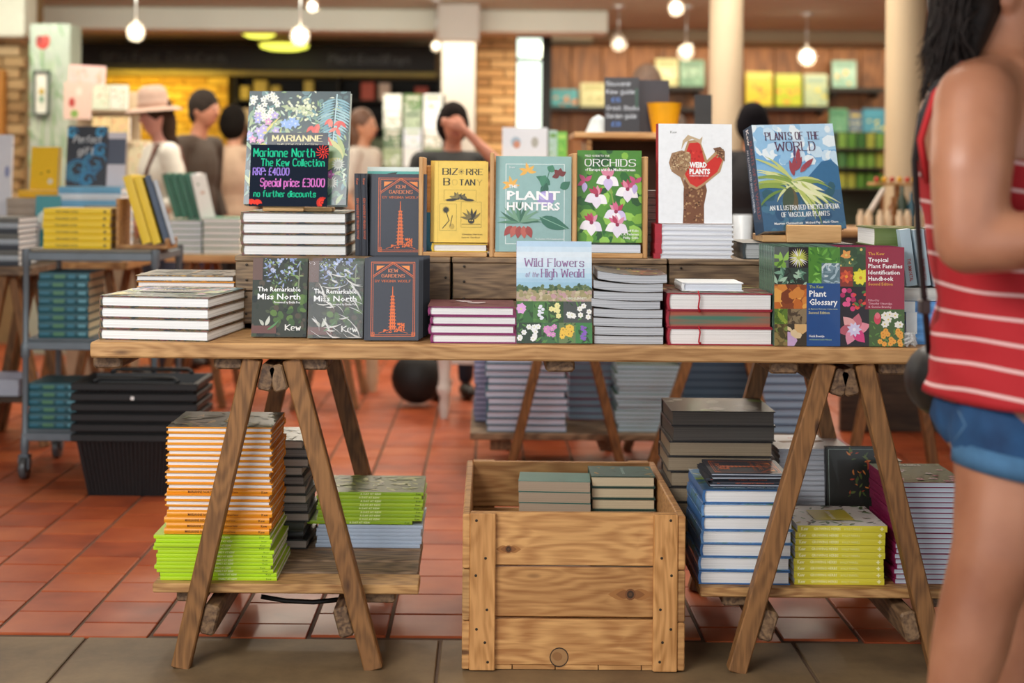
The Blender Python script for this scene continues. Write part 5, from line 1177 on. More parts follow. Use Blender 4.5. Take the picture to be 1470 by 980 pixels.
strap(p, T, [(.11, -.13, 1.2), (.12, -.05, 1.43), (.11, .08, 1.42), (.10, .15, 1.15)], mat('4A4038', .6), .014)
person('blurred woman in white top with brown hair left of the magazine rack', xat(520, 9.6), 9.6, 1.58, 70, mat('B8ACA0', .8), BLK, mat('5A3A26', .6), mat('B07A5C', .5), 'long', None, sleeve=.9)
person('man in charcoal T-shirt covering his face with a raised hand', xat(648, 7.2), 7.2, 1.50, 12, mat('2C2E2E', .8), JEAN, mat('1C1614', .9, 0, .2, 60, spec=.1), mat('B87A62', .5), 'full',
   {1: dict(e=(.22, -.25, 1.37), w=(.03, -.185, 1.565), d=(-.9, .1, .35), t=(0, 0, 1), c=.35)}, sleeve=.55, build=1.1, headtilt=.12)
person('person with curly grey-brown hair mostly hidden behind the chalk boards', xat(925, 9.0), 9.0, 1.84, 180, mat('6A5A50', .8), BLK, mat('6A5244', .7, 0, .3, 60), None, 'full')
person('person in near black clothes with black hair behind white fungus book', xat(1078, 7.4), 7.4, 1.52, 170, mat('17171C', .8), BLK, mat('121014', .9, spec=.1), SKIN2, 'full', None, sleeve=1.8)
p, T, k = person('distant person with sunglasses pushed up on brown hair by right column', xat(1312, 8.6), 8.6, 1.56, -75, mat('A8A098', .8), JEAN, mat('4A3628', .6), SKIN2, 'short', None, sleeve=.8)
p.part('sunglasses', MB().tube([T((-.07, -.03, 1.71)), T((-.03, -.075, 1.70)), T((.03, -.075, 1.70)), T((.07, -.03, 1.71))], .009, 6), mat('C8A888', .2), smooth=True)

# --- the woman walking past on the right
def W_(px, py, Y): return at(px, py, Y)
fw = Thing('person', 'woman in red white-striped tank top and denim shorts walking past table', 'person', (W_(1440, 600, 2.3).x, 2.3, 0))
b = MB()
def limb(mb, pts, inf=0.0):
    for (a0, r0), (a1, r1) in zip(pts, pts[1:]): mb.cap(a0, r0+inf, a1, r1+inf, 16)
b.ell(W_(1422, 205, 2.33), (.120, .165, .17)); b.ell(W_(1442, 430, 2.33), (.105, .135, .22)); b.ell(W_(1450, 585, 2.32), (.120, .17, .12))
limb(b, [(W_(1402, 146, 2.17), .066), (W_(1394, 240, 2.13), .0625), (W_(1391, 345, 2.12), .053)]); limb(b, [(W_(1391, 345, 2.12), .052), (W_(1440, 348, 2.10), .047), (W_(1590, 330, 2.06), .031)])
b.cap(W_(1402, 140, 2.18), .062, W_(1440, 135, 2.33), .075); b.cap(W_(1440, 135, 2.35), .075, W_(1425, 140, 2.5), .06)
hand(b, W_(1590, 330, 2.06), (1, .1, .1), (0, .2, 1), .5)
limb(b, [(W_(1425, 150, 2.50), .055), (W_(1440, 340, 2.53), .045)]); limb(b, [(W_(1440, 340, 2.53), .044), (W_(1560, 320, 2.46), .030)]); hand(b, W_(1560, 320, 2.46), (1, -.1, .1), (0, -.2, 1), .5)
b.cap(W_(1420, 118, 2.31), .060, W_(1448, 5, 2.33), .054)
b.ell(W_(1462, -45, 2.335), (.098, .077, .115)); b.ell(W_(1500, 0, 2.335), (.055, .052, .045)); b.cap(W_(1548, -40, 2.335), .008, W_(1556, -12, 2.335), .013); b.ell(W_(1445, -8, 2.262), (.018, .009, .030))
limb(b, [(W_(1452, 615, 2.255), .094), (W_(1450, 690, 2.24), .087), (W_(1431, 790, 2.22), .070), (W_(1408, 855, 2.22), .061), (W_(1392, 925, 2.22), .060), (W_(1376, 990, 2.22), .050), (W_(1345, 1190, 2.22), .034)])
limb(b, [(W_(1462, 600, 2.42), .096), (W_(1474, 700, 2.42), .084), (W_(1484, 830, 2.42), .060), (W_(1472, 920, 2.42), .057), (W_(1456, 990, 2.42), .048), (W_(1420, 1150, 2.42), .034)])
b.cap(W_(1345, 1190, 2.22), .034, W_(1352, 1235, 2.22), .03); b.cap(Vector((W_(1335, 1200, 2.22).x, 2.22, .035)), .033, Vector((W_(1335, 1200, 2.22).x+.16, 2.22, .028)), .026)
b.cap(W_(1420, 1150, 2.42), .034, Vector((W_(1415, 1180, 2.42).x, 2.42, .045)), .032); b.cap(Vector((W_(1412, 1180, 2.42).x, 2.42, .035)), .033, Vector((W_(1412, 1180, 2.42).x+.17, 2.42, .028)), .026)
def skin_material():
    k = NT('tanned_skin'); geo = k.n('ShaderNodeNewGeometry'); nz = k.n('ShaderNodeTexNoise', Scale=7.0, Detail=4.0); k.l(geo.outputs['Position'], nz.inputs['Vector'])
    k.l(k.ramp(nz.outputs[0], [(.3, lin('9A6248')), (.7, lin('BA8062'))]), k.b.inputs['Base Color']); k.b.inputs['Roughness'].default_value = .42
    k.b.inputs['Subsurface Weight'].default_value = .12; k.b.inputs['Subsurface Radius'].default_value = (.02, .008, .004)
    n2 = k.n('ShaderNodeTexNoise', Scale=90.0, Detail=3.0); k.l(geo.outputs['Position'], n2.inputs['Vector']); k.bump(n2.outputs[0], .12, .001); return k.m
remesh(b, .008, 'body', skin_material(), 8, fw.o, fw.L)
def loft(rings, n=48, wob=None):
    m = MB()
    for (c, rx, ry) in rings:
        for i in range(n):
            a = 2*PI*i/n; d = wob(a, c.z) if wob else 0; m.v.append(Vector((c.x+(rx+d)*math.cos(a), c.y+(ry+d)*math.sin(a), c.z)))
    for j in range(len(rings)-1):
        for i in range(n): k_ = (i+1) % n; m.f.append([j*n+i, j*n+k_, (j+1)*n+k_, (j+1)*n+i]); m.c.append(None)
    return m
def interp(keys, N):
    out = []
    for i in range(N+1):
        y = keys[0][0]+(keys[-1][0]-keys[0][0])*i/N
        for q0, q1 in zip(keys, keys[1:]):
            if q0[0] <= y <= q1[0]: t_ = (y-q0[0])/(q1[0]-q0[0]); t_ = t_*t_*(3-2*t_); out.append((y, *[u+(v-u)*t_ for u, v in zip(q0[1:], q1[1:])])); break
    return out
def shirt_material():
    k = NT('red_striped_jersey'); geo = k.n('ShaderNodeNewGeometry'); sep = k.n('ShaderNodeSeparateXYZ'); k.l(geo.outputs['Position'], sep.inputs[0])
    nz = k.n('ShaderNodeTexNoise', Scale=3.5, Detail=1.0); k.l(geo.outputs['Position'], nz.inputs['Vector'])
    z = k.n('ShaderNodeMath', operation='MULTIPLY_ADD'); k.l(nz.outputs[0], z.inputs[0]); z.inputs[1].default_value = .05; k.l(sep.outputs[2], z.inputs[2])
    z1 = k.n('ShaderNodeMath', operation='MULTIPLY_ADD'); k.l(sep.outputs[0], z1.inputs[0]); z1.inputs[1].default_value = .10; k.l(z.outputs[0], z1.inputs[2])
    m = k.n('ShaderNodeMath', operation='MULTIPLY'); k.l(z1.outputs[0], m.inputs[0]); m.inputs[1].default_value = 1/.043
    f = k.n('ShaderNodeMath', operation='FRACT'); k.l(m.outputs[0], f.inputs[0])
    k.l(k.ramp(f.outputs[0], [(.0, lin('AC1A22')), (.80, lin('AC1A22')), (.83, lin('E0B8B4')), (.93, lin('E0B8B4')), (.96, lin('AC1A22'))]), k.b.inputs['Base Color'])
    k.b.inputs['Roughness'].default_value = .85; n2 = k.n('ShaderNodeTexNoise', Scale=9.0, Detail=3.0); k.l(geo.outputs['Position'], n2.inputs['Vector']); k.bump(n2.outputs[0], .5, .02); return k.m
keys = [(232, 1431, 112, .168), (330, 1438, 99, .160), (430, 1447, 94, .146), (500, 1447, 99, .165), (535, 1448, 107, .188), (566, 1448, 114, .200)]
rings = [(W_(c, y, 2.33), h_*2.33/F+.003, ry+.004) for (y, c, h_, ry) in interp(keys, 34)]
wobf = lambda a, z: .0035*math.sin(z*60+math.sin(a*2)*2.2)*(.5+.5*math.sin(a*3+z*20))
rl = [(rings[-1][0]+Vector((0, 0, .003)), rings[-1][1]-.006, rings[-1][2]-.006)]
fw.part('tank_top', loft(rings+rl, 56, wobf), shirt_material(), smooth=True)
def flat_strap(name, pts, wd, m):
    mb_ = MB(); mb_.tube(pts, wd, 8); return fw.part(name, mb_, m, smooth=True)
REDJ = mat('C0242A', .8)
flat_strap('shoulder_strap', [W_(1331, 262, 2.24), W_(1322, 200, 2.22), W_(1342, 135, 2.20), W_(1382, 93, 2.21), W_(1420, 110, 2.19), W_(1452, 160, 2.17), W_(1490, 235, 2.20)], .006, REDJ)
flat_strap('bra_strap', [W_(1326, 255, 2.25), W_(1318, 195, 2.23), W_(1338, 128, 2.21), W_(1378, 89, 2.22), W_(1424, 103, 2.20), W_(1460, 150, 2.19), W_(1492, 200, 2.20)], .0045, BLK)
b = MB(); b.ell(W_(1500, 228, 2.25), (.05, .05, .045)); fw.part('bra_cup', b, BLK, smooth=True)
b = MB(); b.ell(W_(1450, 590, 2.33), (.128, .176, .098)); limb(b, [(W_(1453, 618, 2.255), .100), (W_(1457, 652, 2.245), .0955)]); limb(b, [(W_(1462, 618, 2.41), .098), (W_(1472, 655, 2.42), .094)])
def denim():
    k = NT('blue_denim'); geo = k.n('ShaderNodeNewGeometry'); nz = k.n('ShaderNodeTexNoise', Scale=14.0, Detail=6.0); k.l(geo.outputs['Position'], nz.inputs['Vector'])
    k.l(k.ramp(nz.outputs[0], [(.3, lin('123054')), (.7, lin('23507C'))]), k.b.inputs['Base Color']); k.b.inputs['Roughness'].default_value = .85; k.bump(nz.outputs[0], .4, .004); return k.m
DEN = denim(); remesh(b, .008, 'denim_shorts', DEN, 4, fw.o, fw.L)
for (cx_, cy_, Y_, r_) in ((1458, 662, 2.243, .0945), (1474, 668, 2.42, .092)):
    m = MB(); c = W_(cx_, cy_, Y_); m.lathe([(r_-.004, -.016), (r_+.003, -.018), (r_+.005, 0), (r_+.003, .018), (r_-.004, .018)], c, 36, None, Matrix.Rotation(.16, 3, 'Y')); fw.part('rolled_cuff', m, mat('41698C', .85, 0, .15, 40), smooth=True)
m = MB(); m.tube([W_(1376, 590, 2.19), W_(1386, 610, 2.165), W_(1370, 632, 2.175)], .0012, 5); fw.part('stitching', m, mat('4C7090', .8), smooth=True)
# hair : soft mass plus separate locks
HAIR = mat('1E1410', .62, 0, .35, 60, spec=.25); b = MB()
b.ell(W_(1408, -80, 2.335), (.105, .092, .100)); b.cap(W_(1392, -25, 2.32), .075, W_(1378, 42, 2.30), .052); b.cap(W_(1378, 42, 2.30), .052, W_(1362, 95, 2.29), .036); b.cap(W_(1362, 95, 2.28), .034, W_(1344, 140, 2.28), .014); b.cap(W_(1400, 15, 2.27), .035, W_(1386, 80, 2.26), .020)
remesh(b, .010, 'hair', HAIR, 3, fw.o, fw.L)
rn = random.Random(12); lk = MB()
for i in range(520):
    u = rn.random(); y0 = rn.uniform(-95, 30); Yd = 2.30+rn.uniform(-.085, .05)
    sx = 1342+rn.uniform(-8, 50); tip = (1322+rn.uniform(0, 80)**1.0, rn.uniform(70, 165)); tip = (tip[0], tip[1]-(tip[0]-1322)*.55)
    p0 = W_(1385+rn.uniform(-38, 26)-max(0, y0)*.4, y0, Yd); p3 = W_(tip[0], tip[1], Yd); p1 = W_(sx, y0+35+rn.uniform(0, 20), Yd); p2 = W_(tip[0]+rn.uniform(-6, 20), tip[1]-38, Yd)
    pts = [p0*(1-t_)**3+p1*3*t_*(1-t_)**2+p2*3*t_*t_*(1-t_)+p3*t_**3 for t_ in [j/7 for j in range(8)]]
    pts[-1] += Vector((rn.uniform(-.014, .014), 0, rn.uniform(-.012, .012))); pts[-2] += Vector((rn.uniform(-.005, .005), 0, 0)); r_ = rn.uniform(.0010, .0027); lk.tube(pts, [r_*.6, r_, r_, r_, r_*.9, r_*.75, r_*.5, .0004], 5)
o = fw.part('loose_locks', lk, HAIR, smooth=True); o['kind'] = 'stuff'
for s_ in (-1, 1): fw.part('eye', MB().ell(W_(1538, -50, 2.335)+Vector((0, s_*.03, 0)), (.006, .012, .007), 8, 6), mat('2A1E18', .3), smooth=True)
fw.part('mouth', MB().ell(W_(1548, 2, 2.335), (.007, .022, .006), 8, 6), mat('94504A', .5), smooth=True)
bg = Thing('shoulder_bag', 'black shoulder bag on a long thin dark strap hanging at the woman’s hip', 'bag', tuple(W_(1335, 545, 2.40)))
m = MB(); m.ell(W_(1345, 545, 2.42), (.052, .09, .062), 16, 10); m.cap(W_(1334, 505, 2.42), .012, W_(1356, 505, 2.42), .012); o = remesh(m, .006, 'pouch', mat('151416', .45), 3, bg.o, bg.L)
bg.part('bag_strap', MB().tube([W_(1395, 90, 2.235), W_(1350, 112, 2.225), W_(1322, 165, 2.24), W_(1313, 230, 2.26), W_(1318, 330, 2.30), W_(1326, 420, 2.33), W_(1334, 510, 2.40)], .0055, 6), mat('221A1C', .5), smooth=True)
bg.part('buckle', MB().box(W_(1327, 440, 2.335).x-.008, W_(1327, 440, 2.335).x+.008, 2.325, 2.35, W_(1327, 440, 2.335).z-.012, W_(1327, 440, 2.335).z+.012, .002), mat('3A2C28', .3, .6))

# ------------------------------------------------------------------ middle ground, left
def simple(name, label, cat, mb, m, group=None, smooth=None):
    o = link(name, mb.mesh(name, m, None, smooth)); return tag(o, label, cat, group)
STEEL = mat('6E7880', .45, .2)
TY, TYB = 5.2, 5.62; tx0, tx1 = xat(32, TY, 400), xat(226, TY, 400)
t = Thing('book_trolley', 'grey metal trolley on castors with three shelves of books', 'trolley', ((tx0+tx1)/2, TY, 0))
for z in (.86, .526, .186):
    t.part('shelf_board', MB().box(tx0+.012, tx1-.012, TY+.012, TYB-.012, z-.012, z, .002), mat('7C7468', .5) if z > .8 else mat('5C646A', .5))
    for y in (TY, TYB-.022): t.part('rail', MB().box(tx0, tx1, y, y+.022, z-.042, z-.0125, .003), STEEL)
    for x in (tx0, tx1-.022): t.part('rail', MB().box(x, x+.022, TY+.022, TYB-.022, z-.042, z-.0125, .003), STEEL)
for x in (tx0+.011, tx1-.011):
    for y in (TY+.011, TYB-.011):
        t.part('post', MB().lathe([(.012, .09), (.016, .12), (.016, .15), (.011, .16), (.011, .45), (.017, .46), (.017, .50), (.011, .51), (.011, .79), (.017, .80), (.017, .86)], (x, y, 0), 14), STEEL, smooth=True)
        c = t.part('castor', MB().lathe([(.018, -.012), (.042, -.012), (.044, -.006), (.044, .006), (.042, .012), (.018, .012)], (x, y, .044), 18, None, Matrix.Rotation(PI/2, 3, 'Y')), mat('5A5C5E', .3, .2), smooth=True)
        t.part('castor_fork', MB().box(x-.020, x-.015, y-.016, y+.016, .04, .09).box(x+.015, x+.020, y-.016, y+.016, .04, .09).box(x-.02, x+.02, y-.016, y+.016, .082, .092), STEEL)
YB_ = mat('F0CC20', .4, 0, .03)
stack('bright yellow book, {o} of six on the trolley top', 'bright yellow books on the trolley', 62, 158, TY+.03, .8605, 299, 6, .2, 'spine', YB_, PC, True, jit=.002, spine=sp_yel)
stack('dark grey flat book behind the yellow trolley stack, {o}', 'grey books behind the yellow trolley stack', 120, 172, TY+.25, .8605, 296, 7, .12, 'spine', [GREYC, mat('4A4A4C', .5)], PC, True, jit=.001)
stack('dark teal book with pale spine marks, {o} on trolley middle shelf', 'teal books on the trolley middle shelf', 55, 127, TY+.02, .5265, 391, 8, .22, 'spine', TEAL, PC, True, jit=.003, spine=sp_teal)
stack('dark teal book with pale spine marks, {o} on trolley bottom shelf', 'teal books on the trolley bottom shelf', 40, 112, TY+.02, .1865, 550, 6, .22, 'spine', TEAL, PC, True, jit=.003, spine=sp_teal)
# book box with leaning books
bx0, bx1 = xat(166, TY+.05, 350), xat(240, TY+.05, 350)
t = Thing('book_box', 'low brown wooden box holding the leaning books on the trolley', 'box', ((bx0+bx1)/2, TY+.05, .861))
t.part('side_panel', MB().box(bx0, bx0+.012, TY+.05, TY+.22, .861, zat(168, 285, TY+.05), .002), W_OAK); t.part('front_panel', MB().box(bx0+.0125, bx1, TY+.05, TY+.06, .861, .877, .002), W_OAK)
t.part('base_panel', MB().box(bx0+.0125, bx1, TY+.0605, TY+.22, .861, .869, .002), W_OAK); t.part('end_panel', MB().box(bx1-.012, bx1, TY+.061, TY+.22, .8695, .90, .002), W_OAK)
def art_two(c1, c2, c3, seed=1):
    def f(A):
        r = random.Random(seed); A.rect(0, 0, 1, A.H, c1); A.scatter(14, .1, .1, .9, A.H*.6, .09, [c2, c3], r); A.rect(.12, A.H*.72, .88, A.H*.88, c3)
    return f
def leaning(label, px0, pxt, w_px, pyt, pyb, Y, zb, depth, t_, cov, tilt, art=None, group=None, yawx=0):
    h_ = (zat(px0, pyt, Y)-zb)/math.cos(tilt); Rm = Matrix.Rotation(tilt, 4, 'Y') @ Matrix.Rotation(math.radians(yawx), 4, 'Z') @ Matrix.Rotation(PI/2, 4, 'Z') @ Matrix.Rotation(PI/2, 4, 'X')
    c = Vector((xat(px0, Y, pyb), Y+depth/2+.01, zb+abs(t_*math.sin(tilt))*.5)); up = Rm @ Vector((0, h_/2, 0))
    return book(label, 'book', depth, h_, t_, cov, PW, Matrix.Translation(c+up) @ Rm, False, group, 'book', 0, art)
tl_ = math.radians(-17)
leaning('yellow book leaning left in the box, first from left', 204, 0, 0, 256, 345, TY+.07, .871, .14, .034, YB_, tl_)
leaning('yellow book leaning left in the box, second from left', 219, 0, 0, 257, 346, TY+.07, .871, .14, .030, YB_, tl_)
leaning('grey yellow book with figure photo leaning in trolley box', 230, 0, 0, 256, 346, TY+.07, .871, .10, .022, mat('4A5A70', .4), tl_, art_two('4A5A80', 'E0B090', 'F0CC20', 3), None, 18)
leaning('pale book with yellow flowers, rightmost one leaning in trolley box', 241, 0, 0, 262, 340, TY+.09, .871, .09, .015, mat('C0C8D0', .4), tl_, art_two('B8C0C4', 'E8C030', 'C8A020', 4), None, 18)
# nested shopping baskets
BK = mat('0F1012', .5, 0, .1)
YK = 4.90; kx0, kx1 = xat(101, YK, 600), xat(283, YK, 600); kc = (kx0+kx1)/2
for i in range(6):
    z0 = .001+i*.036; t = Thing('shopping_basket', 'black plastic shopping basket, %s in the nested pile' % ordw(5-i, 6), 'basket', (kc, YK, z0), group='nested black shopping baskets')
    hw, hb, d0 = (kx1-kx0)/2, (kx1-kx0)/2-.052, .28; zt_ = z0+.225
    m = MB()   # shell of tapered walls
    def ring(hx, y0, y1, z): return [Vector((kc-hx, y0, z)), Vector((kc+hx, y0, z)), Vector((kc+hx, y1, z)), Vector((kc-hx, y1, z))]
    A0 = ring(hb, YK+.045, YK+d0-.045, z0); A1 = ring(hw-.012, YK+.012, YK+d0-.012, zt_); B0 = ring(hb-.004, YK+.049, YK+d0-.049, z0+.004); B1 = ring(hw-.016, YK+.016, YK+d0-.016, zt_)
    m.v = A0+A1+B1+B0; m.f = [[3, 2, 1, 0], [12, 13, 14, 15]]+[[a+k_, a+(k_+1) % 4, a+4+(k_+1) % 4, a+4+k_] for a in (0, 4, 8) for k_ in range(4)]; m.c = [None]*len(m.f)
    t.part('body', m, BK)
    rm_ = MB()
    for (x0, x1, y0, y1) in ((kc-hw, kc+hw, YK, YK+.016), (kc-hw, kc+hw, YK+d0-.016, YK+d0), (kc-hw, kc-hw+.016, YK+.016, YK+d0-.016), (kc+hw-.016, kc+hw, YK+.016, YK+d0-.016)): rm_.box(x0, x1, y0, y1, zt_-.026, zt_, .003)
    t.part('rim', rm_, BK)
    if i in (0, 5):
        rb_ = MB()
        for k_ in range(26):
            f = (k_+.5)/26*2-1; rb_.beam((kc+f*hb*.97, YK+.0445, z0+.003), (kc+f*(hw-.02)*.97, YK+.010, zt_-.028), .004, .005, .001, (0, -1, 0))
        o = t.part('rib', rb_, mat('17181B', .4)); o['kind'] = 'stuff'
    if i == 5:
        for y in (YK+.02, YK+d0-.02): t.part('handle', MB().tube([(kc-.15, y, zt_+.004), (kc-.13, y+.02, zt_+.012), (kc+.13, y+.02, zt_+.012), (kc+.15, y, zt_+.004)], .008, 8), BK, smooth=True)
simple('floor_sticker', 'small white glinting tag on the top black shopping basket', 'tag', MB().box(xat(190, YK, 571)-.006, xat(190, YK, 571)+.006, YK-.002, YK-.0005, zat(190, 574, YK), zat(190, 569, YK)), mat('E8E8E8', .3))
# tables behind on the left
def plain_table(label, px0, px1, Y, dep, z, wood, legs=True, n=4, pyt=400, lp=None):
    x0, x1 = xat(px0, Y, pyt), xat(px1, Y, pyt); t = Thing('display_table', label, 'table', ((x0+x1)/2, Y, 0))
    for i in range(n): t.part('plank', MB().box(x0, x1, Y+dep*i/n+.001, Y+dep*(i+1)/n-.001, z-.035, z, .003), wood)
    if lp:
        for a_, b_ in lp:
            for y in (Y+.03, Y+dep-.04): t.part('leg', MB().beam((xat(b_, Y+.03, 690), y, 0), (xat(a_, Y+.03, 404), y, z-.036), .035, .042, .003, (0, 1, 0)), W_LEG)
    elif legs:
        for x, sg in ((x0+.12, 1), (x1-.12, -1)):
            for y in (Y+.05, Y+dep-.05):
                t.part('leg', MB().beam((x-.15, y, 0), (x-.01, y, z-.036), .035, .04, .003, (0, 1, 0)), W_LEG); t.part('leg', MB().beam((x+.15, y+.041, 0), (x+.01, y+.041, z-.036), .035, .04, .003, (0, 1, 0)), W_LEG)
    return t
plain_table('trestle display table at far left edge under grey book piles', -150, 46, 5.75, .38, .755, W_GREY)
stack('grey and white book in pile at the left picture edge, {o}', 'grey books at the left picture edge', -28, 26, 5.80, .7555, 312, 9, .25, 'spine', [mat('3C4048', .5), mat('A8B0B8', .5), GREYC], PW, True, jit=.004)
stack('lavender-white thin book behind the left edge pile, {o}', 'lavender books at left edge', 28, 56, 6.16, .7555, 320, 9, .2, 'fore', mat('A8B0CC', .5), PW, True, jit=.002)
simple('low_shelf', 'dark low shelf board under the far left table', 'shelf', MB().box(xat(-140, 5.8), xat(34, 5.8), 5.78, 6.3, .19, .215, .003), W_DARK)
stack('white-paged book on the far left low shelf, {o}', 'white books on the far left low shelf', -30, 27, 5.80, .2155, 545, 8, .25, 'fore', mat('9AA4C0', .5), PW, True, jit=.004)
plain_table('pale wood display table behind the trolley carrying blue and yellow books', 8, 182, 6.15, .6, .755, W_OAK)
stack('light blue and white striped book, {o} in pile behind trolley', 'blue white books behind the trolley', 84, 174, 6.2, .7555, 268, 11, .22, 'spine', [mat('6FB0D4', .4), mat('D8E4EC', .4)], PW, True, jit=.003)
zs = zat(130, 268, 6.2)+.001
def art_gift(A):
    A.rect(0, 0, 1, A.H, '262A36'); r = random.Random(6)
    for cx, cy, R0 in ((.3, .35, .32), (.72, .55, .3), (.12, 1.35, .14), (.86, 1.36, .14), (.55, .15, .2), (.85, .9, .18)):
        for q in range(5): 
            rr_ = R0*(1-.18*q); A.line([(cx+rr_*math.cos(a_*.5+q), cy+rr_*math.sin(a_*.5+q)) for a_ in range(9)], .028, r.choice(['3F9CCC', '4CB0E0', '3488BC']))
    A.pen('Perfect', .16, A.H-.42, .17, 'E8ECF0', .16, .12, False, .7, slant=.2); A.pen('gift', .28, A.H-.72, .17, 'E8ECF0', .16, .12, False, .4, slant=.2)
facing('dark notice book with blue swirls and white brush lettering', 93, 150, 181, 6.28, zs, .02, mat('262A36', .4), PW, 8, 0, True, art_gift)
facing('white and slate book beside the blue swirl one', 150, 178, 190, 6.30, zs, .015, mat('C8C8CC', .4), PW, 8, 0, True, lambda A: (A.rect(0, 0, 1, A.H, 'D8D4DC'), A.rect(0, A.H*.4, 1, A.H*.88, '4A5266')))
stack('beige book under the upright yellow one, {o}', 'beige books at far left', 10, 82, 6.2, .7555, 284, 7, .2, 'spine', mat('A89888', .5), PC, True, jit=.003)
zs = zat(46, 284, 6.2)+.001
stack('{o} flat yellow book under the upright yellow one', None, 26, 84, 6.22, zs, 273, 1, .15, 'spine', mat('F0B81C', .4), PW, jit=0)
facing('upright yellow book with white dot cover at far left', 41, 82, 211, 6.24, zat(50, 273, 6.22)+.001, .03, mat('FFC81E', .4), PC, 5, -9, True, lambda A: (A.rect(0, 0, 1, A.H, 'FFCC28'), A.ell(.74, .28, .10, .10, 'F0E8D0'), A.ell(.66, .62, .05, .04, '8A6A18'), A.ell(.4, .55, .04, .03, '8A6A18')))
facing('small round-patterned teal and white book before the yellow ones', 48, 84, 281, 6.17, .7555, .02, TEAL, PW, 6, 0, True, lambda A: (A.rect(0, 0, 1, A.H, '3C98A0'), A.ell(.5, A.H*.62, .45, .42, 'E4ECE4'), A.ell(.5, A.H*.62, .2, .2, 'A8C8A0')))
facing('white card cut by the left picture edge', -30, 13, 193, 6.3, .7555, .02, mat('D8D8E0', .5), PW, 4, 0, True, lambda A: (A.rect(0, 0, 1, A.H, 'DCDCE4'), A.ell(.85, A.H*.7, .08, .2, '8A90B8')))
plain_table('pale table with white book piles between hat woman and main table', 236, 500, 6.75, .58, .755, W_BEECH)
stack('white and green book, {o} in left pile near hat woman', 'white green books left pile', 244, 290, 6.8, .7555, 316, 6, .25, 'fore', mat('4C8A6C', .5), PWB, True, jit=.002)
stack('white and green book, {o} in right pile near hat woman', 'white green books right pile', 291, 346, 6.8, .7555, 313, 6, .25, 'fore', mat('4C8A6C', .5), PW, True, jit=.002)
zs = zat(268, 316, 6.8)+.002
for i in range(5): leaning('green spined book leaning in the row behind trolley, %s from left' % ['first', 'second', 'third', 'fourth', 'fifth'][i], 250+i*10.5, 0, 0, 252, 312, 6.85, zs, .14, .030, mat('2F7058', .4) if i < 4 else WHT, tl_, None, 'green books leaning in a row')
facing('white covered book at the right end of the leaning green row', 290, 308, 250, 6.84, zs, .02, WHT, PW, 6, 30, True, lambda A: (A.rect(0, 0, 1, A.H, 'E8E8E4'), A.ell(.5, A.H*.6, .15, .1, 'C89A80'), A.ell(.3, A.H*.8, .1, .08, '8AA08A')), roll=.2)
# card stand with pink poster and patterned boxes
t = Thing('card_stand', 'tiered pale card display stand beside the painted pillar', 'stand', (xat(140, 7.9), 7.9, 0))
for i, py in enumerate((262, 202, 157)): t.part('shelf_board', MB().box(xat(92, 7.9), xat(186, 7.9), 7.88+.05*i, 8.1, zat(140, py, 7.9)-.014, zat(140, py, 7.9), .003), mat('C8B498', .6))
t.part('back_board', MB().box(xat(92, 7.9), xat(186, 7.9), 8.101, 8.12, 0, zat(140, 128, 7.9), .003), mat('B8A488', .6)); t.part('base', MB().box(xat(94, 7.9), xat(184, 7.9), 7.9, 8.09, 0, zat(140, 262, 7.9)-.0145, .003), mat('A89880', .6))
def dots(bgc, cs, seed):
    def f(A): r = random.Random(seed); A.rect(0, 0, 1, A.H, bgc); A.scatter(22, .08, .08, .92, A.H-.08, .06, cs, r, 'f')
    return f
facing('pink poster tilted on top of the card stand', 96, 148, 94, 8.05, zat(140, 128, 7.9)+.001, .012, mat('D0A8A0', .6), PW, 3, 0, False, dots('DDB4AC', ['C88C84', 'B8A090'], 3), None, None, 'poster', 'poster', roll=-.05)
facing('beige card with red tulips on card stand', 90, 129, 118, 7.93, zat(140, 172, 7.95)+.001, .012, mat('C8A898', .6), PW, 3, 0, False, lambda A: (A.rect(0, 0, 1, A.H, 'D4B4A4'), A.ell(.3, A.H*.45, .12, .18, 'A83C34'), A.ell(.55, A.H*.75, .12, .16, 'E8C8B8'), A.ell(.4, .2, .15, .15, '7A9A4C')), None, None, 'card', 'card')
for i, (a_, b_, py, zb_p, cc) in enumerate(((131, 156, 122, 157, 'C8D0B8'), (157, 181, 122, 157, 'D0D4C4'), (131, 157, 168, 202, 'E0C890'), (158, 184, 168, 202, 'D8BC88'), (182, 214, 202, 262, 'D8CCA8'))):
    facing('patterned gift card box on the card stand, %s' % ['upper left', 'upper right', 'lower left', 'lower right', 'low right end'][i], a_, b_, py, 7.94, zat(140, zb_p, 7.9)+.001, .03, mat(cc, .6), PW, 4, 0, False, dots(cc, ['C85A48', 'E8A090', '8AA878'], i), None, None, 'card box', 'card_box')
# counter and dark shelving behind, with packets
t = Thing('counter', 'dark shop counter along the back below the yellow bricks', 'counter', (xat(300, 12.6), 12.6, 0))
t.part('counter_top', MB().box(xat(110, 12.6), xat(625, 12.6), 12.55, 13.1, .90, .94, .004), W_DARK); t.part('front_panel', MB().box(xat(112, 12.6), xat(623, 12.6), 12.6, 12.65, .0, .8995, .004), mat('2A241C', .6))
sx0, sx1 = xat(332, 13.5), xat(628, 13.5)
t = Thing('wall_shelving', 'dark wall shelving full of packets behind the counter', 'shelving', ((sx0+sx1)/2, 13.6, .94))
t.part('back_board', MB().box(sx0, sx1, 13.93, 13.96, .3, zat(480, 109, 13.5), .004), mat('14110E', .7))
sz = [zat(480, q, 13.5) for q in (143, 181, 222, 262)]
for z in sz: t.part('shelf_board', MB().box(sx0+.02, sx1-.02, 13.55, 13.929, z-.02, z, .003), mat('1C1814', .6))
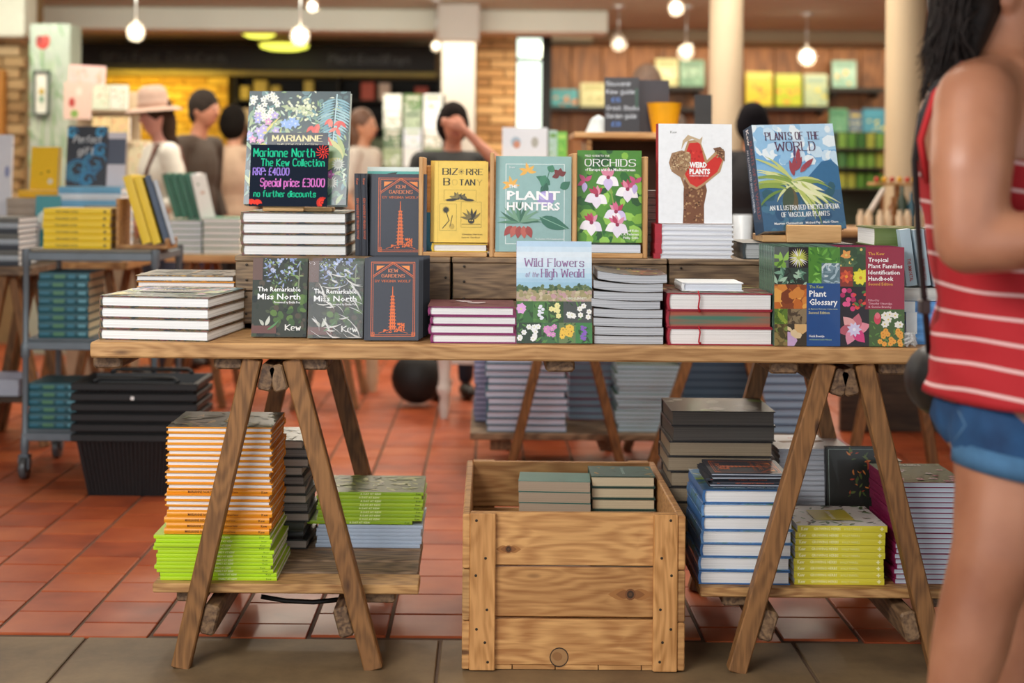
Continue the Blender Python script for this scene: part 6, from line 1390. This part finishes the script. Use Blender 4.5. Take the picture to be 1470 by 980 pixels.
for x in (sx0, (sx0+sx1)/2, sx1-.02): t.part('side_board', MB().box(x, x+.019, 13.54, 13.929, .3, zat(480, 109, 13.5), .003), mat('1C1814', .6))
pk = {}
ORD = ['first', 'second', 'third', 'fourth', 'fifth', 'sixth', 'seventh', 'eighth', 'ninth', 'tenth', 'eleventh', 'twelfth', 'thirteenth', 'fourteenth', 'fifteenth', 'sixteenth', 'seventeenth', 'eighteenth']
for zi, z in enumerate(sz):
    x = sx0+.05; np_ = 0
    while x < sx1-.16:
        if zi == 0: cc, nm = ('C8B048', 'yellow') if x < sx0+.95 else R.choice((('B8482C', 'orange-red'), ('D8C0B0', 'pale'), ('A03C24', 'brick red')))
        else: cc, nm = R.choice((('7A3424', 'dark red'), ('C8B8A8', 'pale'), ('5A6A4A', 'green'), ('3A302A', 'brown'), ('A8603C', 'rust')))
        wd = R.choice((.09, .11, .13)); hh_ = R.uniform(.13, .19)
        if abs(x-(sx0+sx1)/2) > .16 and R.random() > .12:
            key = (cc, wd)
            if key not in pk: pk[key] = MB().box(-wd/2, wd/2, 0, .09, 0, .16, .008).mesh('packet', mat(cc, .5))
            o = link('packet', pk[key]); o.location = (x+wd/2, 13.58, z+.0005); o.scale = (1, 1, hh_/.16); np_ = np_+1; tag(o, '%s packet, %s from left on the %s dark shelf behind counter' % (nm, ORD[np_-1], ('top', 'second', 'third', 'lowest')[zi]), 'packet', 'packets on the dark shelves')
        x += wd+R.uniform(.02, .06)
# magazine rack
t = Thing('magazine_rack', 'tiered magazine rack with green and white covers behind the man', 'rack', (xat(590, 10.1), 10.1, 0))
rx0, rx1 = xat(548, 10.1), xat(634, 10.1)
t.part('back_board', MB().box(rx0, rx1, 10.42, 10.45, 0, zat(590, 132, 10.1), .004), mat('4A4640', .6)); t.part('base', MB().box(rx0+.01, rx1-.01, 10.05, 10.419, 0, .35, .004), mat('3A3630', .6))
rcv = ['DDE0D4', '4C7030', 'E0E4E0', 'B8B8A8', '8A9878', 'F0F0EC', '3C5A2C', 'C8CCD8', 'D0C8B8', 'A8B890', 'E4E4E4', '7A8C60']
k_ = 0
for i, py in enumerate((162, 186, 212, 240)):
    z = zat(590, py, 10.1); t.part('ledge', MB().box(rx0+.01, rx1-.01, 10.34-.06*i, 10.419, z-.014, z, .003), mat('8A8478', .6))
    for j in range(3):
        facing('magazine on the tiered rack, %s tier, %s' % (('top', 'second', 'third', 'bottom')[i], ('left', 'middle', 'right')[j]), 549+29*j, 575+29*j, py-27, 10.345-.06*i, z+.001, .012, mat(rcv[k_], .4), PW, 8, 0, False, art_two(rcv[k_], rcv[(k_+5) % 12], rcv[(k_+2) % 12], k_), None, None, 'magazine', 'magazine'); k_ += 1
# small white turned leg table with teal side, and bag on the floor
YT = 6.6; x0, x1 = xat(638, YT), xat(716, YT)
t = Thing('side_table', 'white painted side table with turned legs and teal panel', 'table', ((x0+x1)/2, YT, 0))
for x in (x0, x1):
    for y in (YT, YT+.2): t.part('leg', MB().lathe([(.018, 0), (.024, .05), (.020, .10), (.034, .125), (.034, .15), (.022, .165), (.030, .26), (.034, .29), (.034, .70)], (x, y, 0), 16), mat('D4CCC6', .5), smooth=True)
t.part('table_top', MB().box(x0-.05, x1+.05, YT-.05, YT+.25, .70, .725, .004), mat('D4CCC6', .5)); t.part('apron', MB().box(x0+.035, x1-.035, YT-.01, YT+.01, .255, .29, .003), mat('D4CCC6', .5))
t.part('side_panel', MB().box(x0+.035, x1-.035, YT-.004, YT+.004, .2905, .699, .002), mat('4FA89C', .5))
m = MB(); m.ell((xat(600, 7.0), 6.95, .14), (.13, .10, .13), 16, 10); bgm = simple('floor_bag', 'black bag standing on the tiles behind the table centre', 'bag', m, mat('141414', .6), smooth=True)
simple('bollard_leg', 'pale round furniture leg far behind the left trestle', 'leg', MB().lathe([(.025, 0), (.035, .06), (.035, .5)], (xat(534, 7.4), 7.4, 0), 14), mat('C8B090', .5), smooth=True)
# ------------------------------------------------------------------ second trestle table behind, middle and right
plain_table('second trestle display table directly behind the main one', 745, 1330, 5.15, .75, .755, W_OAK, pyt=500, lp=((797, 727), (828, 899), (1021, 925), (1052, 1120), (1275, 1215), (1300, 1345)))
t = Thing('slatted_shelf', 'grey low shelf under the second table with striped white books', 'shelf', (xat(900, 5.27), 5.27, .16))
for i in range(4): t.part('slat', MB().box(xat(676, 5.25), xat(1180, 5.25), 5.25+i*.145, 5.25+i*.145+.137, .152, .178, .003), W_GREY)
for q in (720, 880, 1120): t.part('batten', MB().box(xat(q, 5.2)-.04, xat(q, 5.2)+.04, 5.27, 5.80, .11, .1515, .003), W_RAIL)
ZS = .1785
stack('white book with dark teal edge, {o} in pile behind the crate', 'white teal-edged books behind the crate', 699, 814, 5.28, ZS, 512, 11, .25, 'fore', mat('2F6478', .5), mat_pages('D8DCF0', 'B8BCD8'), True, jit=.006)
stack('lavender edged book in slim pile left of white ones, {o}', 'lavender edged books behind the crate', 682, 728, 5.5, ZS, 512, 12, .2, 'fore', mat('5C6488', .5), mat_pages('B4B4D4'), True, jit=.006)
stack('pale blue book with crimson bands, {o} in the rear pile', 'blue and crimson books', 816, 888, 5.55, ZS, 512, 9, .2, 'fore', [mat('8C2450', .5), mat('9AB4D0', .5), mat('9C2C58', .5)], mat_pages('A8C4DC'), True, jit=.004)
stack('pale blue softback in wavy pile behind the crate, {o}', 'wavy pale blue softbacks', 886, 976, 5.30, ZS, 524, 16, .22, 'fore', mat('4A7A6C', .5), mat_pages('C0D4E4', 'A8C0D4'), False, jit=.008)
stack('blue grey book behind the dark wrapped pile, {o}', 'blue grey books behind the dark pile', 982, 1085, 5.6, ZS, 512, 8, .22, 'fore', mat('4A6A88', .5), mat_pages('8AA8C4'), True, jit=.004)
stack('blue-white striped book behind the right trestle, {o}', 'blue white books behind right trestle', 1092, 1162, 5.30, ZS, 515, 9, .22, 'fore', mat('4A5A74', .5), mat_pages('A8C0DC'), True, jit=.006)
# box shelf with chalk boards and pot
bx = Thing('box_shelf', 'raised wooden box shelf carrying chalk boards and a yellow pot', 'shelf', (xat(905, 5.4), 5.4, .755))
x0, x1 = xat(822, 5.4), xat(1004, 5.4); zt_ = zat(900, 190, 5.4)
bx.part('top_board', MB().box(x0, x1, 5.4, 5.75, zt_-.022, zt_, .003), W_BEECH)
for x in (x0+.05, x1-.07): bx.part('side_board', MB().box(x, x+.02, 5.42, 5.74, .7555, zt_-.0225, .003), W_OAK)
bx.part('back_board', MB().box(x0+.07, x1-.07, 5.73, 5.745, .7555, zt_-.0225, .003), mat('4A3424', .8)); bx.part('middle_board', MB().box(x0+.0705, x1-.0705, 5.43, 5.729, .98, .995, .003), W_OAK)
zt_ += .0005
def guest(A):
    A.rect(0, 0, 1, A.H, '2A2A32'); c = 'C8D0DC'
    for i, (s_, wd, cc) in enumerate((('Souvenir', .7, c), ('Kew guide', .8, c), ('£6', .25, '5C8CE0'), ('Great Books', .95, c), ('Garden guide', .85, c), ('£8', .25, '5C8CE0'))): A.pen(s_, .06+(.14 if i in (2, 5) else 0), A.H-.24-.235*i, .115, cc, .16, .14, False, wd)
    A.rect(.88, A.H*.45, .97, A.H*.8, '2C4A40')
facing('chalk board with white and blue handwriting on the raised shelf', 867, 917, 111, 5.46, zt_, .012, mat('24242C', .6), mat('24242C', .6), 6, 0, True, guest, None, None, 'chalk board', 'chalk_board')
facing('plain dark board behind the yellow pot on the raised shelf', 906, 960, 115, 5.53, zt_, .012, mat('34323A', .6), mat('34323A', .6), 5, 0, True, None, None, None, 'board', 'dark_board')
facing('narrow dark board standing right of the yellow pot', 996, 1021, 136, 5.48, zt_, .012, mat('2E2E30', .6), mat('2E2E30', .6), 2, 0, True, None, None, None, 'board', 'dark_board')
t = Thing('plant_pot', 'ribbed yellow tapered pot on the raised shelf', 'pot', (xat(953, 5.44), 5.44, zt_)); c = (xat(953, 5.5, 170), 5.485, zt_); hp_ = zat(953, 148, 5.48)-zt_
m = MB(); n = 48
prof = [(.044, 0), (.068, hp_*.97), (.070, hp_), (.066, hp_), (.040, .006)]
for r_, z in prof:
    for k_ in range(n): a_ = 2*PI*k_/n; q = r_+(.0022*(k_ % 2) if z < hp_*.9 else 0); m.v.append(Vector((c[0]+q*math.cos(a_), c[1]+q*math.sin(a_), c[2]+z)))
for i in range(4):
    for k_ in range(n): j = (k_+1) % n; m.f.append([i*n+k_, i*n+j, i*n+n+j, i*n+n+k_]); m.c.append(None)
m.f += [list(range(n-1, -1, -1)), [4*n+k_ for k_ in range(n)]]; m.c += [None, None]; t.part('pot_wall', m, mat('F2AE12', .45))
m = MB(); m.lathe([(.055, 0), (.03, .06), (.002, .075)], (xat(858, 5.55), 5.6, zt_), 10); simple('paper_bag', 'crumpled white paper by the chalk board foot', 'paper', m, mat('D8E4E8', .7))
m = MB(); m.lathe([(.03, 0), (.0375, .25), (.0355, .25), (.028, .004)], (xat(1066, 5.3), 5.33, .7555), 20); simple('plastic_tub', 'tall translucent white tub right of the white fungus book', 'tub', m, mat('C8CED4', .3), smooth=True)
# white picture card display
x0, x1 = xat(706, 6.2), xat(836, 6.2); z0 = zat(770, 226, 6.2)
t = Thing('display_plinth', 'wooden plinth behind the sage book holding a white picture card', 'plinth', ((x0+x1)/2, 6.2, 0))
t.part('top_board', MB().box(x0, x1, 6.2, 6.5, z0-.02, z0, .003), W_BEECH); t.part('cabinet', MB().box(x0+.02, x1-.02, 6.22, 6.48, 0, z0-.0205, .003), W_OAK)
facing('white card with two small botanical pictures behind the sage book', 720, 785, 183, 6.26, z0+.001, .012, WHT, PW, 6, 0, True, lambda A: (A.rect(0, 0, 1, A.H, 'DDE2EC'), A.ell(.3, A.H*.5, .11, .12, '9AB4C8'), A.ell(.32, A.H*.42, .08, .09, 'C88A70'), A.ell(.72, A.H*.5, .08, .12, 'A8A8A0')), None, None, 'card', 'picture_card')
facing('green and yellow booklet beside the white picture card', 787, 799, 187, 6.28, z0+.001, .012, mat('C8C84C', .5), PW, 6, 0, False, art_two('A8C8C0', 'E0C840', '6A9A4C', 1), None, None, 'booklet', 'booklet')
facing('bright green booklet beside the yellow one', 799, 813, 189, 6.28, z0+.001, .012, mat('5AA838', .5), PW, 6, 0, False, art_two('6CB840', '4A8A30', 'A8D860', 2), None, None, 'booklet', 'booklet')
# ------------------------------------------------------------------ shelves on the panelled wall
def wall_shelf(label, px0, px1, py, Y=13.2):
    t = Thing('wall_shelf', label, 'shelf', (xat((px0+px1)/2, Y), Y, zat(px0, py, Y))); t.part('board', MB().box(xat(px0, Y, py), xat(px1, Y, py), Y, 13.488, zat(px0, py+7, Y), zat(px0, py, Y), .004), mat('17130F', .5)); 
    for q in (px0+8, px1-8): t.part('bracket', MB().box(xat(q, Y, py)-.01, xat(q, Y, py)+.01, Y+.03, 13.488, zat(px0, py+14, Y), zat(px0, py+7, Y)-.0005, .003), mat('17130F', .5))
    return zat(px0, py, Y)+.001
za = wall_shelf('long black wall shelf left of the first round column, low', 772, 1012, 152)
zb2_ = wall_shelf('short black wall shelf under the green glassy pictures', 935, 1012, 123)
zc = wall_shelf('black wall shelf of colourful books between the round columns', 1068, 1190, 151)
zd = wall_shelf('upper right black wall shelf with one teal book', 1192, 1270, 125)
ze_ = wall_shelf('lower right black wall shelf with green and blue books', 1188, 1272, 190)
for (a_, b_, py, z, c1_, c2_, c3_, lb) in ((785, 828, 128, za, '4CA0A8', 'D88848', '3C8890', 'teal book with orange motif'), (832, 868, 119, za, 'C8C898', 'E0D8A8', 'A8A870', 'cream green book'), (940, 972, 84, zb2_, 'C8C890', 'E8E8C0', '9AA870', 'pale yellow-green book'), (975, 1010, 86, zb2_, '6A9A80', '88B098', '4C7A64', 'sea green book'),
    (1070, 1108, 103, zc, 'C8B828', 'D86A2C', 'A8B83C', 'yellow and orange book'), (1113, 1150, 106, zc, 'A8B820', 'D8883C', 'C8C838', 'lime and yellow book'), (1154, 1187, 106, zc, 'A8BC98', 'D8CC48', '88A898', 'pale green and yellow book'), (1194, 1228, 87, zd, '8AB8A8', 'D8A848', '6A9A8C', 'pale teal book'),
    (1190, 1216, 156, ze_, '5C9A78', '88B090', '3C7A5C', 'green book'), (1218, 1236, 160, ze_, '4A6A8A', 'C8D0A8', 'B8A848', 'small dark blue book'), (1238, 1270, 156, ze_, '3F8CA8', 'D8CC40', '4C9AB8', 'blue book with yellow motif')):
    facing(lb+' facing out on the panelled wall shelf', a_, b_, py, 13.28, z, .04, mat(c1_, .5), PW, 4, 0, True, art_two(c1_, c2_, c3_, len(lb)))
# green plant shelves lower right, goods counter
x0, x1 = xat(1205, 9.2), xat(1275, 9.2)
t = Thing('seed_rack', 'tall rack of green seed packets behind the right column', 'rack', ((x0+x1)/2, 9.2, 0)); t.part('back_board', MB().box(x0, x1, 9.4, 9.43, 0, zat(1240, 188, 9.2), .003), mat('2E3828', .6))
for i, py in enumerate((212, 240, 270)):
    z = zat(1240, py, 9.2); t.part('ledge', MB().box(x0, x1, 9.25, 9.399, z-.012, z, .002), mat('4A4434', .6))
    for j in range(5):
        cc = R.choice(['5C8A30', '7CA040', '3C6A2C', 'A8A840', '4C7A40']); o = simple('seed_packet', 'green seed packet on the tall rack, %s tier, %s from left' % (('top', 'middle', 'bottom')[i], ('first', 'second', 'third', 'fourth', 'fifth', 'sixth', 'seventh', 'eighth', 'ninth')[j]), 'seed packet', MB().box(x0+.01+.063*j, x0+.06+.063*j, 9.30, 9.31, z+.0005, z+.10, .002), mat(cc, .5), 'seed packets tier %d' % i)
YG = 6.3; x0, x1 = xat(1200, YG), xat(1500, YG)
t = Thing('goods_counter', 'wooden counter of small goods behind the right table end', 'counter', ((x0+x1)/2, YG, 0)); zg = zat(1290, 331, YG)
t.part('counter_top', MB().box(x0, x1, YG, YG+.6, zg-.03, zg, .004), W_OAK); t.part('front_panel', MB().box(x0+.03, x1-.03, YG+.03, YG+.06, 0, zg-.0305, .004), W_DARK)
for i in range(9): 
    m = MB(); m.lathe([(.017, 0), (.019, .06), (.011, .075), (.011, .09)], (xat(1236+14*i, YG+.1), YG+.12+.03*(i % 2), zg+.0005), 12); simple('cream_jar', 'small cream jar on the right goods counter, %s from left' % ('first', 'second', 'third', 'fourth', 'fifth', 'sixth', 'seventh', 'eighth', 'ninth')[i], 'jar', m, mat('D8C0A0', .5), 'cream jars on goods counter', True)
for i, (q, cc, hh_) in enumerate(((1296, '3A4A3C', .2), (1310, '2E5A6C', .17), (1323, 'C8D0D0', .19), (1282, '8A5A30', .15))):
    m = MB(); m.lathe([(.022, 0), (.023, hh_*.65), (.009, hh_*.8), (.009, hh_), (.001, hh_)], (xat(q, YG+.3), YG+.33, zg+.0005), 14); simple('bottle', ['dark green', 'blue glass', 'pale', 'amber'][i]+' bottle behind the cream jars on goods counter', 'bottle', m, mat(cc, .25), None, True)
z5 = zat(1290, 262, YG+.4)
t = Thing('goods_tray', 'raised tray of red and yellow trinkets above the right goods counter', 'tray', (xat(1290, YG), YG+.45, zg)); t.part('tray', MB().box(xat(1255, YG+.4), xat(1345, YG+.4), YG+.4, YG+.55, z5-.015, z5, .003), W_OAK); t.part('support', MB().box(xat(1290, YG+.4), xat(1300, YG+.4), YG+.45, YG+.5, zg, z5-.0155, .003), W_OAK)
for i in range(8): m = MB(); m.ell((xat(1261+11*i, YG+.42), YG+.47, z5+.0145), (.014, .014, .014), 10, 7); simple('trinket', '%s round trinket in the raised tray at right, %s from left' % ('yellow' if i % 2 else 'red', ('first', 'second', 'third', 'fourth', 'fifth', 'sixth', 'seventh', 'eighth', 'ninth')[i]), 'trinket', m, mat('E0A820' if i % 2 else 'B83828', .4), 'yellow trinkets' if i % 2 else 'red trinkets', True)
simple('rolling_pin', 'pale wooden stick leaning diagonally on the goods counter', 'stick', MB().cap(at(1238, 322, YG+.2)+Vector((0, 0, .0)), .013, at(1268, 272, YG+.25), .011), mat('D8CCC0', .5), smooth=True)
# ------------------------------------------------------------------ ceiling lamps
def spot(px, py, Y, label, lit=True, aim=(0, -.5, -1), r_=.05, col=(1, .9, .75), e=14):
    r_ *= .85; c = at(px, py, Y); t = Thing('spot_lamp', label, 'lamp', (c.x, Y, CZ)); zc_ = CZ-.002
    d = Vector(aim).normalized(); Rm = d.to_track_quat('-Z', 'Y').to_matrix()
    t.part('ceiling_plate', MB().lathe([(.001, -.02), (.045, -.02), (.045, 0)], (c.x, Y, zc_), 16), mat('D8D4CC', .4, .3), smooth=False)
    t.part('stem', MB().tube([(c.x, Y, zc_-.02), (c.x, Y, c.z+r_)], .008, 8), mat('C8C4BC', .3, .6), smooth=True)
    t.part('glass_shade', MB().lathe([(r_*.35, r_*1.1), (r_*.8, r_*.9), (r_*1.15, r_*.2), (r_*1.2, -r_*.5), (r_*1.05, -r_*1.0)], c, 20, None, Rm), mat_glass('FFF4E0', .15, .35), smooth=True)
    t.part('bulb_face', MB().lathe([(.001, -r_*.5), (r_*.75, -r_*.45), (r_*.8, 0), (r_*.4, r_*.5), (.001, r_*.5)], c, 16, None, Rm), mat_emit('FFF2DC', 9 if lit else 1.4), smooth=True)
    t.part('socket', MB().lathe([(.001, r_*1.5), (r_*.4, r_*1.5), (r_*.42, r_*.52), (.001, r_*.52)], c, 14, None, Rm), mat('D0CCC4', .3, .6), smooth=True)
    if lit:
        ld = bpy.data.lights.new('spot', 'SPOT'); ld.energy = e; ld.color = col; ld.spot_size = 1.9; ld.spot_blend = .6; ld.shadow_soft_size = .05
        lo = bpy.data.objects.new('spot_light', ld); C.objects.link(lo); lo.parent = t.o; lo.location = c-t.L+d*r_*1.3; lo.rotation_euler = d.to_track_quat('-Z', 'Y').to_euler()
spot(195, 44, 8.6, 'round glass spot lamp near the painted pillar', True, (.1, -.7, -1), .055)
spot(431, 50, 8.8, 'brightest round spot lamp above the left displays', True, (0, -1, -.6), .060, e=20)
spot(448, 8, 9.6, 'small spot lamp at the top picture edge left of centre', True, (.4, -.6, -1), .04)
spot(626, 66, 10.3, 'small greenish spot lamp beside the white pillar', False, (0, -1, -.5), .038)
spot(970, 10, 9.9, 'clustered spot lamp at the top edge right of centre', True, (.2, -.7, -1), .055)
spot(888, 60, 10.6, 'unlit-looking spot lamp above the chalk boards', False, (.3, -.6, -1), .06)
spot(985, 74, 10.6, 'angled spot lamp left of the first round column', False, (-.6, -.5, -1), .06)
spot(1158, 80, 11.0, 'bright white spot lamp between the two round columns', True, (0, -1, -.7), .07, e=24)
def dish(px, py, Y, r_, label):
    c = at(px, py, Y); t = Thing('dish_lamp', label, 'lamp', (c.x, Y, CZ)); t.part('diffuser', MB().lathe([(.001, -.055), (r_*.6, -.05), (r_*.92, -.03), (r_, 0)], (c.x, Y, c.z), 28), mat_emit('E0E458', 1.6), smooth=True)
    t.part('rim', MB().lathe([(r_, -.004), (r_+.012, 0), (r_+.012, CZ-.002-c.z), (r_*.5, CZ-.002-c.z)], (c.x, Y, c.z), 28), mat('A8A468', .4), smooth=True)
dish(372, 46, 12.4, .15, 'smaller yellow-green dish lamp on the ceiling'); dish(408, 64, 12.9, .23, 'larger yellow-green dish lamp on the ceiling beyond')
print('objects', len(scene.objects))
